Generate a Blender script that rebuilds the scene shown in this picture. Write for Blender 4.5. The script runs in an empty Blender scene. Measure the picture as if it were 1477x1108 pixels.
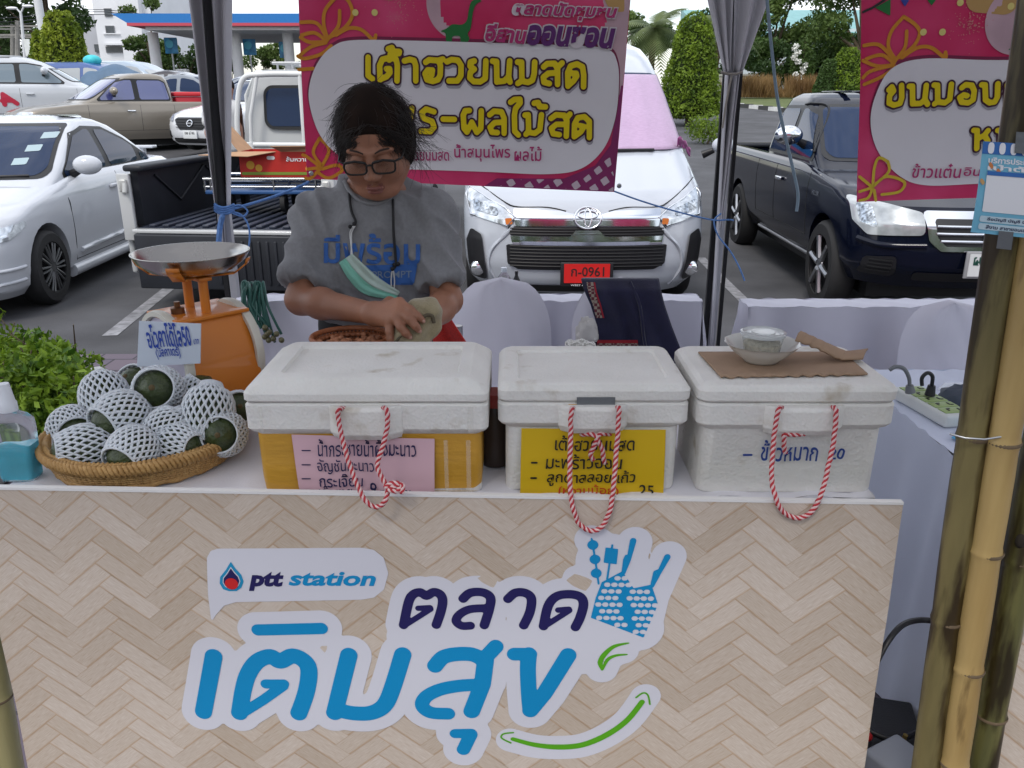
import bpy, bmesh, math, random
import numpy as np
from mathutils import Vector, Matrix, noise as mnoise
S = bpy.context.scene
C = S.collection
PI = math.pi
R = math.radians
# ------------------------------------------------------------------ camera
F, PITCH, H = 1200.0, R(19), 1.55
cam = bpy.data.cameras.new('camera'); camo = bpy.data.objects.new('camera', cam); C.objects.link(camo)
cam.sensor_fit = 'HORIZONTAL'; cam.sensor_width = 36; cam.lens = F / 1477 * 36
cam.clip_start = 0.05; cam.clip_end = 900
camo.location = (0, 0, H); camo.rotation_euler = (PI/2 - PITCH, 0, 0)
S.camera = camo
# ------------------------------------------------------------------ sky, sun, exposure
SUN_EL, SUN_AZ = R(52), R(205)      # azimuth measured clockwise from +y
w = bpy.data.worlds.new('World'); S.world = w; w.use_nodes = True
nt = w.node_tree; nt.nodes.clear(); N = nt.nodes.new; L = nt.links.new
sky = N('ShaderNodeTexSky'); sky.sky_type = 'NISHITA'; sky.sun_disc = False
sky.sun_elevation = SUN_EL; sky.sun_rotation = SUN_AZ; sky.air_density = 1.2; sky.dust_density = 1.0
tc = N('ShaderNodeTexCoord'); mp = N('ShaderNodeMapping'); mp.inputs['Scale'].default_value = (1, 1, 2.6)
nz = N('ShaderNodeTexNoise'); nz.inputs['Scale'].default_value = 2.3; nz.inputs['Detail'].default_value = 7; nz.inputs['Roughness'].default_value = .55
rp = N('ShaderNodeValToRGB'); rp.color_ramp.elements[0].position = .40; rp.color_ramp.elements[1].position = .60
rp.color_ramp.elements[0].color = (.30, .30, .30, 1)
mx = N('ShaderNodeMix'); mx.data_type = 'RGBA'; mx.inputs['B'].default_value = (10.2, 10.5, 11.2, 1)
bg = N('ShaderNodeBackground'); bg.inputs['Strength'].default_value = .115
out = N('ShaderNodeOutputWorld')
L(tc.outputs['Generated'], mp.inputs['Vector']); L(mp.outputs['Vector'], nz.inputs['Vector']); L(nz.outputs['Fac'], rp.inputs['Fac'])
L(rp.outputs['Color'], mx.inputs['Factor']); L(sky.outputs['Color'], mx.inputs['A']); L(mx.outputs['Result'], bg.inputs['Color']); L(bg.outputs['Background'], out.inputs['Surface'])
sl = bpy.data.lights.new('sun', 'SUN'); sl.energy = 1.3; sl.angle = R(15); sl.color = (1, .95, .87)
so = bpy.data.objects.new('sun', sl); C.objects.link(so)
sd = Vector((math.sin(SUN_AZ)*math.cos(SUN_EL), math.cos(SUN_AZ)*math.cos(SUN_EL), math.sin(SUN_EL)))
so.rotation_euler = sd.to_track_quat('Z', 'Y').to_euler()
S.view_settings.view_transform = 'Standard'; S.view_settings.look = 'None'; S.view_settings.exposure = 0.46; S.view_settings.gamma = 1
S.render.engine = 'CYCLES'
S.cycles.use_denoising = True
S.cycles.max_bounces = 8; S.cycles.transparent_max_bounces = 12
# ------------------------------------------------------------------ pixel -> place
CP, SP = math.cos(PITCH), math.sin(PITCH)
def ray(px, py):
    fx = (px - 738.5)/F; fy = (554 - py)/F
    return Vector((fx, CP + fy*SP, -SP + fy*CP))
def P(px, py, Y):
    d = ray(px, py); return Vector((0, 0, H)) + d*(Y/d.y)
def PZ(px, py, z):
    d = ray(px, py); return Vector((0, 0, H)) + d*((z-H)/d.z)
class Plane:
    """a real flat sheet: origin o, unit axes u (right) v (up), normal n towards the viewer; px2() gives sheet coordinates"""
    def __init__(s, o, u, v=None):
        s.o = Vector(o); s.u = Vector(u).normalized(); v = Vector(v) if v else Vector((0, 0, 1))
        s.v = (v - s.u*v.dot(s.u)).normalized(); s.n = s.u.cross(s.v)
    def uv(s, px, py):
        d = ray(px, py); c = Vector((0, 0, H)); t = (s.o-c).dot(s.n)/d.dot(s.n); q = c + d*t - s.o
        return (q.dot(s.u), q.dot(s.v))
    def at(s, u, v, n=0.0): return s.o + s.u*u + s.v*v + s.n*n
    def crop(s, x0, y0, k): return lambda X, Y: s.uv(x0+X/k, y0+Y/k)
# ------------------------------------------------------------------ things
def props(o, label=None, cat=None, group=None, kind=None):
    if label: o['label'] = label
    if cat: o['category'] = cat
    if group: o['group'] = group
    if kind: o['kind'] = kind
    return o
def thing(name, label, cat, loc=(0, 0, 0), rz=0.0, group=None):
    o = bpy.data.objects.new(name, None); C.objects.link(o); o.location = loc; o.rotation_euler = (0, 0, rz)
    o.empty_display_size = .1
    return props(o, label, cat, group)
def wmat(o):
    return Matrix.LocRotScale(o.location, o.rotation_euler, o.scale)
def link(name, me, parent=None, local=False):
    o = bpy.data.objects.new(name, me); C.objects.link(o)
    if parent is not None:
        o.parent = parent
        if not local and parent.type == 'EMPTY': o.matrix_parent_inverse = wmat(parent).inverted()
    return o
def kids(o): return [c for c in bpy.data.objects if c.parent == o]
def copy_tree(o, parent=None):
    c = o.copy(); C.objects.link(c)
    if parent: c.parent = parent
    for k in kids(o): copy_tree(k, c)
    return c
def mesh_of(v, f, mats, smooth=None, mi=None, name='m'):
    me = bpy.data.meshes.new(name)
    me.from_pydata([tuple(p) for p in v], [], [tuple(q) for q in f]); me.update()
    for m in (mats if isinstance(mats, (list, tuple)) else [mats]): me.materials.append(m)
    if mi: me.polygons.foreach_set('material_index', mi)
    if smooth is not None:
        me.polygons.foreach_set('use_smooth', [True]*len(me.polygons))
        if smooth < 170: me.set_sharp_from_angle(angle=R(smooth))
    return me
class MB:
    """collects shapes into ONE mesh"""
    def __init__(s): s.v = []; s.f = []; s.mi = []; s.m = 0
    def add(s, v, f):
        b = len(s.v); s.v += [Vector(p) for p in v]; s.f += [tuple(i+b for i in q) for q in f]; s.mi += [s.m]*len(f); return s
    def box(s, c, d, rz=0, M=None, bev=0):
        x, y, z = d[0]/2, d[1]/2, d[2]/2
        if bev:
            bm = bmesh.new(); bmesh.ops.create_cube(bm, size=1)
            for q in bm.verts: q.co = Vector((q.co.x*d[0], q.co.y*d[1], q.co.z*d[2]))
            bmesh.ops.bevel(bm, geom=bm.edges[:], offset=bev, segments=3, profile=.5, affect='EDGES')
            bm.verts.index_update(); v = [q.co.copy() for q in bm.verts]; f = [[q.index for q in p.verts] for p in bm.faces]; bm.free()
        else:
            v = [Vector((i, j, k)) for i in (-x, x) for j in (-y, y) for k in (-z, z)]
            f = [(0, 1, 3, 2), (4, 6, 7, 5), (0, 4, 5, 1), (2, 3, 7, 6), (0, 2, 6, 4), (1, 5, 7, 3)]
        T = Matrix.Translation(c) @ (M.to_4x4() if M else Matrix.Rotation(rz, 4, 'Z'))
        return s.add([T @ p for p in v], f)
    def quad(s, a, b, c, d): return s.add([a, b, c, d], [(0, 1, 2, 3)])
    def tube(s, pts, r, n=8, caps=True, closed=False):
        pts = [Vector(p) for p in pts]; k = len(pts)
        rr = r if isinstance(r, (list, tuple)) else [r]*k
        prev = None; v = []; f = []
        for i, p in enumerate(pts):
            if closed: t = pts[(i+1) % k] - pts[i-1]
            else: t = pts[min(i+1, k-1)] - pts[max(i-1, 0)]
            t = t.normalized() if t.length > 1e-9 else Vector((0, 0, 1))
            if prev is None: a = t.orthogonal().normalized()
            else:
                a = prev - t*prev.dot(t); a = a.normalized() if a.length > 1e-6 else t.orthogonal().normalized()
            prev = a; b = t.cross(a)
            v += [p + (a*math.cos(2*PI*j/n) + b*math.sin(2*PI*j/n))*rr[i] for j in range(n)]
        for i in range(k if closed else k-1):
            for j in range(n):
                i2 = (i+1) % k
                f.append((i*n+j, i*n+(j+1) % n, i2*n+(j+1) % n, i2*n+j))
        if caps and not closed: f += [tuple(range(n-1, -1, -1)), tuple((k-1)*n+j for j in range(n))]
        return s.add(v, f)
    def lathe(s, prof, c=(0, 0, 0), n=32, M=None, sx=1, sy=1, caps=True):
        T = Matrix.Translation(c) @ (M.to_4x4() if M else Matrix.Identity(4)); v = []; f = []
        for r, z in prof: v += [T @ Vector((r*sx*math.cos(2*PI*j/n), r*sy*math.sin(2*PI*j/n), z)) for j in range(n)]
        for i in range(len(prof)-1):
            for j in range(n): f.append((i*n+j, i*n+(j+1) % n, (i+1)*n+(j+1) % n, (i+1)*n+j))
        if caps:
            if prof[0][0] > 1e-4: f.append(tuple(range(n-1, -1, -1)))
            if prof[-1][0] > 1e-4: f.append(tuple((len(prof)-1)*n+j for j in range(n)))
        return s.add(v, f)
    def ball(s, c, r, n=12, m=8, M=None):
        r = r if isinstance(r, (list, tuple)) else (r, r, r)
        T = Matrix.Translation(c) @ (M.to_4x4() if M else Matrix.Identity(4)); v = []; f = []
        for i in range(m+1):
            th = PI*i/m
            for j in range(n):
                ph = 2*PI*j/n; v.append(T @ Vector((r[0]*math.sin(th)*math.cos(ph), r[1]*math.sin(th)*math.sin(ph), -r[2]*math.cos(th))))
        for i in range(m):
            for j in range(n): f.append((i*n+j, i*n+(j+1) % n, (i+1)*n+(j+1) % n, (i+1)*n+j))
        return s.add(v, f)
    def grid(s, fn, nu, nv, closed=False):
        v = [fn(i/nu, j/nv) for j in range(nv+1) for i in range(nu+1)]
        f = [(j*(nu+1)+i, j*(nu+1)+i+1, (j+1)*(nu+1)+i+1, (j+1)*(nu+1)+i) for j in range(nv) for i in range(nu)]
        return s.add(v, f)
    def prism(s, poly, fn0, fn1):
        """poly: list of 2D points; fn0/fn1 map to the two caps"""
        k = len(poly); a = [fn0(*p) for p in poly]; b = [fn1(*p) for p in poly]
        return s.add(a+b, [tuple(range(k))[::-1], tuple(range(k, 2*k))] + [(i, (i+1) % k, k+(i+1) % k, k+i) for i in range(k)])
    def build(s, name, mats, parent=None, smooth=None, local=False, label=None, solid=0, weld=False, bevel=0, sub=0):
        me = mesh_of(s.v, s.f, mats, smooth, s.mi if isinstance(mats, (list, tuple)) else None, name)
        if weld:
            bm = bmesh.new(); bm.from_mesh(me); bmesh.ops.remove_doubles(bm, verts=bm.verts, dist=1e-5); bm.to_mesh(me); bm.free()
        o = link(name, me, parent, local)
        if label: o['label'] = label
        if bevel:
            m = o.modifiers.new('b', 'BEVEL'); m.width = bevel; m.segments = 2; m.limit_method = 'ANGLE'
        if solid:
            m = o.modifiers.new('s', 'SOLIDIFY'); m.thickness = solid; m.offset = 0
        if sub:
            m = o.modifiers.new('u', 'SUBSURF'); m.levels = sub; m.render_levels = sub
        return o
def catmull(pts, n=8, closed=False):
    pts = [Vector(p) for p in pts]; k = len(pts); o = []
    for i in range(k if closed else k-1):
        g = (lambda j: pts[j % k]) if closed else (lambda j: pts[min(max(j, 0), k-1)])
        a, b, c, d = g(i-1), g(i), g(i+1), g(i+2)
        for j in range(n):
            t = j/n; o.append(.5*((2*b) + (c-a)*t + (2*a-5*b+4*c-d)*t*t + (3*b-a-3*c+d)*t**3))
    if not closed: o.append(pts[-1])
    return o
# ------------------------------------------------------------------ flat shapes from distance fields
def sd_segs(X, Y, pl, r):
    d = np.full(X.shape, 1e9)
    rr = r if isinstance(r, (list, tuple)) else [r]*len(pl)
    for i in range(len(pl)-1):
        (ax, ay), (bx, by) = pl[i][:2], pl[i+1][:2]; vx, vy = bx-ax, by-ay; l2 = vx*vx+vy*vy+1e-12
        t = np.clip(((X-ax)*vx+(Y-ay)*vy)/l2, 0, 1)
        d = np.minimum(d, np.hypot(X-ax-t*vx, Y-ay-t*vy)-(rr[i]+(rr[i+1]-rr[i])*t))
    if len(pl) == 1: d = np.hypot(X-pl[0][0], Y-pl[0][1])-rr[0]
    return d
def sd_poly(X, Y, p):
    d = np.full(X.shape, 1e9); ins = np.zeros(X.shape, bool); k = len(p)
    for i in range(k):
        (ax, ay), (bx, by) = p[i][:2], p[i-1][:2]; vx, vy = bx-ax, by-ay
        t = np.clip(((X-ax)*vx+(Y-ay)*vy)/(vx*vx+vy*vy+1e-12), 0, 1)
        d = np.minimum(d, np.hypot(X-ax-t*vx, Y-ay-t*vy))
        if ay != by: ins ^= ((ay > Y) != (by > Y)) & (X < (bx-ax)*(Y-ay)/(by-ay)+ax)
    return np.where(ins, -d, d)
def fill2d(fn, x0, x1, y0, y1, h, full=0):
    """filled 2D region fn<0 as non-overlapping faces; inner cells merged in runs (at most `full` cells)"""
    nx, ny = int(math.ceil((x1-x0)/h)), int(math.ceil((y1-y0)/h))
    xs = x0+np.arange(nx+1)*h; ys = y0+np.arange(ny+1)*h
    X, Y = np.meshgrid(xs, ys, indexing='ij'); D = fn(X, Y)
    V = []; Fc = []
    ins = D < 0; cnt = ins[:-1, :-1].astype(int)+ins[1:, :-1]+ins[1:, 1:]+ins[:-1, 1:]
    for j in range(ny):
        col = cnt[:, j]; i = 0
        for i in np.nonzero((col > 0) & (col < 4))[0]:
            c = [(i, j), (i+1, j), (i+1, j+1), (i, j+1)]; poly = []
            for a in range(4):
                p, q = c[a], c[(a+1) % 4]; dp, dq = D[p], D[q]
                if dp < 0: poly.append((xs[p[0]], ys[p[1]]))
                if (dp < 0) != (dq < 0):
                    t = dp/(dp-dq); poly.append((xs[p[0]]+t*(xs[q[0]]-xs[p[0]]), ys[p[1]]+t*(ys[q[1]]-ys[p[1]])))
            if len(poly) >= 3: b = len(V); V += poly; Fc.append(tuple(range(b, b+len(poly))))
        fl = np.nonzero(col == 4)[0]
        if len(fl):
            run = [fl[0], fl[0]]
            rs = []
            for i in fl[1:]:
                if i == run[1]+1 and (not full or i-run[0] < full): run[1] = i
                else: rs.append(run); run = [i, i]
            rs.append(run)
            for a, bb in rs:
                b = len(V); V += [(xs[a], ys[j]), (xs[bb+1], ys[j]), (xs[bb+1], ys[j+1]), (xs[a], ys[j+1])]; Fc.append((b, b+1, b+2, b+3))
    return V, Fc
def decal(name, fn, bounds, h, mp, mats, parent, full=0, local=False, label=None, smooth=None):
    V, Fc = fill2d(fn, *bounds, h, full)
    if not V: return None
    me = mesh_of([mp(*p) for p in V], Fc, mats, smooth, None, name)
    bm = bmesh.new(); bm.from_mesh(me); bmesh.ops.remove_doubles(bm, verts=bm.verts, dist=1e-5); bm.to_mesh(me); bm.free()
    o = link(name, me, parent, local)
    if label: o['label'] = label
    return o
def strokes_decal(name, strokes, mp, mat, parent, grow=0.0, h=.003, polys=(), holes=(), clip=None, **k):
    """strokes: [(points, radius)] in sheet units"""
    xs = [p[0] for s_, r in strokes for p in s_]+[p[0] for q in polys for p in q]; ys = [p[1] for s_, r in strokes for p in s_]+[p[1] for q in polys for p in q]
    mr = max([max(r) if isinstance(r, (list, tuple)) else r for s_, r in strokes] or [0])+grow+2*h
    def fn(X, Y):
        d = np.full(X.shape, 1e9)
        for s_, r in strokes: d = np.minimum(d, sd_segs(X, Y, s_, r))
        for q in polys: d = np.minimum(d, sd_poly(X, Y, q))
        d = d-grow
        for s_, r in holes: d = np.maximum(d, -sd_segs(X, Y, s_, r))
        if clip: d = np.maximum(d, sd_poly(X, Y, clip)+.002)
        return d
    return decal(name, fn, (min(xs)-mr, max(xs)+mr, min(ys)-mr, max(ys)+mr), h, mp, mat, parent, **k)
def textmesh(s, bold=0.0, shear=0.0, space=1.0):
    c = bpy.data.curves.new('t', 'FONT'); c.body = s; c.size = 1; c.offset = bold; c.shear = shear; c.space_character = space; c.resolution_u = 3
    o = bpy.data.objects.new('t', c); C.objects.link(o)
    dg = bpy.context.evaluated_depsgraph_get(); m = o.evaluated_get(dg).to_mesh()
    v = [(p.co.x, p.co.y) for p in m.vertices]; f = [tuple(p.vertices) for p in m.polygons]
    o.evaluated_get(dg).to_mesh_clear(); bpy.data.objects.remove(o); bpy.data.curves.remove(c)
    return v, f
def text(name, s, mp, box, mat, parent, bold=0.0, shear=0.0, space=1.0, local=False, keep=False, curve=None):
    """lettering stretched into box=(u0,u1,v0,v1); keep=True keeps proportions from (u0,v0) with height v1-v0"""
    v, f = textmesh(s, bold, shear, space)
    if not v: return None
    x0, x1 = min(p[0] for p in v), max(p[0] for p in v); y0, y1 = min(p[1] for p in v), max(p[1] for p in v)
    u0, u1, v0, v1 = box; ky = (v1-v0)/(y1-y0); kx = ky if keep else (u1-u0)/(x1-x0)
    q = [mp(u0+(p[0]-x0)*kx, v0+(p[1]-y0)*ky) for p in v]
    return link(name, mesh_of(q, f, mat, None, None, name), parent, local)
# ------------------------------------------------------------------ surface nets for organic bodies
def surfnets(D, o, h):
    ins = D < 0
    nx, ny, nz_ = [k-1 for k in D.shape]
    cnt = np.zeros((nx, ny, nz_), np.int8)
    cr = [(i, j, k) for i in (0, 1) for j in (0, 1) for k in (0, 1)]
    for i, j, k in cr: cnt += ins[i:i+nx, j:j+ny, k:k+nz_]
    cells = np.argwhere((cnt > 0) & (cnt < 8)); n = len(cells)
    idx = np.full((nx, ny, nz_), -1, np.int64); idx[tuple(cells.T)] = np.arange(n)
    acc = np.zeros((n, 3)); num = np.zeros(n)
    for a in range(8):
        for ax in range(3):
            if cr[a][ax]: continue
            b = list(cr[a]); b[ax] = 1
            pa = cells+np.array(cr[a]); pb = cells+np.array(b); da = D[tuple(pa.T)]; db = D[tuple(pb.T)]
            m = (da < 0) != (db < 0); t = np.where(m, da/np.where(m, da-db, 1), 0)
            pt = pa.astype(float); pt[:, ax] += t; acc[m] += pt[m]; num[m] += 1
    V = acc/num[:, None]*h+np.array(o)
    Fs = []
    for ax in range(3):
        b, c = (ax+1) % 3, (ax+2) % 3
        s0 = [slice(None)]*3; s1 = [slice(None)]*3; s0[ax] = slice(0, -1); s1[ax] = slice(1, None)
        e = np.argwhere(ins[tuple(s0)] != ins[tuple(s1)])
        e = e[(e[:, b] > 0) & (e[:, c] > 0) & (e[:, b] < D.shape[b]-1) & (e[:, c] < D.shape[c]-1)]
        q = []
        for db_, dc in ((-1, -1), (0, -1), (0, 0), (-1, 0)):
            p = e.copy(); p[:, b] += db_; p[:, c] += dc; q.append(idx[tuple(p.T)])
        q = np.stack(q, 1); fl = ins[tuple(e.T)]; q[~fl] = q[~fl][:, ::-1]; Fs.append(q)
    return V, np.concatenate(Fs)
class Field:
    """smooth union of tapered capsules / ellipsoids on a grid"""
    def __init__(s, lo, hi, h):
        s.h = h; s.lo = np.array(lo, float); n = np.ceil((np.array(hi)-s.lo)/h).astype(int)+1
        s.D = np.full(tuple(n), .05, np.float32); s.n = n
    def sub(s, lo, hi):
        a = np.clip(np.floor((np.array(lo)-s.lo)/s.h).astype(int), 0, s.n); b = np.clip(np.ceil((np.array(hi)-s.lo)/s.h).astype(int)+1, 0, s.n)
        if np.any(b <= a): return None, None
        g = [s.lo[i]+np.arange(a[i], b[i])*s.h for i in range(3)]
        return tuple(slice(a[i], b[i]) for i in range(3)), np.meshgrid(*g, indexing='ij', sparse=True)
    def put(s, sl_, d, k, cut=False):
        o = s.D[sl_]
        if cut:
            hh = np.clip(.5-.5*(o+d)/k, 0, 1); s.D[sl_] = o*(1-hh)-d*hh+k*hh*(1-hh)
        else:
            hh = np.clip(.5+.5*(o-d)/k, 0, 1); s.D[sl_] = o*(1-hh)+d*hh-k*hh*(1-hh)
    def cap(s, a, b, ra, rb, k=.012, cut=False):
        a = np.array(a, float); b = np.array(b, float); m = max(ra, rb)+k+.03
        sl_, g = s.sub(np.minimum(a, b)-m, np.maximum(a, b)+m)
        if sl_ is None: return s
        d = b-a; l2 = d@d+1e-12
        t = np.clip(((g[0]-a[0])*d[0]+(g[1]-a[1])*d[1]+(g[2]-a[2])*d[2])/l2, 0, 1)
        q = np.sqrt((g[0]-a[0]-t*d[0])**2+(g[1]-a[1]-t*d[1])**2+(g[2]-a[2]-t*d[2])**2)-(ra+(rb-ra)*t)
        s.put(sl_, q, k, cut); return s
    def chain(s, pts, rs, k=.012):
        for i in range(len(pts)-1): s.cap(pts[i], pts[i+1], rs[i], rs[i+1], k)
        return s
    def ell(s, c, r, k=.012, M=None, cut=False):
        c = np.array(c, float); r = np.array(r, float); m = max(r)+k+.03
        sl_, g = s.sub(c-m, c+m)
        if sl_ is None: return s
        x, y, z = g[0]-c[0], g[1]-c[1], g[2]-c[2]
        if M is not None:
            Mi = np.array(M.to_3x3().inverted()); x, y, z = [Mi[i][0]*x+Mi[i][1]*y+Mi[i][2]*z for i in range(3)]
        k0 = np.sqrt((x/r[0])**2+(y/r[1])**2+(z/r[2])**2); k1 = np.sqrt((x/r[0]**2)**2+(y/r[1]**2)**2+(z/r[2]**2)**2)+1e-9
        s.put(sl_, k0*(k0-1)/k1, k, cut); return s
    def mesh(s): return surfnets(s.D.astype(np.float64), s.lo, s.h)
def obj_np(name, V, Fq, mat, parent=None, smooth=180, local=False):
    me = bpy.data.meshes.new(name); me.from_pydata(V.tolist(), [], Fq.tolist()); me.update(); me.materials.append(mat)
    if smooth is not None: me.polygons.foreach_set('use_smooth', [True]*len(me.polygons))
    return link(name, me, parent, local)
# ------------------------------------------------------------------ materials
MATS = {}
def M_(name, col, rough=.5, metal=0.0, coat=0.0, var=0.0, vs=6.0, bump=0.0, bs=40.0, spec=.5, trans=0.0, ior=1.45, col2=None, sub=0.0, vstretch=(1, 1, 1), det=4, alpha=1.0, rvar=0.0, sheen=0.0, emit=None, contrast=.25):
    if name in MATS: return MATS[name]
    m = bpy.data.materials.new(name); MATS[name] = m; m.use_nodes = True; t = m.node_tree; n = t.nodes; b = n['Principled BSDF']
    b.inputs['Base Color'].default_value = (*col, 1); b.inputs['Roughness'].default_value = rough; b.inputs['Metallic'].default_value = metal
    b.inputs['Coat Weight'].default_value = coat; b.inputs['Coat Roughness'].default_value = .04; b.inputs['Specular IOR Level'].default_value = spec; b.inputs['IOR'].default_value = ior
    b.inputs['Transmission Weight'].default_value = trans; b.inputs['Alpha'].default_value = alpha
    if sub: b.inputs['Subsurface Weight'].default_value = sub; b.inputs['Subsurface Radius'].default_value = (.01, .006, .004)
    if sheen: b.inputs['Sheen Weight'].default_value = sheen
    if emit: b.inputs['Emission Color'].default_value = (*emit[0], 1); b.inputs['Emission Strength'].default_value = emit[1]
    if var or bump or rvar or col2:
        c = n.new('ShaderNodeTexCoord'); mpn = n.new('ShaderNodeMapping'); mpn.inputs['Scale'].default_value = vstretch; t.links.new(c.outputs['Object'], mpn.inputs['Vector'])
    if var or col2 or rvar:
        z = n.new('ShaderNodeTexNoise'); z.inputs['Scale'].default_value = vs; z.inputs['Detail'].default_value = det; t.links.new(mpn.outputs['Vector'], z.inputs['Vector'])
        r = n.new('ShaderNodeValToRGB'); e = r.color_ramp.elements; e[0].position = .5-contrast; e[1].position = .5+contrast
        c2 = col2 or tuple(min(1, x*(1+var)) for x in col); c1 = col if col2 else tuple(x*(1-var) for x in col)
        e[0].color = (*c1, 1); e[1].color = (*c2, 1); t.links.new(z.outputs['Fac'], r.inputs['Fac']); t.links.new(r.outputs['Color'], b.inputs['Base Color'])
        if rvar:
            mr = n.new('ShaderNodeMapRange'); mr.inputs['To Min'].default_value = max(.02, rough-rvar); mr.inputs['To Max'].default_value = min(1, rough+rvar)
            t.links.new(z.outputs['Fac'], mr.inputs['Value']); t.links.new(mr.outputs['Result'], b.inputs['Roughness'])
    if bump:
        z2 = n.new('ShaderNodeTexNoise'); z2.inputs['Scale'].default_value = bs; z2.inputs['Detail'].default_value = 5; t.links.new(mpn.outputs['Vector'], z2.inputs['Vector'])
        bp = n.new('ShaderNodeBump'); bp.inputs['Strength'].default_value = bump; bp.inputs['Distance'].default_value = .01; t.links.new(z2.outputs['Fac'], bp.inputs['Height']); t.links.new(bp.outputs['Normal'], b.inputs['Normal'])
    return m
def leafmat(name, c1, c2, c3=None, vs=1.2):
    """foliage: colour clumps by position plus light through the leaf"""
    m = M_(name, c1, .55, var=.2, vs=vs, col2=c2, spec=.35, contrast=.16)
    t = m.node_tree; b = t.nodes['Principled BSDF']; o = [x for x in t.nodes if x.type == 'OUTPUT_MATERIAL'][0]
    tr = t.nodes.new('ShaderNodeBsdfTranslucent'); mi = t.nodes.new('ShaderNodeMixShader'); mi.inputs[0].default_value = .3
    src = b.inputs['Base Color'].links[0].from_socket; t.links.new(src, tr.inputs['Color'])
    t.links.new(b.outputs[0], mi.inputs[1]); t.links.new(tr.outputs[0], mi.inputs[2]); t.links.new(mi.outputs[0], o.inputs['Surface'])
    return m
WHITE = M_('white_print', (.78, .78, .80), .45)
BLACK = M_('black_plastic', (.015, .015, .017), .4)
RUBBER = M_('rubber', (.02, .02, .021), .75, var=.2, bump=.1)
CHROME = M_('chrome', (.75, .76, .78), .12, 1.0)
STEEL = M_('steel', (.45, .46, .47), .28, 1.0, rvar=.08, vs=14)
GLASSD = M_('tinted_glass', (.008, .022, .062), .02, spec=.3, ior=1.42)
CLEAR = M_('clear_plastic', (.95, .97, .98), .05, trans=.95, ior=1.3)
random.seed(7); np.random.seed(7)
# ================================================================== SETTING
def gz(y): return -0.1 + 0.05*min(max(y-9, 0), 31)
def G(px, py):
    d = ray(px, py); lo, hi = 1.0, 300.0
    for _ in range(60):
        m = (lo+hi)/2; q = d*(m/d.y)
        if H+q.z > gz(m): lo = m
        else: hi = m
    return Vector((0, 0, H)) + d*(lo/d.y)
ASPH = M_('asphalt', (.070, .070, .076), .85, var=.38, vs=1.3, bump=.35, bs=90, det=8)
b = MB(); ys = [-12, 0, 5, 9, 12, 15, 20, 25, 30, 35, 40, 60, 120, 400]
for i in range(len(ys)-1):
    for x0, x1 in ((-260, -30), (-30, 30), (30, 260)):
        b.quad((x0, ys[i], gz(ys[i])), (x1, ys[i], gz(ys[i])), (x1, ys[i+1], gz(ys[i+1])), (x0, ys[i+1], gz(ys[i+1])))
props(b.build('parking_lot', ASPH, weld=True), kind='structure')
# brick paving strip under the booth
BRK = M_('paving_brick', (.12, .10, .12), .8, var=.25, vs=9, bump=.2, bs=60)
t = BRK.node_tree; bk = t.nodes.new('ShaderNodeTexBrick'); cc = t.nodes.new('ShaderNodeTexCoord'); bk.inputs['Scale'].default_value = 1
bk.inputs['Brick Width'].default_value = .24; bk.inputs['Row Height'].default_value = .24; bk.inputs['Mortar Size'].default_value = .008; bk.offset = .5
bk.inputs['Color1'].default_value = (.13, .105, .13, 1); bk.inputs['Color2'].default_value = (.105, .09, .12, 1); bk.inputs['Mortar'].default_value = (.045, .04, .05, 1)
t.links.new(cc.outputs['Object'], bk.inputs['Vector']); t.links.new(bk.outputs['Color'], t.nodes['Principled BSDF'].inputs['Base Color'])
b = MB(); b.box((0, 1.1, -.1), (24, 8.6, .012)); props(b.build('brick_pavement', BRK), kind='structure')
PAINT = M_('road_paint', (.15, .15, .16), .85, vs=14, col2=(.34, .34, .36), contrast=.2, det=8)
b = MB()
for a, c in (((158, 484), (232, 425)),):
    p, q = PZ(*a, -.096), PZ(*c, -.096); d = (q-p).normalized(); n = Vector((-d.y, d.x, 0))*.055; q = p+d*5.2; b.quad(p-n, q-n, q+n, p+n)
p, q = Vector((1.95, 5.7, -.096)), Vector((2.05, 11, -.096)); b.quad(p+Vector((-.05, 0, 0)), p+Vector((.05, 0, 0)), (q.x+.05, 9, -.096), (q.x-.05, 9, -.096))
props(b.build('painted_bay_line', PAINT), kind='structure')
# striped kerb, verge and dry grass beyond the road on the right
KW, KB = M_('kerb_white', (.62, .62, .6), .8, var=.15), M_('kerb_black', (.05, .05, .05), .8, var=.2)
k0, k1 = G(1010, 148.5), G(1126, 161); kd = (k1-k0); b = MB(); n = 9
for i in range(-14, 20):
    p = k0+kd*(i/n); q = k0+kd*((i+.96)/n); p.z = gz(p.y); q.z = gz(q.y); b.m = i % 2
    c = (p+q)/2; ang = math.atan2(kd.y, kd.x); b.box((c.x, c.y, c.z+.06), ((q-p).length, .22, .17), ang)
props(b.build('striped_kerb', [KW, KB]), kind='structure')
GRASS = M_('verge_grass', (.07, .11, .03), .9, var=.35, vs=2.5, bump=.6, bs=30, col2=(.13, .14, .05))
b = MB(); e = kd.normalized(); nn = Vector((-e.y, e.x, 0)); nn = nn if nn.y > 0 else -nn
def vg(u, v):
    p = k0+e*(u*34-12)+nn*(.15+v*14); p.z = gz(p.y)+.02+.1*v; return p
b.grid(vg, 20, 10); props(b.build('grass_verge', GRASS), kind='structure')
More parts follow.
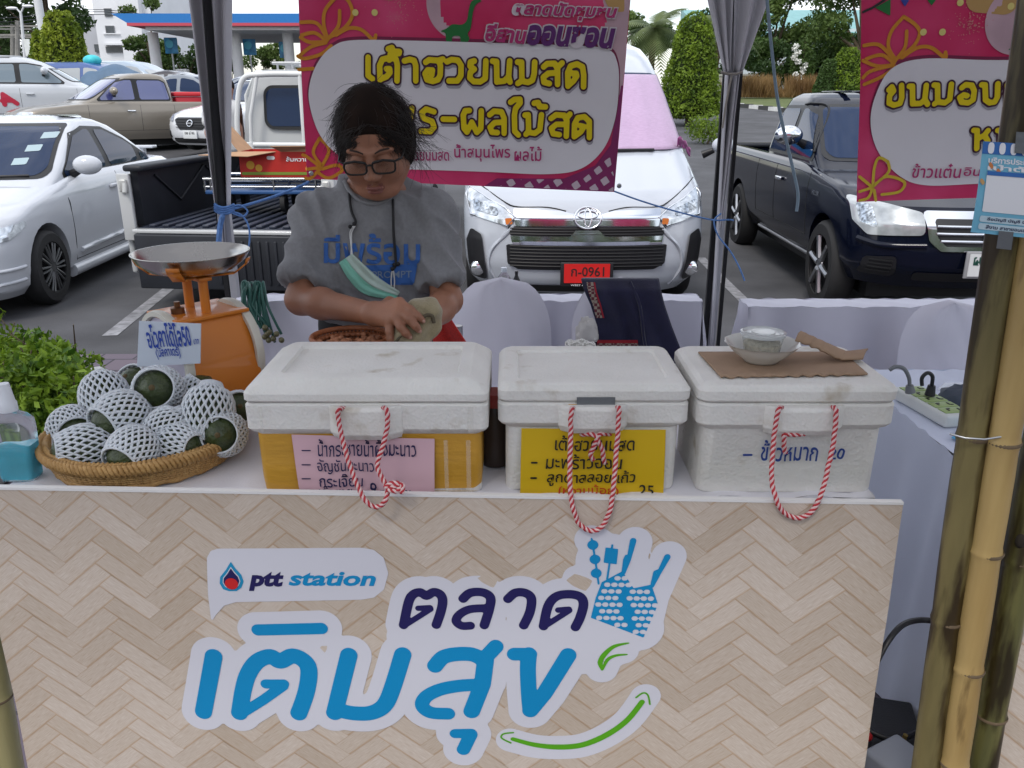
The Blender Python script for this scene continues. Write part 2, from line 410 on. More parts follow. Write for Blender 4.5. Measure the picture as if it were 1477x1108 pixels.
# ------------------------------------------------------------------ foliage helpers
def leaf_np(name, pts, nrm, size, mat, parent, asp=.5, tilt=.8, droop=0.0, solidcore=None):
    n = len(pts); rn = np.random.normal(size=(n, 3)); rn /= np.linalg.norm(rn, axis=1)[:, None]
    nr = nrm*(1-tilt)+rn*tilt; nr /= np.linalg.norm(nr, axis=1)[:, None]+1e-9
    a = np.cross(nr, np.random.normal(size=(n, 3))); a[:, 2] -= droop; a -= nr*np.sum(a*nr, 1)[:, None]; a /= np.linalg.norm(a, axis=1)[:, None]+1e-9
    c = np.cross(nr, a); s = size*np.random.uniform(.6, 1.35, (n, 1)); q = nr*s*.12
    V = np.stack([pts-a*s*.5, pts+c*s*asp*.5-q*0+a*s*.05, pts+a*s*.5-q, pts-c*s*asp*.5+a*s*.05], 1).reshape(-1, 3)
    Fq = np.arange(4*n).reshape(n, 4); return obj_np(name, V, Fq, mat, parent, None)
def ell_pts(n, c, r, lo=.55):
    d = np.random.normal(size=(n, 3)); d /= np.linalg.norm(d, axis=1)[:, None]
    q = np.random.uniform(lo**3, 1, n)**(1/3); return np.array(c)+d*np.array(r)*q[:, None], d
L_TOP = leafmat('topiary_leaf', (.06, .11, .010), (.22, .32, .03), vs=3.0)
L_TOPY = leafmat('yellow_green_leaf', (.10, .16, .012), (.30, .36, .035), vs=1.5)
L_DARK = leafmat('dark_leaf', (.022, .05, .014), (.07, .125, .03), vs=.55)
L_MID = leafmat('mid_leaf', (.035, .075, .015), (.13, .19, .045), vs=.6)
L_PALM = leafmat('palm_leaf', (.05, .08, .025), (.15, .19, .07), vs=.8)
L_DRY = leafmat('dry_leaf', (.16, .09, .035), (.34, .22, .09), vs=.8)
L_HEDGE = leafmat('hedge_leaf', (.035, .09, .008), (.18, .28, .02), vs=9)
BARK = M_('bark', (.10, .075, .05), .9, var=.3, vs=9, bump=.6, bs=25)
CORE = M_('foliage_core', (.018, .03, .008), 1.0, var=.3, vs=5)
def topiary(base, h, r, label, n=5200, mat=None, size=.12, prof=None, group=None):
    t = thing('topiary_tree', label, 'tree', base, 0, group)
    prof = prof or (lambda u: r*(.93+.07*math.sin(u*9))*(1-max(0, (u-.12))**1.7*.98)**.75*(min(1, u/.06)**.4))
    b = MB(); b.tube([base, base+Vector((0, 0, h*.2))], r*.13, 10); b.build('trunk', BARK, t, 60)
    b = MB(); b.lathe([(max(.001, prof(u)*.86), h*.07+h*.9*u) for u in np.linspace(.02, .99, 14)], base, 20); core = b.build('filler_core', CORE, t, 180)  # solid dark core, added to block the view through the leaf gaps
    u = np.random.uniform(0, 1, n*3); pr = np.array([prof(x) for x in u]); keep = np.random.uniform(0, r*1.02, n*3) < pr+.03*r; u, pr = u[keep][:n], pr[keep][:n]; k = len(u)
    a = np.random.uniform(0, 2*PI, k); rr = pr*np.random.uniform(.86, 1.05, k)*(1+.06*np.sin(a*5+u*14))
    pts = np.stack([base.x+rr*np.cos(a), base.y+rr*np.sin(a), base.z+h*.06+u*h*.94], 1); nr = np.stack([np.cos(a), np.sin(a), np.full(k, .4)], 1)
    leaf_np('crown', pts, nr, size, mat or L_TOP, t, .55, .75)
    return t
def tree(base, h, clumps, label, mat, n=5000, size=.35, trunk=.25, name='tree', group=None, branch=True):
    """clumps: (dx, dy, z, rx, ry, rz) about the base"""
    base = Vector(base); t = thing(name, label, 'tree', base, 0, group); b = MB()
    top = base+Vector((0, 0, h*.55)); b.tube([base, base+Vector((.1, 0, h*.3)), top], [trunk, trunk*.8, trunk*.5], 9)
    for c in clumps[:7]: b.tube([base+Vector((.05, 0, h*.32)), base+Vector((c[0]*.5, c[1]*.5, h*.3+(c[2]-h*.3)*.55)), base+Vector(c[:3])], [trunk*.5, trunk*.3, trunk*.08], 6)
    b.build('trunk', BARK, t, 60)
    vol = [c[3]*c[4]*c[5] for c in clumps]; P_ = []; N_ = []
    for c, v in zip(clumps, vol):
        k = int(n*v**.75/sum(x**.75 for x in vol))+8; p, d = ell_pts(k, (base.x+c[0], base.y+c[1], base.z+c[2]), c[3:6], .45)
        p += np.random.normal(scale=.1, size=p.shape)*min(c[3:6]); P_.append(p); N_.append(d)
    leaf_np('crown', np.concatenate(P_), np.concatenate(N_), size, mat, t, .5, .7, .3); return t
def rnd_clumps(w, z0, z1, n, seed, s=.34, d=None):
    r = random.Random(seed); o = []
    for _ in range(n):
        a = r.uniform(0, 2*PI); q = math.sqrt(r.uniform(0, 1)); z = r.uniform(z0, z1); f = 1-.55*abs((z-z0)/(z1-z0)-.4); k = r.uniform(.7, 1.25)
        o.append((w*q*math.cos(a)*f, (d or w)*q*math.sin(a)*f, z, w*s*k, w*s*k, w*s*.72*k))
    return o
def palm(base, h, fr, n, label, lean=(0, 0)):
    base = Vector(base); t = thing('palm_tree', label, 'palm', base); b = MB(); top = base+Vector((lean[0], lean[1], h))
    b.tube([base, base+Vector((lean[0]*.3, lean[1]*.3, h*.5)), top], [.22, .17, .15], 10)
    for i in range(14):
        z = i/14*h; p = base+Vector((lean[0]*i/14, lean[1]*i/14, z)); b.lathe([(.2, -.02), (.21, 0), (.2, .02)], p, 10)
    b.build('trunk', BARK, t, 40); V = []; Fq = []; r = random.Random(n+int(h*10))
    for i in range(n):
        a = 2*PI*i/n*2.4+r.uniform(-.2, .2); up = r.uniform(-.35, 1.15); L_ = fr*r.uniform(.8, 1.1); d = Vector((math.cos(a), math.sin(a), 0))
        pr = top
        for k in range(13):
            s = (k+1)/13; p = top+d*(L_*s*math.cos(up*(1-s*.3)))+Vector((0, 0, L_*(math.sin(up)*s-(.55+.2*(up < .3))*s*s)))
            ax = (p-pr).normalized(); sd_ = ax.cross(Vector((0, 0, 1))).normalized(); w_ = L_*.24*math.sin(PI*min(1, .12+s*.9))
            for sg in (-1, 1):
                for q in (0, .5):
                    o_ = pr+(p-pr)*q; tip = o_+sd_*sg*w_+ax*w_*.6-Vector((0, 0, w_*.45)); wd = ax*L_*.02
                    bb = len(V); V += [o_-wd, tip, o_+wd]; Fq.append((bb, bb+1, bb+2))
            pr = p
    link('crown', mesh_of(V, Fq, L_PALM, None, None, 'crown'), t); return t
# ------------------------------------------------------------------ background, left
def gp(px, Y): q = P(px, 140, Y); return Vector((q.x, Y, gz(Y)))
topiary(gp(104, 31), 3.35, 1.02, 'tall clipped yellow-green cone tree beside the white pole, behind the white SUV', 6500, L_TOPY, .14, group='clipped cone trees')
topiary(gp(76, 32.5), 2.75, .75, 'shorter yellow-green cone tree pressed against a taller one, behind the white SUV', 4500, L_TOPY, .14, group='clipped cone trees')
GREYM = M_('grey_metal', (.42, .43, .44), .45, .6, var=.1)
PALEM = M_('pale_metal', (.62, .63, .64), .5, .2)
t = thing('flag_pole', 'plain white pole rising behind the yellow-green cone trees', 'pole', gp(78, 36)); p = gp(78, 36); b = MB(); b.tube([p, p+Vector((0, 0, 9))], [.17, .14], 12); b.lathe([(.3, 0), (.3, .05), (.18, .12)], p, 12); b.build('shaft', PALEM, t, 40)
p = gp(41, 42); t = thing('street_lamp', 'double-armed grey street lamp with a small white sign, left of the cone trees', 'street lamp', p); b = MB()
top = P(30, 19, 42); b.tube([p, p+(top-p)*.5, top], [.09, .08, .06], 10); b.build('post', PALEM, t, 40)
for q in ((17, 12), (40, 9)):
    e_ = P(*q, 42); b = MB(); b.tube([top, (top+e_)/2+Vector((0, 0, .12)), e_], .04, 8); b.build('arm', PALEM, t, 40)
    b = MB(); b.ball(e_, (.28, .12, .07), 12, 6); b.build('lamp_head', M_('lamp_glass', (.75, .76, .78), .3), t, 60)
b = MB(); c = P(40, 69, 41.8); b.box(c, (.28, .05, .75)); b.build('sign_plate', M_('faded_sign', (.66, .68, .66), .6, var=.1), t)
CONC = M_('concrete_pole', (.25, .24, .22), .9, var=.2)
for px, py, Y, lab in ((18, 35, 60, 'grey concrete utility pole with cross-arms, farther left beyond the street lamp'), (25, 30, 55, 'grey concrete utility pole with cross-arms, just left of the street lamp')):
    p = gp(px, Y); t = thing('utility_pole', lab, 'utility pole', p, 0, 'utility poles'); q = P(px, py, Y); b = MB(); b.tube([p, q], [.17, .13], 8); b.build('post', CONC, t, 40)
    for dz in (.3, .8, 2.6): b = MB(); b.box(q-Vector((0, 0, dz)), (2.4, .1, .1)); b.build('cross_arm', CONC, t)
p, q = P(25, 30, 55), P(-40, 30, 58)
for k, (py0, py1) in enumerate(((26, 25), (29, 31), (33, 36))):
    b = MB(); b.tube(catmull([P(-60, py0, 55), P(25, py1, 55), P(150, py0-12, 70), P(300, py1+10, 70), P(470, py1+28, 72)], 5), .025, 5)
    props(b.build('overhead_wire', BLACK, None, 60), ['highest of the overhead wires crossing the sky on the left', 'middle one of the overhead wires crossing the sky on the left', 'lowest of the overhead wires crossing the sky on the left'][k], 'wire', 'overhead wires')
tree(gp(85, 62), 10, rnd_clumps(3.6, 3.0, 9.5, 16, 3, .36)+[(2.2, -.5, 5.2, 1.2, 1.2, 1)], 'big dark spreading tree behind the cone trees on the left', L_DARK, 6500, .4, group='background trees')
tree(gp(-5, 66), 5, rnd_clumps(3.2, 1.2, 4.6, 9, 5, .36), 'low dark tree at the left edge behind the street lamp', L_DARK, 3000, .4, group='background trees')
tree(gp(40, 75), 5, rnd_clumps(3.5, 1.2, 6, 9, 6, .36), 'dark tree behind the utility poles', L_DARK, 3000, .4, group='background trees')
tree(gp(168, 50), 2.4, [(-1, 0, .9, .8, .8, .8), (.2, 0, .8, .8, .6, .7), (1.3, 0, 1.0, .7, .6, .6), (-1.6, .2, 1.2, .4, .4, .7)], 'low olive shrub bank in front of the white building', L_MID, 2200, .2, .08, 'shrub', group='background trees')
tree(gp(224, 74), 8, rnd_clumps(2.0, 1.6, 7.4, 12, 8, .4), 'tall leafy tree between the white building and the petrol canopy', L_MID, 4500, .34, group='background trees')
tree(gp(272, 78), 4.6, rnd_clumps(2.6, 1.0, 4.4, 9, 9, .4), 'round green tree under the petrol canopy, left of the tent pole', L_DARK, 3200, .34, group='background trees')
for k, (px, h, w_, s) in enumerate(((335, 3.4, 1.3, 21), (385, 4.2, 1.7, 22), (398, 5, .9, 23), (425, 3.4, 1.6, 24))):
    tree(gp(px, 80), h, rnd_clumps(w_, .8, h, 8, s, .4), ['small pale tree right of the left tent pole, under the canopy', 'bushy tree seen between the two right canopy columns', 'slim tree standing tallest between the two right canopy columns', 'small tree beside the right canopy column, next to the banner'][k], L_MID, 1800, .3, .12, group='background trees')
# unseen leafy backdrop behind the viewer, added to darken car reflections and front light
r = random.Random(77); b = MB()
def wd(u, v):
    p = Vector((-60+120*u, -16-9*abs(2*u-1)**2, -.1+v*5.5)); q = mnoise.noise(Vector((u*22, v*2, 3)))+.6*mnoise.noise(Vector((u*60, v*5, 9))); return p+Vector((0, 1.6*q*(v > .1), 1.8*q*v))
b.grid(wd, 120, 10); props(b.build('reflection_backdrop', M_('backdrop_green', (.022, .045, .014), 1.0, var=.5, vs=1.2, col2=(.07, .10, .03), bump=.8, bs=2), None, None), kind='stuff')
# white apartment building
BW = M_('white_render', (.70, .71, .73), .8, var=.06, vs=.5); BG = M_('grey_render', (.42, .43, .46), .8, var=.08, vs=.6); WIN = M_('building_window', (.06, .07, .08), .15, var=.3, vs=2)
Yb = 92; o = P(128, 140, Yb); gb = Vector((o.x, Yb, gz(Yb))); t = thing('apartment_building', 'white apartment block with dark window columns at upper left', 'building', gb)
k = (Yb*.93)/1200*1.02
def bx(mb, x0, x1, y0, y1, dy0, dy1):   # a box seen at photo columns x0..x1, rows y0..y1 of the facade plane
    a, c = P(x0, y1, Yb+dy0), P(x1, y0, Yb+dy0); mb.box(((a.x+c.x)/2, Yb+(dy0+dy1)/2, (a.z+c.z)/2), (abs(c.x-a.x), dy1-dy0, abs(c.z-a.z)))
b = MB(); bx(b, 150, 206, -70, 118, 0, 12); b.build('main_block', BW, t)
b = MB(); bx(b, 127, 149.6, 20, 118, 1.2, 10); b.build('side_wing', BG, t)
b = MB(); bx(b, 148, 182, 62.5, 65, -.8, -.01); bx(b, 148, 180, 48, 49.5, -.25, -.01); b.build('ledge', BW, t)
b = MB(); bx(b, 184, 189, -70, 118, -.9, -.01); b.build('pilaster', BW, t)
for x0, x1, y0, y1 in ((151, 160, 12, 24), (153, 164, 37, 50), (177, 183.6, -20, 17), (189.4, 200, -20, 16), (179, 183.6, 38, 66), (189.4, 195, 38, 66), (153, 176, 67, 76), (186, 194, 69, 77), (190, 200, 20, 34)):
    b = MB(); bx(b, x0, x1, y0, y1, -.12, -.02); f = b.build('window', M_('window_frame_grey', (.3, .3, .31), .5), t)
    b = MB(); bx(b, x0+.6, x1-.6, y0+.6, y1-.6, -.16, -.125); b.build('pane', WIN, f)
b = MB(); bx(b, 137, 147, 64, 75, 1.0, 1.18); b.build('window', WIN, t)
# petrol station
CBLUE = M_('canopy_blue', (.012, .16, .46), .4, var=.05); CRED = M_('canopy_red', (.5, .06, .09), .5); CWHT = M_('canopy_white', (.66, .66, .67), .5, var=.05)
Yc = 56; o = P(162, 140, Yc); t = thing('petrol_canopy', 'blue and white petrol station canopy on white columns', 'canopy', (o.x, Yc, gz(Yc)))
x0 = P(160, 20, Yc).x; x1 = P(720, 20, Yc).x; zt = P(300, 19.5, Yc).z; zb = P(300, 33, Yc).z
b = MB(); v = [(x0, Yc, zt), (x1, Yc, zt), (x1, Yc, zb), (x0+.9, Yc, zb), (x0, Yc+14, zt), (x1, Yc+14, zt), (x1, Yc+14, zb), (x0+.9, Yc+14, zb)]
b.add(v, [(3, 2, 1, 0), (4, 5, 6, 7), (0, 1, 5, 4), (7, 6, 2, 3), (0, 4, 7, 3), (1, 2, 6, 5)]); b.build('fascia', CBLUE, t)
b = MB(); b.box(((x0+.9+x1)/2, Yc+7, zb-.09), (x1-x0-.9, 14.06, .17)); b.build('red_stripe', CRED, t)
b = MB(); b.box(((x0+1.6+x1)/2, Yc+7, zb-.28), (x1-x0-2, 13, .2)); b.build('soffit', CWHT, t)
for px in (232, 348, 422, 560):
    p = P(px, 140, Yc+3); b = MB(); b.tube([(p.x, Yc+3, gz(Yc)), (p.x, Yc+3, zb-.35)], .34, 20); b.build('column', CWHT, t, 60)
for px, py, lab in ((247, 66, 'blue pump sign beside the leftmost canopy column'), (360, 68, 'blue pump sign beside the second canopy column'), (412, 72, 'blue pump sign with a grey half near the banner edge')):
    p = P(px, py, Yc+4); t = thing('pump_sign', lab, 'sign', (p.x, Yc+4, gz(Yc)), 0, 'pump signs'); b = MB(); b.box(p, (.85, .12, 1.0), bev=.03); b.build('panel', M_('pump_sign_blue', (.04, .22, .42), .4, var=.5, vs=3), t)
    b = MB(); b.lathe([(.001, 0), (.26, 0), (.26, .02), (.001, .02)], p+Vector((-.08, -.09, .1)), 16, Matrix.Rotation(PI/2, 3, 'X')); b.build('emblem', M_('pump_emblem', (.1, .45, .6), .4), t)
    b = MB(); b.tube([(p.x, Yc+4, gz(Yc)), (p.x, Yc+4, p.z-.5)], .06, 8); b.build('post', GREYM, t)
for px, lab in ((427, 'red fuel pump beside the column at the banner edge'), (262, 'grey fuel pump left of the tent pole under the canopy')):
    p = P(px, 92, Yc+3.4); t = thing('fuel_pump', lab, 'fuel pump', (p.x, Yc+3.4, gz(Yc)), 0, 'fuel pumps'); b = MB(); b.box((p.x, Yc+3.4, gz(Yc)+.95), (.75, .5, 1.9), bev=.04); b.build('cabinet', CRED if px > 400 else CWHT, t)
    b = MB(); b.box((p.x, Yc+3.12, gz(Yc)+1.45), (.5, .06, .5)); b.build('display', WIN, t)
# ------------------------------------------------------------------ background, right
WALLM = M_('whitewashed_wall', (.55, .55, .53), .85, var=.15, vs=.7)
p, q = gp(985, 52), gp(1290, 52); t = thing('boundary_wall', 'low pale boundary wall behind the dry grass beyond the road', 'wall', (p+q)/2); b = MB(); b.box(((p.x+q.x)/2, 52, gz(52)+.55), (q.x-p.x, .25, 1.5)); b.build('wall_face', WALLM, t)
b = MB(); b.box(((p.x+q.x)/2, 52, gz(52)+1.34), (q.x-p.x, .36, .1)); b.build('coping', WALLM, t)
ROOF = M_('teal_roof', (.16, .36, .36), .5, var=.1, vs=2)
p = P(1160, 55, 75); g0 = Vector((p.x, 75, gz(75))); t = thing('warehouse', 'pale shed with a teal metal roof glimpsed between the trees', 'building', g0)
b = MB(); b.box((p.x+2, 82, g0.z+2.8), (18, 12, 5.6)); b.build('wall', M_('shed_wall', (.5, .55, .56), .8), t)
zt = P(1160, 24, 76).z; ze = P(1160, 49, 75).z; b = MB(); b.add([(p.x-8, 75, ze), (p.x+12, 75, ze), (p.x+12, 88, zt+1.6), (p.x-8, 88, zt+1.6), (p.x-8, 75, ze-.3), (p.x+12, 75, ze-.3), (p.x+12, 88, ze), (p.x-8, 88, ze)], [(0, 1, 2, 3), (4, 7, 6, 5), (0, 4, 5, 1), (1, 5, 6, 2), (2, 6, 7, 3), (3, 7, 4, 0)]); b.build('roof', ROOF, t)
topiary(G(993, 181), 3.15, .92, 'tall rounded clipped cone tree right beside the white van', 9000, L_TOP, .1, group='clipped cone trees', prof=lambda u: .92*(min(1, u/.05)**.5)*(1-.62*u**1.35)*(1-max(0, (u-.86)/.14)**2.2)**.6)
p = G(1020, 208); tree(p, .75, [(0, 0, .38, .36, .36, .36), (.2, 0, .3, .26, .3, .28), (-.25, .1, .35, .3, .3, .3)], 'small clipped box bush at the foot of the tall cone tree', L_TOP, 1600, .07, .03, 'bush')
palm(gp(936, 44), 3.3, 2.9, 22, 'feathery palm whose crown shows just above the white van roof', (.1, 0))
palm(gp(1025, 40), 3.1, 2.0, 24, 'date palm with a brown trunk just left of the right tent pole', (.3, 0))
tree(gp(915, 60), 6, rnd_clumps(2.2, 3.4, 5.6, 8, 12, .36), 'pale green treetop behind the van roof next to the banner', L_MID, 2200, .35, .2, group='background trees')
tree(gp(1108, 54), 6.5, rnd_clumps(2.7, 2.7, 7.4, 20, 13, .34), 'tall broadleaf tree right of the right tent pole', L_MID, 9000, .27, .2, group='background trees')
tree(gp(1235, 47), 7, rnd_clumps(3.3, 2.6, 8, 26, 14, .32), 'largest broadleaf tree at upper right beside the second banner', L_MID, 11000, .26, .25, group='background trees')
tree(gp(1105, 50), 3.6, rnd_clumps(2.2, 1.0, 2.9, 16, 15, .34), 'dense dark bushes below the tall broadleaf tree, above the dry grass', L_DARK, 6000, .22, .12, group='background trees')
tree(gp(1190, 49), 3.6, rnd_clumps(1.9, .9, 2.7, 12, 16, .36), 'dark bush behind the two small cone trees', L_DARK, 4500, .22, .12, group='background trees')
tree(gp(1045, 58), 5.5, rnd_clumps(2.2, .8, 5.2, 14, 17, .36), 'dark tree behind the date palm', L_DARK, 4000, .28, .12, group='background trees')
topiary(G(1191, 149), 1.75, .62, 'small clipped cone tree standing half behind another', 3000, L_DARK, .12, group='clipped cone trees')
topiary(G(1216, 149), 2.2, .88, 'broad clipped cone tree beside the second banner', 4200, L_TOP, .12, group='clipped cone trees')
# white flowering shrub
p = gp(1153, 46); t = thing('flowering_shrub', 'tall shrub with a column of white blossom clusters', 'shrub', p); b = MB(); b.tube([p, p+Vector((0, 0, 3))], [.07, .03], 8); b.build('stem', BARK, t)
pp, dd = ell_pts(1500, (p.x, p.y, p.z+1.7), (.62, .5, 1.5), .3); leaf_np('foliage', pp, dd, .16, L_MID, t)
rr_ = random.Random(4); pp = []; dd = []
for i in range(13):
    c = P(1153+rr_.uniform(-9, 10), 66+i*4.6, 45.6); q, d = ell_pts(46, c, (.17, .12, .13), .3); pp.append(q); dd.append(d)
leaf_np('blossom', np.concatenate(pp), np.concatenate(dd), .1, M_('white_petal', (.8, .8, .76), .7), t, .8)
# dry grass tufts
V = []; Fq = []; r = random.Random(5)
for i in range(5200):
    px = r.choice((r.uniform(1070, 1118), r.uniform(1128, 1190), r.uniform(1040, 1250))); Y = r.uniform(40.5, 46); p = gp(px, Y); p.z += .1; hh = r.uniform(.3, 1.05)*(1.1 if px < 1118 or 1135 < px < 1185 else .5); a = r.uniform(0, 2*PI); wv = Vector((math.cos(a), math.sin(a), 0)); l_ = Vector((r.uniform(-.3, .3), r.uniform(-.3, .3), hh))
    bb = len(V); V += [p-wv*.02, p+wv*.02, p+l_*.6+wv*.03, p+l_]; Fq.append((bb, bb+1, bb+2, bb+3))
props(link('dry_grass', mesh_of(V, Fq, L_DRY)), kind='stuff')
# ------------------------------------------------------------------ planter and hedge at the left
KC = M_('kerb_concrete', (.36, .37, .38), .85, var=.18, vs=9, bump=.3, bs=50)
kp = [PZ(*q, .02) for q in ((-60, 690), (30, 625), (80, 590), (122, 560), (144, 546))]
b = MB(); b.tube(catmull(kp, 6), .075, 10); b.tube([p-Vector((0, 0, .07)) for p in catmull(kp, 6)], .085, 10); props(b.build('planter_kerb', KC, None, 60), 'rounded grey concrete kerb edging the leafy hedge at left', 'kerb')
b = MB(); c = PZ(40, 560, .0); b.add([(*p.xy, -.03) for p in kp]+[(-4.2, 5.6, -.03), (-4.2, 2.5, -.03)], [tuple(range(len(kp)+2))]); props(b.build('planter_soil', M_('soil', (.04, .035, .03), .95, var=.4, bump=.5)), kind='structure')
base = PZ(40, 560, -.05); hz = thing('hedge_bush', 'leafy green hedge bush at the left edge behind the sanitizer', 'bush', base)
pp = []; dd = []; r = random.Random(9)
for i in range(46):
    px = r.uniform(-60, 105); Y = r.uniform(3.55, 4.7); z = r.uniform(-.02, .36)*(1-.3*max(0, (px-70)/40)); p = P(px, 500, Y); q, d = ell_pts(190, (p.x, Y, z), (.17, .15, .12), .3); pp.append(q); dd.append(d)
leaf_np('foliage', np.concatenate(pp), np.concatenate(dd), .052, L_HEDGE, hz, .52, .8)
b = MB()
for i in range(26):
    p = P(r.uniform(-50, 105), 500, r.uniform(3.6, 4.7)); p.z = -.08; b.tube([p, p+Vector((r.uniform(-.06, .06), r.uniform(-.06, .06), .22)), p+Vector((r.uniform(-.14, .14), r.uniform(-.1, .1), .42))], [.008, .006, .003], 5)
b.build('stems', BARK, hz)
# ================================================================== VEHICLES
class Hull:
    """stack of horizontal slices: rows (z, y_front, y_rear, half_width), rounded front and rear ends"""
    def __init__(s, rows, df=.5, dr=.4, nf=3.0, nr=3.2):
        a = np.array(rows, float); s.z, s.yf, s.yr, s.hw = a.T; s.df, s.dr, s.nf, s.nr = df, dr, nf, nr
    def q(s, z): return tuple(float(np.interp(z, s.z, k)) for k in (s.yf, s.yr, s.hw))
    def front(s, x, z, off=.004):
        yf, yr, hw = s.q(z); u = min(abs(x)/hw, 1); return Vector((x, yf+s.df*(1-(1-u**s.nf)**(1/s.nf))-off, z))
    def rear(s, x, z, off=.004):
        yf, yr, hw = s.q(z); u = min(abs(x)/hw, 1); return Vector((x, yr-s.dr*(1-(1-u**s.nr)**(1/s.nr))+off, z))
    def side(s, y, z, sg=1, off=.004):
        yf, yr, hw = s.q(z); t = 0; n = s.nf
        if y < yf+s.df: t = min(1, (yf+s.df-y)/s.df)
        elif y > yr-s.dr: t = min(1, (y-yr+s.dr)/s.dr); n = s.nr
        return Vector((sg*(hw*(1-t**n)**(1/n)+off), y, z))
    def mesh(s, mb, sub=3, m=9):
        zs = []
        for i in range(len(s.z)-1): zs += list(np.linspace(s.z[i], s.z[i+1], sub+1)[:-1])
        zs.append(s.z[-1]); V = []; n = 0
        for z in zs:
            yf, yr, hw = s.q(z); ring = []
            for i in range(2*m+1):
                th = -PI/2+PI*i/(2*m); sn, cs = math.sin(th), math.cos(th)
                ring.append((hw*math.copysign(abs(sn)**(2/s.nf), sn), yf+s.df*(1-abs(cs)**(2/s.nf)), z))
            for k in range(1, 8): ring.append((hw, yf+s.df+(yr-s.dr-yf-s.df)*k/8, z))
            for i in range(2*m+1):
                th = PI/2-PI*i/(2*m); sn, cs = math.sin(th), math.cos(th)
                ring.append((hw*math.copysign(abs(sn)**(2/s.nr), sn), yr-s.dr*(1-abs(cs)**(2/s.nr)), z))
            for k in range(1, 8): ring.append((-hw, yr-s.dr+(yf+s.df-yr+s.dr)*k/8, z))
            n = len(ring); V += ring
        k = len(zs); Fq = [(i*n+j, i*n+(j+1) % n, (i+1)*n+(j+1) % n, (i+1)*n+j) for i in range(k-1) for j in range(n)]
        Fq += [tuple(range(n-1, -1, -1)), tuple((k-1)*n+j for j in range(n))]
        mb.add(V, Fq); return mb
def apply_mods(o):
    dg = bpy.context.evaluated_depsgraph_get(); me = bpy.data.meshes.new_from_object(o.evaluated_get(dg)); o.modifiers.clear(); o.data = me
def cut(o, cutters, smooth=35):
    for c in cutters:
        me = mesh_of(c.v, c.f, BLACK); t = bpy.data.objects.new('cut', me); C.objects.link(t)
        m = o.modifiers.new('b', 'BOOLEAN'); m.object = t; m.operation = 'DIFFERENCE'; m.solver = 'EXACT'
        mw = o.matrix_world.copy()
        par = o.parent; t.parent = par; apply_mods(o); bpy.data.objects.remove(t)
    o.data.polygons.foreach_set('use_smooth', [True]*len(o.data.polygons)); o.data.set_sharp_from_angle(angle=R(smooth))
def poly_patch(name, poly, mp, mat, parent, h=.02, r=.0, local=True, full=1, **k):
    xs = [p[0] for p in poly]; ys = [p[1] for p in poly]
    cx, cy = sum(xs)/len(xs), sum(ys)/len(ys)
    def fn(X, Y):
        if r:
            q = inset(poly, r); return sd_poly(X, Y, q)-r
        return sd_poly(X, Y, poly)
    return decal(name, fn, (min(xs)-h, max(xs)+h, min(ys)-h, max(ys)+h), h, mp, mat, parent, full, local, smooth=180, **k)
def inset(poly, r):
    k = len(poly); a = sum(poly[i-1][0]*poly[i][1]-poly[i][0]*poly[i-1][1] for i in range(k)); sg = 1 if a > 0 else -1; o = []
    for i in range(k):
        p0, p1, p2 = Vector(poly[i-1]), Vector(poly[i]), Vector(poly[(i+1) % k]); d1 = (p1-p0).normalized(); d2 = (p2-p1).normalized()
        n1 = Vector((-d1.y, d1.x))*sg; n2 = Vector((-d2.y, d2.x))*sg; b = (n1+n2); b = b/max(.3, b.dot(n1)) ; q = p1+b*r; o.append((q.x, q.y))
    return o
def carpaint(name, col, rough=.28, metal=.0, coat=.75): return M_('paint_'+name, col, rough, metal, coat=coat, spec=.4)
def wheel(parent, x, y, r, w, sg, style='dark', spokes=5):
    c = Vector((x*sg, y, r)); Mx = Matrix.Rotation(PI/2*sg, 3, 'Y'); b = MB()
    b.lathe([(r*.66, -w/2), (r*.9, -w/2), (r*.98, -w*.36), (r, -w*.2), (r, w*.2), (r*.98, w*.36), (r*.9, w/2), (r*.68, w/2), (r*.66, w*.3)], c, 36, Mx, caps=False)
    t = b.build('wheel', RUBBER, parent, 40, local=True); rim = M_('rim_dark', (.03, .032, .035), .35, .6) if style == 'dark' else M_('rim_alloy', (.4, .41, .43), .3, .9)
    b = MB(); b.lathe([(r*.68, w*.46), (r*.64, w*.44), (r*.62, w*.1), (.001, w*.1)], c, 32, Mx, caps=False); b.build('rim', M_('rim_inner', (.012, .012, .014), .5, .3), t, 40, local=True)
    b = MB()
    for k in range(spokes):
        a = 2*PI*k/spokes+.3
        for d in ((-.11, .11) if style == 'dark' else (0,)):
            p0 = Vector((r*.14*math.cos(a+d*2), r*.14*math.sin(a+d*2), w*.43)); p1 = Vector((r*.65*math.cos(a+d), r*.65*math.sin(a+d), w*.44))
            b.tube([c+Mx@p0, c+Mx@((p0+p1)/2+Vector((0, 0, .004))), c+Mx@p1], [r*.035]*3 if style == 'dark' else [r*.07, r*.055, r*.065], 6)
    b.lathe([(r*.17, w*.40), (r*.16, w*.46), (.001, w*.47)], c, 16, Mx, caps=False); b.build('spokes', M_('spoke_edge', (.16, .165, .17), .3, .8) if style == 'dark' else rim, t, 40, local=True); return t
def mirror(parent, p, mat, sg, s=1.0, stalk=True):
    b = MB(); b.ball(p, (.125*s, .075*s, .085*s), 18, 12, Matrix.Rotation(.12*sg, 3, 'Z')); o = b.build('wing_mirror', mat, parent, 180, local=True)
    b = MB(); b.tube([Vector(p)+Vector((-.09*sg*s, .02, -.05*s)), Vector(p)+Vector((-.2*sg*s, .05, -.10*s))], [.03*s, .045*s], 8); b.build('stalk', BLACK, o, 60, local=True); return o
def seam(mb, pts, r=.004): mb.tube(catmull(pts, 5), r, 5)
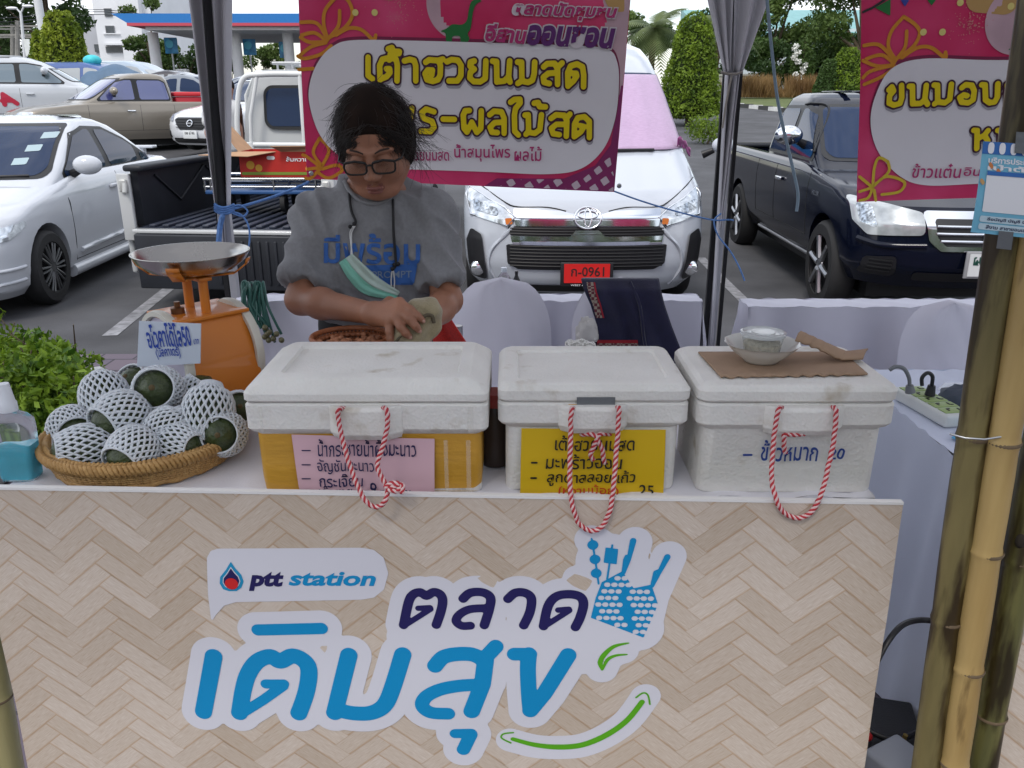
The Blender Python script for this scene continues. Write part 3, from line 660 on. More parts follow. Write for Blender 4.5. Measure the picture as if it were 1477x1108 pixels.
LAMP = M_('headlamp_lens', (.62, .66, .70), .08, .55, coat=1, var=.35, vs=22, det=2)
LAMPB = M_('headlamp_bulb', (.8, .82, .85), .06, .9)
AMBER = M_('amber_lens', (.6, .16, .02), .2); REDL = M_('red_lens', (.35, .01, .015), .2, coat=1)
TRIM = M_('dark_trim', (.012, .012, .013), .45); PLATE = M_('plate_white', (.66, .67, .67), .4)
def oval(cx, cz, rx, rz, n=40, a0=0, a1=2*PI): return [(cx+rx*math.cos(a0+(a1-a0)*i/n), cz+rz*math.sin(a0+(a1-a0)*i/n)) for i in range(n+1)]
def oval_badge(parent, hull, cx, cz, rx, rz, name='badge', off=.02, r=None, mat=None):
    r = r or rx*.09; f = lambda p: hull.front(p[0], p[1], off); b = MB()
    b.tube([f(p) for p in oval(cx, cz, rx, rz, 36)][:-1], r, 6, closed=True); b.tube([f(p) for p in oval(cx, cz+rz*.32, rx*.72, rz*.36, 30)][:-1], r*.8, 6, closed=True)
    b.tube([f(p) for p in oval(cx, cz-rz*.02, rx*.27, rz*.86, 30)][:-1], r*.8, 6, closed=True); return b.build(name, mat or CHROME, parent, 180, local=True)
SEDAN = [(.16, .12, 4.42, .78), (.24, .03, 4.48, .85), (.36, 0, 4.53, .875), (.55, .01, 4.54, .885), (.66, .05, 4.54, .885), (.76, .16, 4.53, .88), (.84, .42, 4.5, .87), (.91, .85, 4.46, .85), (.96, 1.15, 4.42, .83), (1.0, 1.32, 4.36, .79), (1.025, 1.6, 4.2, .7)]
SEDANG = [(.93, 1.05, 4.02, .80), (1.0, 1.22, 3.95, .785), (1.1, 1.42, 3.8, .76), (1.25, 1.72, 3.52, .70), (1.38, 2.02, 3.22, .645), (1.44, 2.22, 3.0, .60), (1.475, 2.45, 2.8, .53), (1.49, 2.65, 2.7, .40)]
SEDANW = [(1.55, .985), (2.12, 1.34), (2.42, 1.395), (2.85, 1.375), (3.25, 1.25), (3.72, 1.03), (3.68, .985)]
TRUCK = [(.34, .15, 5.1, .80), (.48, .03, 5.16, .86), (.62, 0, 5.2, .88), (.8, .03, 5.2, .89), (.92, .12, 5.2, .89), (1.0, .38, 5.2, .88), (1.05, .8, 5.2, .87), (1.09, 1.2, 5.2, .85), (1.11, 1.5, 5.2, .83)]
TRUCKG = [(1.04, 1.1, 3.34, .83), (1.15, 1.36, 3.34, .80), (1.35, 1.7, 3.32, .745), (1.55, 2.02, 3.28, .69), (1.64, 2.2, 3.22, .65), (1.685, 2.36, 3.12, .59), (1.70, 2.55, 2.95, .48)]
TRUCKW = [(1.62, 1.13), (2.08, 1.53), (2.3, 1.585), (3.02, 1.58), (3.14, 1.52), (3.2, 1.13)]
SUVR = [(.3, .12, 4.7, .82), (.45, .02, 4.76, .89), (.62, 0, 4.8, .91), (.85, .04, 4.8, .915), (.97, .18, 4.8, .91), (1.05, .6, 4.8, .90), (1.1, 1.1, 4.78, .88), (1.13, 1.4, 4.72, .85)]
SUVG = [(1.08, 1.12, 4.72, .86), (1.2, 1.36, 4.68, .82), (1.45, 1.75, 4.58, .76), (1.64, 2.1, 4.45, .70), (1.72, 2.35, 4.3, .64), (1.76, 2.6, 4.1, .5)]
SUVW = [(1.62, 1.15), (2.1, 1.56), (2.4, 1.61), (4.1, 1.58), (4.32, 1.42), (4.34, 1.15)]
def vehicle(name, label, cat, loc, rz, paint, kind='sedan', k=1.0, detail=1, group=None, rim='alloy', spokes=5, wheels=True, wr=None, tint=None, bedcut=True, visor=False, lampmat=None):
    rows, grows, wn, wy, r, gdf = {'sedan': (SEDAN, SEDANG, SEDANW, (.93, 3.53), .31, .3), 'pickup': (TRUCK, TRUCKG, TRUCKW, (.95, 4.02), .36, .28), 'suv': (SUVR, SUVG, SUVW, (.95, 3.8), .37, .3)}[kind]
    glass = tint or GLASSD
    t = thing(name, label, cat, loc, rz, group); lo = Hull(rows, .55, .35, 2.6, 3.4); gr = Hull(grows, gdf, .25, 2.4, 3)
    b = MB(); lo.mesh(b); body = b.build('body', paint, t, 35, local=True)
    cs = []
    for y in wy:
        for sg in (-1, 1): m = MB(); m.lathe([(r+.055, -.25), (r+.055, .25)], (sg*.86, y, r), 28, Matrix.Rotation(PI/2, 3, 'Y')); cs.append(m)
    if kind == 'pickup' and bedcut: m = MB(); m.box((0, 4.24, 1.02), (1.5, 1.7, .75)); cs.append(m)
    if detail: cut(body, cs)
    elif kind == 'pickup': cut(body, cs[-1:])
    b = MB(); gr.mesh(b); cab = b.build('cabin', paint, t, 35, local=True)
    for sg in (-1, 1):
        S_ = lambda y, z, o=.004: gr.side(y, z, sg, o)
        if detail: poly_patch('window_trim', wn, lambda y, z: S_(y, z, .003), TRIM, cab, .03, .03)
        yb = {'sedan': (2.58, 3.42), 'pickup': (2.48,), 'suv': (2.6, 3.5)}[kind]; edges = [0]+list(yb)+[9]
        for e0, e1 in zip(edges, edges[1:]):
            pl = clip_poly(wn, e0+.025, e1-.025)
            if len(pl) > 2: poly_patch('side_window', inset(pl, .03), lambda y, z: S_(y, z, .007), glass, cab, .03, .03)
    f0, f1 = grows[1][0]+.02, grows[-4][0]+.02; Fx = lambda z: gr.q(z)[2]*.93
    ws = [(-Fx(f0), f0), (Fx(f0), f0), (Fx(f1)*.97, f1), (-Fx(f1)*.97, f1)]
    if detail: poly_patch('windshield_trim', inset(ws, -.025), lambda x, z: gr.front(x, z, .008), TRIM, cab, .025, .05)
    poly_patch('windshield', ws, lambda x, z: gr.front(x, z, .014), glass, cab, .025, .06)
    poly_patch('rear_window', [(x*.95, z) for x, z in ws], lambda x, z: gr.rear(x, z, .006), glass, cab, .04, .06)
    if wheels:
        for y in wy:
            for sg in (-1, 1): wheel(t, .79, y, wr or r, .2, sg, rim, spokes)
    if detail:
        b = MB(); b.box((0, 2.3, .3), (1.3, 3.6, .2)); b.build('underbody', TRIM, t, local=True)
        for sg in (-1, 1): mirror(t, (sg*(gr.q(grows[2][0])[2]+.2), grows[2][1]+.28, grows[2][0]-.02), paint, sg, 1.0)
        dl = {'sedan': (1.42, 2.6, 3.55), 'pickup': (1.45, 2.5, 3.22), 'suv': (1.42, 2.6, 3.6)}[kind]; zt = rows[-3][0]
        for sg in (-1, 1):
            b = MB()
            for y in dl: seam(b, [lo.side(y, z, sg, -.001) for z in np.linspace(rows[1][0]+.04, zt, 6)])
            seam(b, [lo.side(y, rows[1][0]+.05, sg, -.001) for y in np.linspace(dl[0], dl[-1], 6)])
            b.build('door_seams', M_('seam', (.02, .02, .02), .9), body, local=True)
        for sg in (-1, 1):
            for y in (dl[1]-.2, dl[2]-.22)[:1 if kind == 'pickup' else 2]:
                b = MB(); p = lo.side(y, zt-.12, sg, .02); b.box(p, (.03, .17, .035), bev=.01); b.build('door_handle', paint if kind != 'pickup' else CHROME, t, 60, local=True)
    return t, lo, gr, body, cab
def clip_poly(pl, a, b):
    for ax, sg in ((a, 1), (b, -1)):
        o = []
        for i in range(len(pl)):
            p, q = pl[i-1], pl[i]; dp, dq = (p[0]-ax)*sg, (q[0]-ax)*sg
            if (dp < 0) != (dq < 0): u = dp/(dp-dq); o.append((p[0]+u*(q[0]-p[0]), p[1]+u*(q[1]-p[1])))
            if dq >= 0: o.append(q)
        pl = o
    return pl
FR = lambda h, off: (lambda x, z: h.front(x, z, off))
# ---------------------------------------------------------------- white sedan, near left
PW = carpaint('white', (.54, .56, .60), .2); PPW = carpaint('pearl', (.62, .64, .66), .25)
cor, lo, gr, body, cab = vehicle('white_sedan', 'white sedan with dark ten-spoke wheels and tinted windows at the left edge', 'car', (-4.66, 5.92, -.1), R(3.2), PW, 'sedan', rim='dark', spokes=10)
for sg in (-1, 1):
    poly_patch('headlight', [(.06, .60), (.36, .62), (.62, .71), (.60, .74), (.3, .71), (.02, .66)], lambda y, z: lo.side(y, z, sg, .006), LAMP, cor, .02, .02)
    b = MB(); b.tube([lo.side(y, .36+.02*(y-1.5), sg, .008) for y in np.linspace(1.5, 3.1, 14)], .022, 6); b.build('side_moulding', PW, cor, 60, local=True)
    b = MB(); b.tube([lo.side(y, .2, sg, .012) for y in np.linspace(1.35, 3.1, 14)], .06, 8); b.build('side_skirt', PW, cor, 60, local=True)
    b = MB(); b.tube([lo.side(y, .25+.05*(y > .2), sg, .004) for y in np.linspace(.2, .5, 6)], .014, 6); b.tube([lo.side(y, .40, sg, .004) for y in np.linspace(.15, .5, 6)], .014, 6); b.build('bumper_crease', PW, body, 60, local=True)
    poly_patch('tail_light', [(4.1, .72), (4.5, .72), (4.48, .86), (4.15, .82)], lambda y, z: lo.side(y, z, sg, .006), REDL, cor, .03, .02)
poly_patch('grille', [(-.42, .56), (.42, .56), (.36, .68), (-.36, .68)], FR(lo, .008), TRIM, cor, .02, .02); poly_patch('lower_intake', [(-.55, .24), (.55, .24), (.5, .4), (-.5, .4)], FR(lo, .008), TRIM, cor, .02, .03)
oval_badge(cor, lo, 0, .63, .07, .045)
b = MB(); b.box((0, 4.34, 1.1), (1.3, .16, .03), bev=.012)
for x in (-.5, .5): b.box((x, 4.34, 1.05), (.05, .1, .08))
b.build('spoiler', PW, cor, 60, local=True)
STK = M_('sticker_pale', (.35, .45, .48), .4)
for k, (x, z) in enumerate(((.50, 1.30), (.46, 1.20), (.43, 1.10))):
    poly_patch('windshield_sticker', [(x, z), (x+.11, z+.005), (x+.10, z+.055), (x-.01, z+.05)], FR(gr, .020), STK, cor, .01)
b = MB(); b.tube(catmull([gr.front(x, 1.015+.008*x, .02) for x in (-.5, -.1, .3, .62)], 5), .012, 6); b.build('wiper', BLACK, cor, 60, local=True)
# ---------------------------------------------------------------- white pickup with the open black-lined bed
LIN = M_('bed_liner', (.016, .018, .024), .5, var=.2, bump=.12, bs=120); PWP = carpaint('offwhite', (.50, .51, .51), .35)
tr = thing('white_pickup', 'white pickup with its black-lined bed open and tailgate hanging down', 'pickup truck', (-2.22, 6.6, -.13), R(-5.5))
W2, y0, y1, zf, zw = .76, 0.0, 2.25, .70, 1.14; b = MB()
b.box((0, (y0+y1)/2, zf-.03), (2*W2, y1-y0, .06)); 
for i in range(13): x = -W2+.1+i*(2*W2-.2)/12; b.box((x, (y0+y1)/2, zf+.012), (.055, y1-y0-.06, .024), bev=.008)
b.build('bed_floor', M_('bed_floor_liner', (.03, .036, .055), .42, var=.25, vs=4, bump=.1, bs=90), tr, 40, local=True)
for sg in (-1, 1):
    b = MB(); b.box((sg*(W2+.03), (y0+y1)/2+.05, (zf+zw)/2), (.06, y1-y0-.1, zw-zf)); b.box((sg*(W2+.0), (y0+y1)/2+.02, zw+.015), (.16, y1-y0, .05), bev=.02)
    o = b.build('bed_liner_wall', LIN, tr, 40, local=True)
    b = MB(); xi = sg*(W2-.004)
    b.tube([(xi, .35, zw-.06), (xi, .75, zw-.30), (xi, 1.25, zw-.05)], .012, 6); b.tube([(xi, 1.3, zw-.06), (xi, 1.75, zw-.28), (xi, 2.15, zw-.06)], .012, 6); b.build('liner_rib', LIN, o, 60, local=True)
    b = MB(); b.box((sg*(W2+.09), 1.15, .72), (.05, 2.28, .78), bev=.02); b.box((sg*(W2+.06), -.015, .86), (.10, .03, .52), bev=.008); b.build('bed_side', PWP, tr, 40, local=True)
    b = MB(); b.box((sg*(W2+.05), -.035, 1.03), (.06, .05, .1), bev=.012); b.tube([(sg*(W2+.03), -.05, 1.05), (sg*(W2+.03), -.07, .98)], .018, 8); b.build('latch', M_('latch_metal', (.5, .5, .48), .4, .5), tr, 40, local=True)
b = MB(); b.box((0, y1+.03, .92), (2*W2+.1, .06, .5)); 
for z in (.82, .94, 1.06): b.box((0, y1-.012, z), (2*W2, .03, .05), bev=.01)
b.build('bed_front_wall', LIN, tr, 40, local=True)
b = MB(); b.box((0, -.075, zf-.012), (1.5, .09, .03), bev=.008); b.build('tailgate_edge', PWP, tr, 40, local=True)
b = MB(); b.box((.02, -.13, .455), (1.5, .035, .43), bev=.012)
for i in range(12): b.box((-.05+i*.066, -.152, .46), (.022, .02, .34), bev=.006)
g = b.build('tailgate', LIN, tr, 40, local=True)
b = MB(); b.tube([(-.38+.09*math.cos(a), -.155, .46+.09*math.sin(a)) for a in np.linspace(0, 2*PI, 24)][:-1], .008, 6, closed=True); b.tube([(-.66, -.155, .37), (-.5, -.155, .5), (-.38, -.155, .55)], .006, 6); b.build('moulded_rib', LIN, g, 60, local=True)
b = MB(); b.box((0, .12, .3), (1.5, .14, .14), bev=.03); b.build('rear_bumper', TRIM, tr, local=True)
# cab seen from behind
b = MB(); cw = .80
cabp = [(-cw, .55), (-cw, 1.25), (-cw+.03, 1.58), (-cw+.13, 1.88), (-cw+.25, 1.95), (cw-.25, 1.95), (cw-.13, 1.88), (cw-.03, 1.58), (cw, 1.25), (cw, .55)]
b.prism(cabp, lambda x, z: Vector((x, 2.36+max(0, z-1.2)*.12, z)), lambda x, z: Vector((x*.98, 3.9-max(0, z-1.2)*.3, z))); cabm = b.build('cab', PWP, tr, 30, local=True)
b = MB(); b.prism([(-.86, .45), (-.86, 1.02), (-.78, 1.1), (.78, 1.1), (.86, 1.02), (.86, .45)], lambda x, z: Vector((x, 3.6, z)), lambda x, z: Vector((x*.95, 5.1, z-max(0, z-.9)*.5))); b.build('hood', PWP, tr, 30, local=True)
cb = lambda x, z: Vector((x, 2.352+max(0, z-1.2)*.12, z))
wp = [(-.54, 1.40), (.54, 1.40), (.54, 1.77), (-.54, 1.77)]
poly_patch('window_seal', inset(wp, -.03), lambda x, z: cb(x, z)-Vector((0, .004, 0)), TRIM, cabm, .02, .1); pane = poly_patch('rear_window', wp, lambda x, z: cb(x, z)-Vector((0, .009, 0)), GLASSD, cabm, .02, .08)
b = MB(); b.box(cb(-.12, 1.58)-Vector((0, .02, 0)), (.03, .02, .38)); b.build('window_bar', PWP, cabm, local=True)
b = MB(); fy = 2.24
b.tube(catmull([(-.82, fy, 1.15), (-.80, fy, 1.5), (-.72, fy+.02, 1.84), (-.5, fy+.03, 1.9), (0, fy+.03, 1.9), (.5, fy+.03, 1.9), (.72, fy+.02, 1.84), (.80, fy, 1.5), (.82, fy, 1.15)], 6), .028, 8)
b.tube([(-.8, fy, 1.22), (.8, fy, 1.22)], .028, 8); b.tube([(-.12, fy+.01, 1.22), (-.12, fy+.03, 1.9)], .024, 8); b.tube([(-.68, fy, 1.22), (-.66, fy, 1.5), (-.56, fy+.03, 1.9)], .02, 8); b.tube([(-.66, fy-.02, 1.05), (-.68, fy-.01, 1.24)], .032, 8)
b.tube([(-.86, fy+.4, 1.2), (-.84, fy+.38, 1.7), (-.7, fy+.35, 1.93), (.7, fy+.35, 1.93), (.84, fy+.38, 1.7), (.86, fy+.4, 1.2)], .02, 8)
b.build('headache_rack', M_('rack_white', (.66, .67, .66), .35, coat=.4), tr, 50, local=True)
b = MB()
for z in (1.93, 2.02): b.tube([(-.55, 2.7, z), (.8, 2.7, z), (.8, 3.5, z), (-.55, 3.5, z)], .016, 6, closed=True)
for i in range(9): b.tube([(-.5+i*.16, 2.7, 1.9), (-.5+i*.16, 2.7, 2.03)], .012, 6)
b.build('roof_rack', GREYM, tr, 50, local=True)
for sg in (-1, 1):
    for y in (1.0, 4.2): wheel(tr, .76, y, .34, .2, sg, 'alloy', 6)
b = MB(); b.box((0, 2.4, .42), (1.2, 4.6, .16)); b.build('chassis', TRIM, tr, local=True)
# trolley and carton in the bed
tz = -.1+zf+.026; q = Vector((-2.14, 7.55, tz-.02)); t = thing('platform_trolley', 'blue-decked platform trolley on black castors standing in the pickup bed', 'trolley', q)
TB = M_('trolley_blue', (.035, .10, .26), .4, var=.1); b = MB(); b.box(q+Vector((0, 0, .175)), (.98, .55, .035), bev=.01); b.build('deck', TB, t, 40)
b = MB()
for y in (-.26, .26): b.tube([q+Vector((-.5, y, .285)), q+Vector((.5, y, .285))], .014, 8); b.tube([q+Vector((-.5, y, .22)), q+Vector((.5, y, .22))], .01, 8)
for x in (-.49, -.44, .1, .46): 
    for y in (-.26, .26): b.tube([q+Vector((x, y, .18)), q+Vector((x, y, .3))], .012, 8)
b.build('side_rails', STEEL, t, 50)
for x in (-.3, .16, .42):
    for y in (-.2, .2):
        b = MB(); b.lathe([(.03, -.02), (.075, -.02), (.08, 0), (.075, .02), (.03, .02)], q+Vector((x, y, .08)), 20, Matrix.Rotation(PI/2, 3, 'Y')); b.box(q+Vector((x, y, .135)), (.055, .06, .05)); b.build('castor', RUBBER, t, 40)
RC = M_('red_carton', (.42, .018, .012), .55, var=.12, vs=7); KR = M_('kraft_card', (.42, .25, .14), .8, var=.1, vs=12)
q2 = q+Vector((.08, 0, .297)); t = thing('carton', 'red printed carton with open kraft flaps sitting on the trolley', 'cardboard box', q2)
b = MB(); x0, x1, ya, yb_, hh = -.27, .52, -.2, .2, .21
for a, c in (((x0, ya), (x1, ya)), ((x1, ya), (x1, yb_)), ((x1, yb_), (x0, yb_)), ((x0, yb_), (x0, ya))): b.quad(q2+Vector((*a, 0)), q2+Vector((*c, 0)), q2+Vector((*c, hh)), q2+Vector((*a, hh)))
b.quad(q2+Vector((x0, ya, .003)), q2+Vector((x1, ya, .003)), q2+Vector((x1, yb_, .003)), q2+Vector((x0, yb_, .003))); b.build('box_body', RC, t, solid=.005)
for fl in ([(x0, ya, hh), (x0, yb_, hh), (x0-.27, yb_+.1, hh+.27), (x0-.25, ya+.12, hh+.3)], [(x0, ya, hh), (x0+.32, ya, hh), (x0+.12, ya-.16, hh-.03), (x0-.3, ya-.13, hh-.02)], [(x0+.36, ya, hh), (x1, ya, hh), (x1, ya-.02, hh+.05), (x0+.3, ya-.1, hh+.05)], [(x1, ya, hh), (x1, yb_, hh), (x1+.15, yb_, hh-.08), (x1+.15, ya, hh-.08)]):
    b = MB(); b.quad(*[q2+Vector(p) for p in fl]); b.build('flap', KR, t, solid=.005)
pl = Plane(q2+Vector((0, ya-.004, 0)), (1, 0, 0)); YG = M_('fruit_yellow', (.55, .28, .03), .6); GN = M_('fruit_green', (.18, .25, .03), .6)
strokes_decal('fruit_print', [([(x0+.09, .10)], [.035]), ([(x0+.16, .075)], [.03]), ([(x1-.12, .07)], [.03]), ([(x1-.20, .07)], [.03]), ([(x1-.05, .085)], [.03])], pl.at, YG, t, h=.008)
strokes_decal('leaf_print', [([(x0+.02, .03), (x1-.02, .03)], .012)], lambda u, v: pl.at(u, v, .002), GN, t, h=.008)
text('print', 'ส้มหวาน', lambda u, v: pl.at(u, v, .003), (.13, .32, .13, .17), WHITE, t, .02)
strokes_decal('label_print', [([(-.02, .16), (.02, .16)], .015)], lambda u, v: pl.at(u, v, .003), M_('label_grey', (.6, .6, .6), .6), t, h=.006)
# ---------------------------------------------------------------- white van
PV = carpaint('van_white', (.47, .50, .55), .2)
VAN = [(.2, .16, 5.7, .84), (.3, .05, 5.75, .91), (.45, 0, 5.8, .945), (.62, 0, 5.8, .955), (.8, .03, 5.8, .955), (.9, .10, 5.8, .953), (.97, .2, 5.8, .95), (1.03, .34, 5.8, .945), (1.1, .5, 5.8, .938), (1.17, .66, 5.8, .93), (1.22, .76, 5.78, .92), (1.4, 1.0, 5.76, .885), (1.65, 1.3, 5.74, .83), (1.88, 1.6, 5.7, .77), (2.0, 1.8, 5.65, .73), (2.09, 2.0, 5.6, .68), (2.15, 2.3, 5.5, .6), (2.18, 2.6, 5.3, .45)]
VX, VY = .565, 6.25
van = thing('white_van', 'white passenger van with a chrome grille and a red number plate', 'van', (VX, VY, -.1)); vh = Hull(VAN, .55, .35, 2.7, 3.4); b = MB(); vh.mesh(b, 3, 12); vb = b.build('body', PV, van, 35, local=True)
cs = []
for sg in (-1, 1):
    for y in (1.0, 4.6): m = MB(); m.lathe([(.40, -.25), (.40, .25)], (sg*.93, y, .34), 28, Matrix.Rotation(PI/2, 3, 'Y')); cs.append(m); wheel(van, .85, y, .34, .2, sg, 'alloy', 6)
cut(vb, cs)
poly_patch('windshield', [(-.84, 1.24), (.84, 1.24), (.73, 1.86), (-.73, 1.86)], FR(vh, .006), GLASSD, vb, .03, .06)
V_ = FR(vh, .008)
def vp(px, py):      # photo point -> (x, z) on the van front
    x, z = 0, .6
    for _ in range(25):
        yf = vh.front(x, min(2.1, max(.22, z)), 0).y+VY; p = P(px, py, yf); x, z = max(-.94, min(.94, p.x-VX)), min(2.1, max(.22, p.z+.1))
    return (x, z)
CHR2 = M_('chrome_panel', (.72, .74, .77), .1, 1.0)
def sym(f): return [f(1), f(-1)]
# measured right half (mirrored): headlamp, chrome bars, grille, fog recess
HL = [(.54, .80), (.60, .735), (.885, .80), (.93, .93), (.90, .985), (.75, .92), (.62, .865)]
for sg in (1, -1):
    pm = lambda pts: [(x*sg, z) for x, z in pts]
    poly_patch('headlight', pm(HL), FR(vh, .012), LAMP, van, .015, .01); b = MB(); b.tube([vh.front(x, z, .016) for x, z in pm(HL)], .008, 6, closed=True); b.build('headlight_rim', CHROME, van, 60, local=True)
    poly_patch('headlight_bulb', pm([(.66, .80), (.86, .835), (.88, .92), (.68, .86)]), FR(vh, .018), M_('lamp_facets', (.42, .45, .48), .1, .9, var=.8, vs=40, det=1), van, .015, .02)
    poly_patch('indicator', pm([(.56, .75), (.61, .745), (.62, .79), (.57, .795)]), FR(vh, .02), AMBER, van, .01)
    poly_patch('fog_recess', pm([(.76, .30), (.90, .31), (.925, .60), (.885, .70), (.80, .66)]), FR(vh, .022), BLACK, van, .012, .02)
    b = MB(); p = vh.front(.83*sg, .39, .03); b.lathe([(.001, .02), (.05, .016), (.062, 0)], p, 20, Matrix.Rotation(PI/2, 3, 'X')); b.build('fog_light', LAMPB, van, 180, local=True)
    b = MB(); b.tube(catmull([vh.front(sg*x, z, .0) for x, z in ((.55, .74), (.62, .66), (.72, .55), (.74, .40), (.66, .27))], 6), .016, 6); b.build('bumper_crease', PV, vb, 60, local=True)
    seamb = MB(); seamb.tube(catmull([vh.front(sg*x, z, .0) for x, z in ((.16, .845), (.3, .87), (.52, .87), (.62, .9), (.78, .985), (.9, 1.04))], 6), .005, 5); seamb.build('hood_seam', M_('seam', (.02, .02, .02), .9), vb, local=True)
    mirror(van, (sg*1.22, 1.05, 1.27), PV, sg, .8)
    for ya, yb_ in ((1.3, 2.1), (2.2, 3.6), (3.7, 5.4)):
        if sg: poly_patch('side_window', [(ya, 1.3), (yb_, 1.3), (yb_, 1.85), (ya+.25*(ya < 2), 1.85)], lambda y, z: vh.side(y, z, sg, .006), GLASSD, vb, .04, .06)
poly_patch('chrome_grille_bar', [(-.54, .735), (-.08, .745), (.08, .745), (.54, .735), (.56, .86), (.2, .85), (.12, .83), (-.12, .83), (-.2, .85), (-.56, .86)], FR(vh, .014), CHR2, van, .015, .01)
poly_patch('upper_grille', [(-.58, .665), (.58, .665), (.6, .735), (-.6, .735)], FR(vh, .010), BLACK, van, .015)
poly_patch('chrome_middle_bar', [(-.56, .60), (.56, .60), (.58, .665), (.13, .665), (.09, .71), (-.09, .71), (-.13, .665), (-.58, .665)], FR(vh, .018), CHR2, van, .012)
poly_patch('lower_grille', [(-.60, .455), (-.52, .41), (.52, .41), (.60, .455), (.61, .60), (-.61, .60)], FR(vh, .010), BLACK, van, .015)
b = MB()
for z in (.44, .465, .49, .515, .54, .565, .59, .68, .70, .72): b.tube([vh.front(x, z, .014) for x in np.linspace(-.58, .58, 12)], .0055, 5)
b.build('grille_slats', M_('slat_grey', (.009, .009, .010), .5, .2), van, 60, local=True)
oval_badge(van, vh, 0, .80, .10, .075, off=.026); poly_patch('badge_backing', oval(0, .80, .11, .082, 30)[:-1], FR(vh, .019), CHR2, van, .012)
poly_patch('lower_intake', [(-.45, .215), (.45, .215), (.5, .28), (-.5, .28)], FR(vh, .01), BLACK, van, .015)
b = MB(); b.box((0, -.03, .385), (.40, .02, .185), bev=.008); plate = b.build('number_plate', BLACK, van, 40, local=True)
b = MB(); b.box((0, -.044, .395), (.345, .01, .145)); b.build('plate_face', M_('plate_red', (.62, .015, .012), .35, coat=.5), plate, local=True)
text('plate_digits', 'ก-0961', lambda u, v: Vector((u, -.051, v)), (-.12, .13, .372, .446), M_('plate_ink', (.03, .01, .01), .6), plate, .012, local=True)
text('plate_province', 'WEST AUTOSALES', lambda u, v: Vector((u, -.0415, v)), (-.12, .12, .298, .311), WHITE, plate, .01, local=True)
b = MB(); b.tube(catmull([vh.front(x, 1.235, .03) for x in (-.5, -.2, .1)], 5), .012, 6); b.tube(catmull([vh.front(x, 1.245, .03) for x in (-.05, .3, .6)], 5), .012, 6); b.build('wipers', BLACK, van, 60, local=True)
# cloth over the windscreen
PNK = M_('pink_cloth', (.47, .33, .48), .9, var=.1, vs=30, vstretch=(1, .15, 6), sheen=.3, bump=.25, bs=220)
t = thing('windscreen_cloth', 'pink-lilac cloth spread over the van windscreen as a sunshade', 'cloth', (VX, VY+.8, 1.2)); b = MB()
def cl(u, v):
    z = 1.245+v*.60; x = (u*2-1)*(vh.q(z)[2]*.985-.01); p = vh.front(x, z, .026+.009*math.sin(u*31+v*2)+.006*math.sin(u*57-v*3)+.006*math.sin(v*11+u*5)); return p+Vector((VX, VY, -.1))
b.grid(cl, 48, 20); b.build('sheet', PNK, t, 180, solid=.003)
b = MB(); e = vh.front(.80, 1.26, .04)+Vector((VX, VY, -.1))
def frg(u, v): return e+Vector((.02+.16*u, .02+.22*u, .03+.05*math.sin(v*4+u)-.10*u*u+.07*v*(1-.3*u)-.03))+Vector((0, 0, .012*math.sin(u*19+v*9)))
b.grid(frg, 14, 8); b.build('fringe', M_('magenta_cloth', (.30, .02, .20), .8, sheen=.3), t, 180, solid=.004)
# ---------------------------------------------------------------- dark pickup at right
PN = M_('paint_navy', (.004, .006, .016), .10, 0, 0, spec=.38)
hil, lo, gr, body, cab = vehicle('dark_pickup', 'shiny dark navy pickup with chrome mirrors parked at right behind the second banner', 'pickup truck', (3.36, 5.78, -.1), R(-2), PN, 'pickup', rim='alloy', spokes=6)
for o in kids(hil):
    if o.name.startswith('wing_mirror'): o.data.materials[0] = CHROME
for sg in (1, -1):
    pm = lambda pts: [(x*sg, z) for x, z in pts]
    poly_patch('headlight', pm([(.47, .735), (.80, .715), (.868, .80), (.872, .97), (.66, .93), (.47, .885)]), FR(lo, .012), M_('hazed_lens', (.42, .45, .46), .16, .3, coat=1, var=.25, vs=14), hil, .015, .03)
    poly_patch('headlight_bulb', pm([(.75, .76), (.84, .80), (.85, .93), (.77, .92)]), FR(lo, .018), M_('lamp_facets', (.42, .45, .48), .1, .9, var=.8, vs=40, det=1), hil, .012, .02)
    poly_patch('fog_recess', pm([(.60, .42), (.80, .42), (.80, .56), (.62, .58)]), FR(lo, .01), BLACK, hil, .015, .03)
    b = MB(); p = lo.front(.70*sg, .5, .012)
    for dz in (-.04, -.013, .013, .04): b.tube([lo.front(sg*x, .5+dz, .016) for x in (.64, .70, .77)], .006, 5)
    b.build('fog_slats', TRIM, hil, local=True)
    b = MB(); b.tube(catmull([lo.side(y, .36, sg, .01) for y in (1.45, 2.2, 3.2)], 5), .016, 6); b.build('sill_trim', M_('sill_grey', (.3, .3, .31), .4, .6), hil, 60, local=True)
    b = MB(); b.tube(catmull([lo.front(sg*x, z, .005) for x, z in ((.45, .66), (.7, .65), (.84, .68))], 5), .022, 6); b.build('bumper_lip', PN, body, 60, local=True)
    poly_patch('badge_text_plate', [(1.02, .86), (1.03, .86), (1.03, .861), (1.02, .861)], lambda y, z: lo.side(y, z, sg, .005), CHROME, hil, .01)
text('model_badge', 'HILUX', lambda u, v: lo.side(u, v, -1, .006), (1.30, 1.12, .885, .925), CHROME, hil, .01, local=True)
poly_patch('grille_frame', [(-.46, .70), (.46, .70), (.40, .66), (.30, .635), (-.30, .635), (-.40, .66)][:0] or [(-.36, .63), (.36, .63), (.44, .70), (.48, .90), (-.48, .90), (-.44, .70)], FR(lo, .012), CHROME, hil, .015, .03)
poly_patch('grille', [(-.33, .665), (.33, .665), (.39, .73), (.41, .85), (-.41, .85), (-.39, .73)], FR(lo, .017), BLACK, hil, .015, .02)
b = MB()
for z in (.70, .75, .80): b.tube([lo.front(x, z, .024) for x in np.linspace(-.37-.03*(z > .72), .37+.03*(z > .72), 12)], .0105, 6)
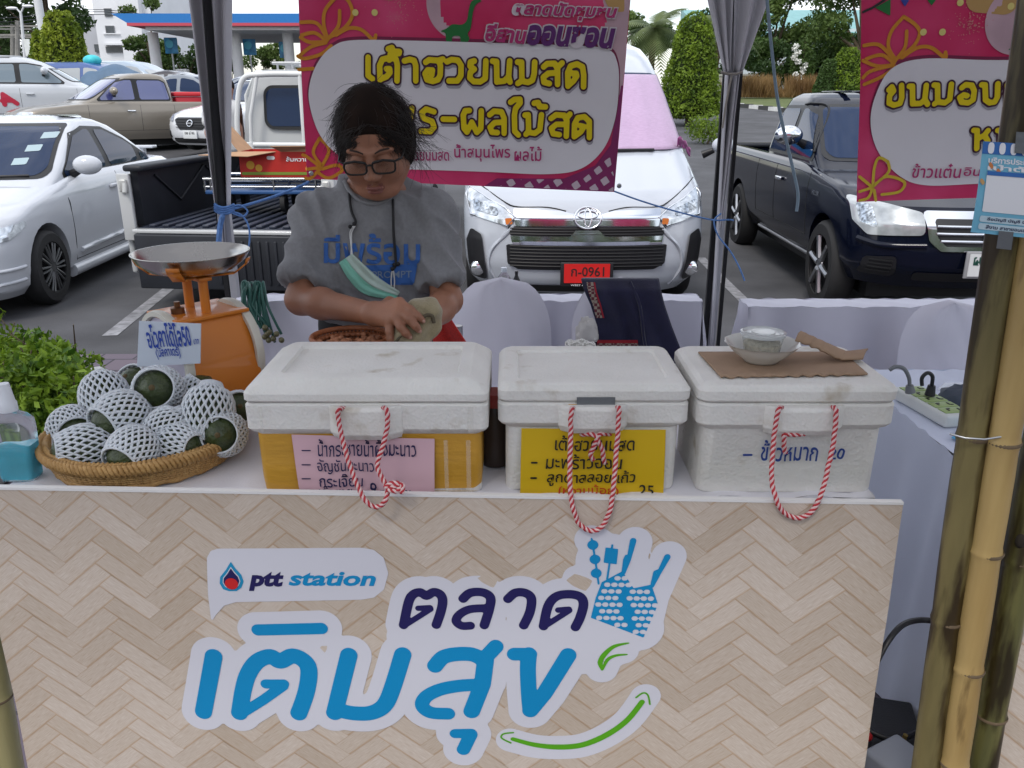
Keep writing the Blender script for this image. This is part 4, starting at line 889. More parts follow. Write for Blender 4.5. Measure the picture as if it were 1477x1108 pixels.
b.build('grille_bars', CHROME, hil, 60, local=True); oval_badge(hil, lo, 0, .755, .085, .065, off=.045)
poly_patch('lower_intake', [(-.48, .40), (.48, .40), (.5, .47), (-.5, .47)], FR(lo, .012), BLACK, hil, .015, .02)
b = MB(); b.box((0, -.03, .545), (.40, .02, .19), bev=.006); plate = b.build('number_plate', M_('plate_frame', (.3, .3, .31), .4), hil, 40, local=True)
b = MB(); b.box((0, -.043, .545), (.36, .01, .155)); b.build('plate_face', PLATE, plate, local=True); INKG = M_('plate_green', (.01, .07, .05), .5)
text('plate_letters', 'ผธ', lambda u, v: Vector((u, -.05, v)), (-.155, -.05, .545, .605), INKG, plate, .015, local=True)
text('plate_province', 'ขอนแก่น', lambda u, v: Vector((u, -.05, v)), (-.1, .06, .478, .51), INKG, plate, .01, local=True)
b = MB()
for sg in (-1, 1): b.box((sg*.78, 4.24, 1.085), (.1, 1.72, .04), bev=.012)
b.box((0, 5.1, 1.085), (1.6, .1, .04), bev=.012)
for i in range(16): b.box((-.72+i*.096, 3.41, .88), (.04, .02, .42))
for i in range(14): b.box((.755, 3.45+i*.12, .88), (.02, .05, .42)); b.box((-.755, 3.45+i*.12, .88), (.02, .05, .42))
b.build('bed_liner', LIN, hil, 40, local=True)
b = MB()
for i in range(5): b.box((-.36+i*.18, 2.62, 1.704), (.06, .7, .012), bev=.005)
b.build('roof_ribs', PN, cab, 40, local=True)
for sg in (-1, 1): b = MB(); b.tube(catmull([gr.side(y, z, sg, .015) for y, z in ((1.68, 1.2), (2.1, 1.545), (2.3, 1.60), (2.44, 1.59))], 6), .011, 6); b.build('window_visor', TRIM, cab, 60, local=True)
# ---------------------------------------------------------------- second row
PB = carpaint('beige', (.25, .22, .18), .3, .3)
BGL = M_('blue_tint_glass', (.05, .06, .19), .05, coat=1.0, spec=1.0, ior=1.6)
p = gp(-2, 18.0); brn, lo2, gr2, bd2, cb2 = vehicle('beige_pickup', 'beige extended-cab pickup with violet-tinted windows and a red cooler in its bed', 'pickup truck', p, R(-50), PB, 'pickup', tint=BGL)
for sg in (1, -1): poly_patch('headlight', [(x*sg, z) for x, z in [(.5, .76), (.8, .72), (.86, .8), (.85, .92), (.6, .92)]], FR(lo2, .012), LAMP, brn, .02, .03)
Mb = Matrix.Translation(p) @ Matrix.Rotation(R(-50), 4, 'Z'); q = Mb @ Vector((.28, 3.85, .66)); t = thing('cooler_box', 'red plastic cooler box standing in the bed of the beige pickup', 'cooler', q, R(-50)); b = MB(); b.box((0, 0, .28), (.55, .95, .55), bev=.04); b.build('tub', M_('cooler_red', (.55, .02, .035), .35), t, 40, local=True); b = MB(); b.box((0, 0, .61), (.6, 1.0, .1), bev=.03); b.build('lid', M_('cooler_lid', (.6, .03, .04), .35), t, 40, local=True)
p = gp(262, 17.6)+Vector((0, 0, .14)); alm, lo3, gr3, bd3, cb3 = vehicle('small_white_sedan', 'small white sedan with a dark grille, left of the tent pole in the second row', 'car', p+Vector((.1, 0, 0)), R(-24), carpaint('white2', (.60, .61, .63), .25), 'sedan', wheels=True)
for sg in (1, -1):
    poly_patch('headlight', [(x*sg, z) for x, z in [(.50, .60), (.80, .66), (.86, .80), (.74, .80), (.56, .70)]], FR(lo3, .014), LAMP, alm, .02, .03)
    poly_patch('fog_recess', [(x*sg, z) for x, z in [(.6, .3), (.78, .32), (.78, .45), (.66, .44)]], FR(lo3, .012), BLACK, alm, .02, .02)
poly_patch('grille', [(-.30, .46), (.30, .46), (.48, .66), (.4, .70), (-.4, .70), (-.48, .66)], FR(lo3, .012), TRIM, alm, .02, .03); b = MB()
for z in (.51, .56, .61, .66): b.tube([lo3.front(x, z, .02) for x in np.linspace(-.4, .4, 8)], .007, 5)
b.build('grille_bars', M_('slat_grey', (.009, .009, .010), .5, .2), alm, 60, local=True); b = MB(); b.tube([lo3.front(a, c, .03) for a, c in oval(0, .59, .07, .06, 24)][:-1], .012, 6, closed=True); b.box(lo3.front(0, .59, .03), (.17, .02, .025)); b.build('badge', CHROME, alm, 60, local=True)
poly_patch('lower_intake', [(-.5, .2), (.5, .2), (.56, .3), (-.56, .3)], FR(lo3, .012), TRIM, alm, .02, .03)
b = MB(); b.box((0, -.03, .37), (.36, .02, .16), bev=.006); pl_ = b.build('number_plate', PLATE, alm, 40, local=True); text('plate_letters', 'ขพ 6746', lambda u, v: Vector((u, -.042, v)), (-.13, .13, .37, .43), M_('plate_black', (.02, .02, .02), .5), pl_, .012, local=True)
p = gp(208, 22.0)+Vector((0, 0, .15)); suv, lo4, gr4, bd4, cb4 = vehicle('white_suv', 'large white SUV with a red decal on its flank at the far left', 'car', p, R(112), carpaint('white3', (.52, .54, .57), .25), 'suv', tint=M_('grey_glass', (.12, .16, .18), .08, coat=1, spec=1, ior=1.6))
strokes_decal('decal', [([(2.95, .72), (3.2, .92)], .05), ([(3.2, .92), (3.2, .7)], .05), ([(3.0, .78), (3.25, .78)], .04)], lambda y, z: lo4.side(y-.25, z, -1, .010), M_('decal_red', (.45, .02, .05), .4), suv, h=.02, local=True)
b = MB()
for sg in (-1, 1): b.tube([gr4.side(y, 1.73, sg, .03) for y in np.linspace(2.5, 4.2, 8)], .03, 6)
b.build('roof_rails', GREYM, suv, 60, local=True)
def far(px, Y, rz, col, label, kind='sedan', tint=None):
    return vehicle('parked_car', label, 'car', gp(px, Y), R(rz), carpaint('far%d' % px, col, .25), kind, detail=0, group='cars parked farther back', tint=tint)
LG = M_('light_glass', (.3, .32, .33), .1, coat=1, spec=1)
far(252, 28, 80, (.05, .10, .28), 'dark blue SUV beyond the beige pickup, in the far row', 'suv', LG)
far(300, 31, 80, (.35, .42, .5), 'pale silver-blue hatchback in the far row left of the tent pole', 'suv', LG)
far(228, 24.5, -70, (.20, .22, .25), 'grey sedan roof showing behind the cab of the beige pickup', 'sedan')
far(290, 22.5, -60, (.22, .34, .48), 'pale blue sedan behind the red cooler', 'sedan')
far(366, 29, 85, (.04, .035, .04), 'black car in the far row right of the tent pole', 'sedan', LG)
far(400, 25, 80, (.20, .22, .25), 'grey car behind the white cab, right of the tent pole', 'sedan')
far(344, 24, -75, (.45, .46, .48), 'silver sedan behind the tent pole in the far row', 'sedan')
t, lo5, gr5, b5, c5 = far(188, 30, 75, (.025, .06, .13), 'blue pickup carrying a load under a slate blue tarpaulin', 'pickup')
p = gp(166, 28.2); t = thing('tarpaulin_load', 'slate blue tarpaulin load with a turquoise bundle on top, by the cone trees', 'load', p+Vector((0, 0, 1.1))); b = MB()
b.grid(lambda u, v: p+Vector((-.75+1.7*u, -.8+1.6*v, 1.05+.62*(math.sin(PI*min(1, max(0, u)))**.35)*(math.sin(PI*v)**.3)+.03*math.sin(u*14))), 20, 12); b.build('tarpaulin', M_('tarp_slate', (.08, .14, .22), .6, var=.15, vs=3), t, 180)
b = MB(); b.ball(p+Vector((-.55, 0, 1.8)), (.28, .25, .17), 14, 8); b.build('bundle', M_('turquoise', (.05, .5, .55), .5, var=.2, vs=6), t, 180)
# ================================================================== BOOTH: tent, banners, rear tables, chairs
def cloth_mat(name, col, rough=.85, **k): return M_(name, col, rough, var=.04, vs=5, bump=.08, bs=300, sheen=.15, **k)
CLOTH = cloth_mat('white_cloth', (.62, .62, .70)); CLOTH2 = cloth_mat('lilac_white_cloth', (.58, .57, .65)); TENTF = cloth_mat('tent_fabric', (.50, .49, .52)); 
TPOLE = M_('tent_pole_grey', (.40, .40, .43), .45, .3, var=.1)
FABB = M_('black_fabric', (.012, .012, .014), .8)
XL, XR, YR = P(326, 300, 3.45).x, P(1041, 300, 3.45).x, 3.45
tent = thing('market_tent', 'white market tent with gathered curtains tied to its two rear poles', 'tent', (0, 2.3, -.1))
t = tent
for x in (XL, XR):
    b = MB(); b.box((x, YR, 1.15), (.032, .032, 2.5)); b.build('pole', TPOLE, t, bevel=.003)
for x, ds in ((XL, (-.030,)), (XR, (-.028, .030))):
    for d in ds: b = MB(); b.box((x+d, YR-.006, 1.15), (.020 if d < 0 else .012, .02, 2.5)); b.build('black_edge_strip', FABB, t)
def tent_roof_mat():
    m = M_('tent_roof', (.62, .62, .62), .8); n = m.node_tree.nodes; l = m.node_tree.links.new; tr = n.new('ShaderNodeBsdfTranslucent'); tr.inputs[0].default_value = (.6, .6, .63, 1); mi = n.new('ShaderNodeMixShader'); mi.inputs[0].default_value = .4
    l(n['Principled BSDF'].outputs[0], mi.inputs[1]); l(tr.outputs[0], mi.inputs[2]); l(mi.outputs[0], n['Material Output'].inputs[0]); return m
# roof: low pyramid with a hanging valance
b = MB(); x0, x1, ya, yb_, ze, zr = -1.75, 3.4, .28, 3.62, 2.42, 3.1; xm, ym = (x0+x1)/2, (ya+yb_)/2
b.add([(x0, ya, ze), (x1, ya, ze), (x1, yb_, ze), (x0, yb_, ze), (x0+1.6, ym, zr), (x1-1.6, ym, zr)], [(0, 1, 5, 4), (1, 2, 5), (2, 3, 4, 5), (3, 0, 4)]); b.build('roof', tent_roof_mat(), t)
for (a, c) in (((x0, ya), (x1, ya)), ((x1, ya), (x1, yb_)), ((x0, ya), (x0, yb_)), ((x0, yb_), (x1, yb_))):
    b = MB(); b.grid(lambda u, v: Vector((a[0]+(c[0]-a[0])*u+.012*math.sin(u*70)*(a[0] == c[0]), a[1]+(c[1]-a[1])*u+.012*math.sin(u*70)*(a[1] == c[1]), ze-.005-.25*v)), 90, 3); b.build('valance', TENTF, t, 180, solid=.003)
def fan(name, top, tie, n, mat, bulge=.02, nf=3.0, ph=0.0):
    """gathered curtain: top = two photo points on the upper edge (extended upwards), tie = two photo points at the tie"""
    a0, a1 = P(*top[0], YR-.03), P(*top[1], YR-.03); c0, c1 = P(*tie[0], YR-.03), P(*tie[1], YR-.03)
    def f(u, v):
        w_ = v**1.35; s = math.sin(u*PI*2*nf+ph); p = (a0+(a1-a0)*u)*(1-v)+(c0+(c1-c0)*u)*v
        m = .5-abs(u-.5)
        p = p+Vector((0, -.028*s*(1-.6*v)-bulge*math.sin(PI*u), 0)); return p
    b = MB(); b.grid(f, n, 24); return b.build(name, mat, t, 180, solid=.003)
fan('curtain', ((1004, -75), (1058, -75)), ((1044, 104), (1052, 104)), 40, TENTF, nf=2.3)
fan('curtain', ((1058, -75), (1134, -75)), ((1057, 104), (1070, 104)), 40, TENTF, nf=2.1, ph=2)
fan('curtain', ((1046, 105), (1051, 105)), ((1024, 500), (1028, 500)), 16, TENTF, .01, 1.0)
fan('curtain', ((1057, 105), (1067, 105)), ((1034, 330), (1041, 330)), 16, TENTF, .01, 1.0)
fan('curtain', ((264, -75), (292, -75)), ((312, 300), (318, 300)), 30, TENTF, nf=1.2)
fan('curtain', ((304, -75), (334, -75)), ((325, 300), (332, 300)), 30, TENTF, nf=1.4, ph=1)
fan('black_curtain_edge', ((291, -75), (305, -75)), ((315, 300), (330, 300)), 10, FABB, .05, .5)
fan('curtain', ((316, 300), (321, 300)), ((318, 365), (326, 365)), 10, TENTF, .005, 1.0)
TW = M_('tie_string', (.30, .27, .24), .9); b = MB(); b.tube([P(x, y, 3.37) for x, y in ((1040, 104), (1050, 107), (1062, 107), (1071, 104))], .005, 6); b.tube([P(x, y, 3.37) for x, y in ((1056, 107), (1053, 120), (1047, 150), (1042, 185))], .004, 6); b.build('tie', TW, t, 60)
BTW = M_('blue_twine', (.10, .22, .50), .6, var=.2, vs=60)
def cord(name, label, pts, r, mat, cat='cord', n=6, group=None):
    b = MB(); b.tube(catmull([P(*q) for q in pts], n), r, 6); return props(b.build(name, mat, None, 60), label, cat, group)
b = MB()
for k in range(4): b.tube(catmull([P(x, y+k*3-4, 3.36) for x, y in ((309, 298), (318, 303), (328, 303), (338, 299))], 5), .006, 6)
b.tube(catmull([P(x, y, 3.36) for x, y in ((326, 302), (345, 296), (357, 304), (350, 312), (332, 306))], 6), .004, 6)
b.tube(catmull([P(x, y, 3.36) for x, y in ((330, 304), (348, 310), (358, 325), (360, 345), (357, 365))], 6), .004, 6)
b.tube(catmull([P(x, y, 3.36) for x, y in ((322, 308), (317, 330), (315, 362))], 6), [.006, .010, .012, .012, .012, .012, .012, .012, .012, .012, .010, .008, .006], 6)
props(b.build('tied_twine', BTW, None, 60), 'bright blue twine knotted round the left tent pole with hanging tails', 'twine')
cord('blue_cord', 'blue cord running from the left tent pole to the lower corner of the banner', [(330, 303, 3.36), (385, 287, 3.38), (430, 270, 3.40), (446, 262, 3.41)], .006, BTW)
cord('blue_cord', 'thin blue cord from the lower right banner corner round the right tent pole', [(886, 276, 3.41), (925, 290, 3.4), (975, 305, 3.39), (1026, 317, 3.38), (1052, 317, 3.37), (1058, 318, 3.36)], .0035, BTW)
cord('loose_cord', 'frayed blue cord end trailing down beside the right tent pole', [(1040, 308, 3.36), (1030, 319, 3.35), (1036, 340, 3.35), (1053, 362, 3.35), (1066, 385, 3.35), (1074, 405, 3.35)], .0035, BTW)
cord('hanging_cord', 'grey-blue cord hanging loose in front of the dark pickup window', [(1102, -60, 3.3), (1108, 20, 3.3), (1114, 80, 3.3), (1121, 140, 3.3), (1131, 190, 3.3), (1144, 245, 3.3), (1151, 280, 3.3), (1149, 305, 3.3)], .006, M_('grey_blue_cord', (.20, .27, .33), .7))
# ------------------------------------------------------------------ banners
def banner_mat():
    m = M_('banner_print', (.58, .012, .095), .42, var=.1, vs=1.5, col2=(.70, .06, .18)); tt = m.node_tree; n = tt.nodes
    r = [x for x in n if x.type == 'VALTORGB'][0]; e = r.color_ramp.elements; e[0].position = .38; e[1].position = .62
    x = e.new(.72); x.color = (.62, .22, .27, 1); z = [x for x in n if x.type == 'TEX_NOISE'][0]; z.inputs['Scale'].default_value = 2.6; z.inputs['Detail'].default_value = 3
    return m
BAN = banner_mat(); PANW = M_('banner_white', (.74, .71, .73), .42, var=.03, vs=3); YEL = M_('banner_yellow', (.78, .60, .002), .42); OUTL = M_('banner_outline', (.055, .008, .03), .5)
ORN = M_('banner_orange', (.62, .24, .015), .45); GOLD = M_('banner_gold', (.62, .45, .03), .45); MAG = M_('banner_magenta_text', (.42, .02, .14), .45); GRN = M_('banner_green', (.01, .16, .03), .45)
PLAID = M_('plaid_purple', (.24, .02, .12), .45, var=.15, vs=5); PLW = M_('plaid_white', (.58, .46, .52), .45); SHAD = M_('print_grey', (.36, .34, .37), .5); PURP = M_('banner_purple_text', (.10, .012, .13), .45)
class Sheet(Plane):
    def at(s, u, v, n=0.0): return Plane.at(s, u, v, n+.010*math.sin(u*5.1+v*2)+.006*math.sin(v*7+1))
def smoothpoly(pts, n=8): return [(p.x, p.y) for p in catmull([(x, y, 0) for x, y in pts], n, True)]
def banner(label, pl, quad, panel, lines, extra):
    t = thing('banner', label, 'banner', pl.at(*pl.uv(*quad[3])), 0, 'printed pink banners')
    q = [pl.uv(*p) for p in quad]; b = MB()
    b.grid(lambda u, v: pl.at(*[(q[3][i]*(1-u)+q[2][i]*u)*(1-v)+(q[0][i]*(1-u)+q[1][i]*u)*v for i in (0, 1)]), 40, 24); b.build('sheet', BAN, t, 180)
    L_ = lambda off: (lambda u, v: pl.at(u, v, off))
    if extra: extra(t, pl, L_, q)
    pp = smoothpoly([pl.uv(*p) for p in panel]); xs = [p[0] for p in pp]; ys = [p[1] for p in pp]
    bd = (min(xs)-.02, max(xs)+.02, min(ys)-.02, max(ys)+.02)
    decal('panel_rim', lambda X, Y: sd_poly(X, Y-.008, pp)-.004, bd, .012, L_(.003), OUTL if False else M_('panel_edge', (.20, .01, .06), .5), t, 4)
    decal('white_panel', lambda X, Y: sd_poly(X, Y, pp), bd, .012, L_(.005), PANW, t, 4)
    for crop, sts in lines:
        c = pl.crop(*crop[:3]); k = abs(c(1, 0)[0]-c(0, 0)[0]); r = crop[3]*k
        st = [([c(*p) for p in s_], r) for s_ in sts]
        strokes_decal('lettering_shade', [([(x+.002, y-.014) for x, y in s_], r) for s_, r in st], L_(.0065), SHAD, t, grow=.003, h=.004)
        strokes_decal('lettering_outline', st, L_(.008), OUTL, t, grow=.0065, h=.004); strokes_decal('lettering', st, L_(.010), YEL, t, h=.004)
    return t, L_
B1 = Sheet(P(660, 150, 3.42), (1, -.012, 0))
def petals(t, pl, L_, c, k, r, mat, kk):
    cc = pl.crop(*c); u = abs(cc(1, 0)[0]-cc(0, 0)[0])
    for s_ in k: strokes_decal('flower_line', [([(p.x, p.y) for p in catmull([(*cc(*q), 0) for q in s_], 6)], r*u)], L_(.0035+kk), mat, t, h=.004)
def ex1(t, pl, L_, q):
    pl_ = pl.uv
    strokes_decal('glow_print', [([pl_(895, -8)], [.06]), ([pl_(480, -40), pl_(560, -25)], .06)], L_(.0022), M_('glow_yellow', (.50, .30, .10), .5), t, h=.01, clip=q)
    strokes_decal('pale_print', [([pl_(665, 5), pl_(760, 22), pl_(890, 40), pl_(915, 90)], .13)], L_(.0026), M_('pale_pink', (.54, .36, .40), .5, var=.18, vs=6), t, h=.010, clip=q)
    petals(t, pl, L_, (430, 0, 5.908), [[(250, 330), (215, 200), (230, 80), (330, -40)], [(250, 330), (400, 230), (460, 120), (420, 0), (330, -40)], [(255, 330), (340, 220), (350, 90)], [(320, 300), (430, 240), (540, 255), (640, 340), (660, 300)], [(250, 340), (160, 200), (20, 190)], [(240, 350), (140, 280), (30, 300)], [(240, 355), (100, 360), (20, 320)], [(280, 390), (200, 460), (60, 500), (0, 480)], [(235, 365), (110, 400), (10, 480)], [(10, 595), (130, 585)]], 15, ORN, 0)
    petals(t, pl, L_, (400, 0, 2.685), [[(170, 640), (140, 590), (165, 535)], [(175, 640), (200, 580), (165, 535)], [(170, 650), (120, 610), (100, 600)], [(175, 655), (230, 640), (250, 660), (200, 690), (160, 670)], [(165, 655), (130, 690), (110, 690)], [(160, 650), (120, 655)]], 6.5, ORN, 0)
    s_ = random.Random(3); st = [([pl_(*p)], [.012]) for p in ((512, 18), (540, 18))]
    strokes_decal('star_print', st, L_(.004), M_('star_yellow', (.72, .62, .2), .5), t, h=.004)
    strokes_decal('sparkle_print', [([pl_(580+30*s_.gauss(0, .5), 12+40*s_.gauss(0, .45))], [.0022]) for _ in range(90)], L_(.004), M_('sparkle', (.62, .2, .2), .5), t, h=.003)
    c = pl.crop(400, 0, 2.685); pg = smoothpoly([c(*p) for p in ((632, 122), (655, 112), (680, 95), (715, 97), (735, 80), (742, 40), (752, 8), (775, -2), (792, 6), (770, 18), (758, 50), (750, 110), (738, 130), (745, 150), (735, 165), (712, 165), (708, 142), (680, 142), (676, 164), (655, 160), (652, 130))], 3)
    strokes_decal('dinosaur_print', [], L_(.0045), GRN, t, polys=[pg], h=.004)
    cl_ = pl.crop(400, 0, 2.685); tri = [cl_(*p) for p in ((760, 745), (850, 690), (1110, 690), (1230, 640), (1290, 560), (1330, 330), (1395, 330), (1325, 790), (760, 790))]
    xs = [p[0] for p in tri]; ys = [p[1] for p in tri]; bd = (min(xs), max(xs), min(ys), max(ys)); br, bl, tr_ = q[2], q[3], q[1]
    edge = lambda X, Y: np.maximum(sd_poly(X, Y, tri), sd_poly(X, Y, q))
    decal('plaid_print', lambda X, Y: edge(X, Y)+.001, bd, .006, L_(.0028), PLAID, t, 5)
    tri2 = [cl_(*p) for p in ((790, 740), (860, 690), (1110, 690), (1180, 690), (1290, 600), (1330, 790), (760, 790))]
    def dia(X, Y):
        a = (X*.82+Y*.57)/.052; c_ = (X*.57-Y*.82)/.052; fa = np.abs(a-np.round(a)); fc = np.abs(c_-np.round(c_)); return np.maximum(np.maximum(fa-.27, fc-.27)*.05, np.maximum(edge(X, Y), sd_poly(X, Y, tri2))+.004)
    decal('plaid_white_print', dia, bd, .004, L_(.0034), PLW, t)
    lines = [('ตลาดนัดชุมชน', (740, 890, 2, 27), MAG, .035), ('อีสาน', (700, 760, 34, 60), MAG, .04), ('ออนซอน', (760, 887, 36, 66), PURP, .05)]
    for s, (a, c2, y0, y1), m, bo in lines:
        (u0, v1), (u1, v0) = pl_(a, y0), pl_(c2, y1); v1b = pl_(c2, y0)[1]; sk = (pl_(c2, y0+5)[1]-pl_(a, y0)[1])/(u1-u0)
        for off, mt, d in ((.010, M_('heading_white', (.62, .56, .58), .5), bo+.05), (.0125, m, bo)): g_ = .005 if d > bo else 0; text('heading', s, lambda u, v, o=off: pl.at(u, v+(u-u0)*sk, o), (u0-g_, u1+g_, v0-g_, v1+g_), mt, t, d, .25)
    for p in ((893, 268), (449, 250)): b = MB(); b.lathe([(.010, 0), (.009, .003), (.004, .003)], pl.at(*pl_(*p), .004), 14, Matrix.Rotation(PI/2, 3, 'X')); b.build('eyelet', STEEL, t, 180)
LN1 = [((430, 0, 5.908, 24), [[(598, 490), (598, 645), (635, 672)], [(700, 680), (697, 560), (720, 508), (757, 498), (778, 512), (800, 495), (838, 508), (848, 560), (845, 690)], [(703, 675), (755, 655), (785, 620), (782, 588), (755, 588)], [(770, 418), (802, 408), (812, 440), (865, 442)], [(788, 462), (862, 456)], [(908, 520), (955, 508), (992, 518), (1005, 560), (1005, 690)], [(1090, 532), (1118, 512), (1195, 518), (1236, 506)], [(1200, 520), (1216, 560), (1214, 640), (1195, 680), (1150, 694), (1100, 680), (1084, 630), (1108, 598), (1148, 600), (1142, 640)], [(1272, 528), (1310, 510), (1365, 516), (1392, 560), (1390, 645), (1360, 690), (1288, 690)]]),
       ((660, 0, 5.908, 24), [[(145, 522), (112, 532), (108, 565), (145, 592), (112, 618), (106, 665), (140, 696), (195, 698), (238, 670), (243, 522)], [(300, 524), (334, 528), (336, 700)], [(336, 698), (398, 692), (436, 655), (445, 522)], [(436, 655), (448, 700)], [(512, 532), (546, 534), (548, 690), (514, 712)], [(548, 692), (600, 704), (638, 685), (652, 630), (656, 532)], [(732, 572), (762, 546), (825, 544), (850, 590), (850, 720)], [(888, 540), (852, 574)], [(845, 622), (770, 628), (730, 660), (735, 702), (780, 714)], [(938, 735), (936, 620), (960, 565), (1015, 548), (1062, 572), (1072, 640), (1070, 740)], [(942, 730), (985, 692), (1012, 650), (1008, 628), (980, 628)]]),
       ((560, 130, 4.22, 16.5), [[(30, 118), (58, 240), (92, 170), (122, 240), (145, 112)], [(280, 132), (232, 116), (205, 138), (215, 172), (268, 190), (280, 225), (258, 252), (200, 250)], [(335, 177), (404, 178)], [(495, 124), (470, 126), (458, 152), (462, 232), (480, 255), (510, 195), (540, 257), (565, 232), (568, 126)], [(618, 150), (645, 128), (690, 132), (706, 170), (706, 262)], [(702, 194), (648, 198), (620, 226), (632, 256), (665, 258)], [(745, 74), (768, 58), (802, 56), (803, 78), (775, 112), (768, 150), (770, 250), (792, 272)], [(832, 152), (852, 150), (854, 252), (838, 268)], [(856, 256), (892, 262), (922, 240), (932, 150)], [(888, 80), (912, 76), (920, 100), (956, 102)], [(990, 172), (1020, 150), (1070, 154), (1086, 188), (1082, 280)], [(1104, 146), (1082, 172)], [(1080, 208), (1022, 208), (992, 232), (1002, 264), (1040, 270)], [(1130, 282), (1132, 205), (1152, 168), (1192, 162), (1222, 190), (1222, 288)], [(1134, 280), (1170, 254), (1190, 222), (1166, 216)]])]
ban1, L1 = banner('pink banner with yellow Thai lettering hung between the two tent poles behind the woman', B1, ((423, -120), (920, -120), (886, 277), (443, 258)), ((510, 58), (600, 59), (700, 62), (800, 65), (872, 70), (890, 90), (892, 130), (886, 175), (870, 215), (838, 243), (790, 251), (700, 248), (600, 245), (540, 243), (492, 226), (462, 195), (447, 150), (448, 118), (460, 88), (480, 67)), LN1, ex1)
for s, (a, c2, y0, y1) in (('เต้าฮวยนมสด', (570, 648, 213, 232)), ('น้ำสมุนไพร', (655, 736, 208, 233)), ('ผลไม้', (742, 781, 211, 232))):
    (u0, v1), (u1, v0) = B1.uv(a, y0), B1.uv(c2, y1); text('small_lettering', s, lambda u, v: B1.at(u, v, .013), (u0, u1, v0, v1), MAG, ban1, .012)
B2 = Sheet(P(1400, 150, 3.30), (1, -.03, 0))
def ex2(t, pl, L_, q):
    petals(t, pl, L_, (1240, 0, 6.232), [[(325, 540), (260, 420), (290, 280), (400, 150)], [(330, 530), (480, 420), (540, 300), (500, 220), (400, 150)], [(340, 520), (410, 420), (425, 280)], [(380, 520), (520, 430), (640, 430), (760, 520), (765, 470)], [(320, 550), (180, 405), (40, 410)], [(310, 570), (200, 495), (60, 530)], [(300, 585), (160, 595), (30, 545)], [(330, 600), (200, 690), (40, 760)], [(290, 590), (100, 640), (30, 700)]], 16, ORN, 0)
    petals(t, pl, L_, (1240, 60, 4.616), [[(90, 965), (100, 840), (130, 775), (190, 800)], [(95, 960), (195, 870), (190, 800)], [(85, 970), (0, 900)], [(95, 965), (180, 900), (300, 935), (270, 1000), (150, 1020)], [(90, 970), (60, 1040), (0, 1060)], [(80, 975), (0, 1000)], [(100, 990), (110, 1060)]], 10, GOLD, .006)
    u = pl.crop(1240, 0, 6.232)
    for pg, m in (([(145, 68), (285, -10), (280, 142)], GRN), ([(370, -5), (455, -5), (412, 60)], M_('pennant_blue', (.03, .05, .30), .5)), ([(605, -5), (690, -5), (648, 50)], GRN)): strokes_decal('pennant_print', [], L_(.004), m, t, polys=[[u(*p) for p in pg]], h=.004)
    strokes_decal('bunting_line', [([u(*p) for p in ((35, 108), (120, 70), (230, 0), (300, -60))], .004)], L_(.0045), BLACK, t, h=.003)
    strokes_decal('star_print', [([u(*p)], [.012]) for p in ((572, 290), (740, 290), (900, 25), (1345, 60))], L_(.004), M_('star_yellow', (.72, .62, .2), .5), t, h=.004); s_ = random.Random(4)
    strokes_decal('sparkle_print', [([u(970+190*s_.gauss(0, .45), 220+170*s_.gauss(0, .45))], [.0022]) for _ in range(120)], L_(.004), M_('sparkle', (.62, .2, .2), .5), t, h=.003)
    strokes_decal('pale_print', [([u(1420, 180), u(1650, 220)], .12)], L_(.0026), M_('pale_pink', (.56, .40, .43), .5), t, h=.012); strokes_decal('glow_print', [([u(1080, -20), u(1300, 0)], .05)], L_(.0024), M_('glow_yellow', (.50, .36, .08), .5), t, h=.01)
    strokes_decal('dinosaur_print', [], L_(.0045), GRN, t, polys=[[u(*p) for p in ((1310, 450), (1400, 395), (1560, 390), (1560, 530), (1500, 530), (1490, 470), (1430, 470), (1430, 530), (1385, 530), (1380, 460))]], h=.004)
LN2 = [((1240, 60, 4.616, 18), [[(190, 322), (210, 302), (222, 330), (195, 362), (192, 410), (225, 424), (265, 412), (276, 375), (274, 292)], [(325, 298), (346, 298), (348, 415)], [(348, 414), (400, 412), (428, 385), (436, 292)], [(428, 388), (446, 418)], [(488, 290), (510, 292), (512, 400), (492, 415)], [(512, 402), (560, 408), (590, 385), (600, 285)], [(668, 308), (692, 288), (732, 292), (748, 330), (742, 388), (712, 408), (668, 404), (655, 372), (680, 355), (702, 362)], [(796, 288), (818, 290), (822, 388), (850, 408), (882, 402), (898, 370), (900, 282)], [(962, 288), (966, 392), (995, 405)], [(1040, 288), (1044, 392), (1075, 405)], [(750, 590), (772, 592), (772, 712)], [(772, 650), (820, 622), (842, 592)], [(820, 624), (842, 660), (842, 712)], [(905, 590), (926, 592), (928, 690), (906, 710)], [(928, 692), (970, 705), (1000, 680), (1006, 590)]])]
ban2, L2 = banner('pink banner with yellow Thai lettering at upper right behind the bamboo poles and blue poster', B2, ((1247, -120), (1800, -120), (1800, 272), (1237, 292)), ((1330, 85), (1420, 87), (1540, 88), (1650, 100), (1690, 160), (1650, 230), (1560, 262), (1420, 265), (1340, 268), (1300, 255), (1268, 220), (1256, 180), (1262, 140), (1285, 100)), LN2, ex2)
for s, (a, c2, y0, y1) in (('ข้าวแต๋น', (1318, 1384, 236, 257)), ('อินทรีย์', (1391, 1450, 240, 254))):
    (u0, v1), (u1, v0) = B2.uv(a, y0), B2.uv(c2, y1); text('small_lettering', s, lambda u, v: B2.at(u, v, .013), (u0, u1, v0, v1), MAG, ban2, .012)
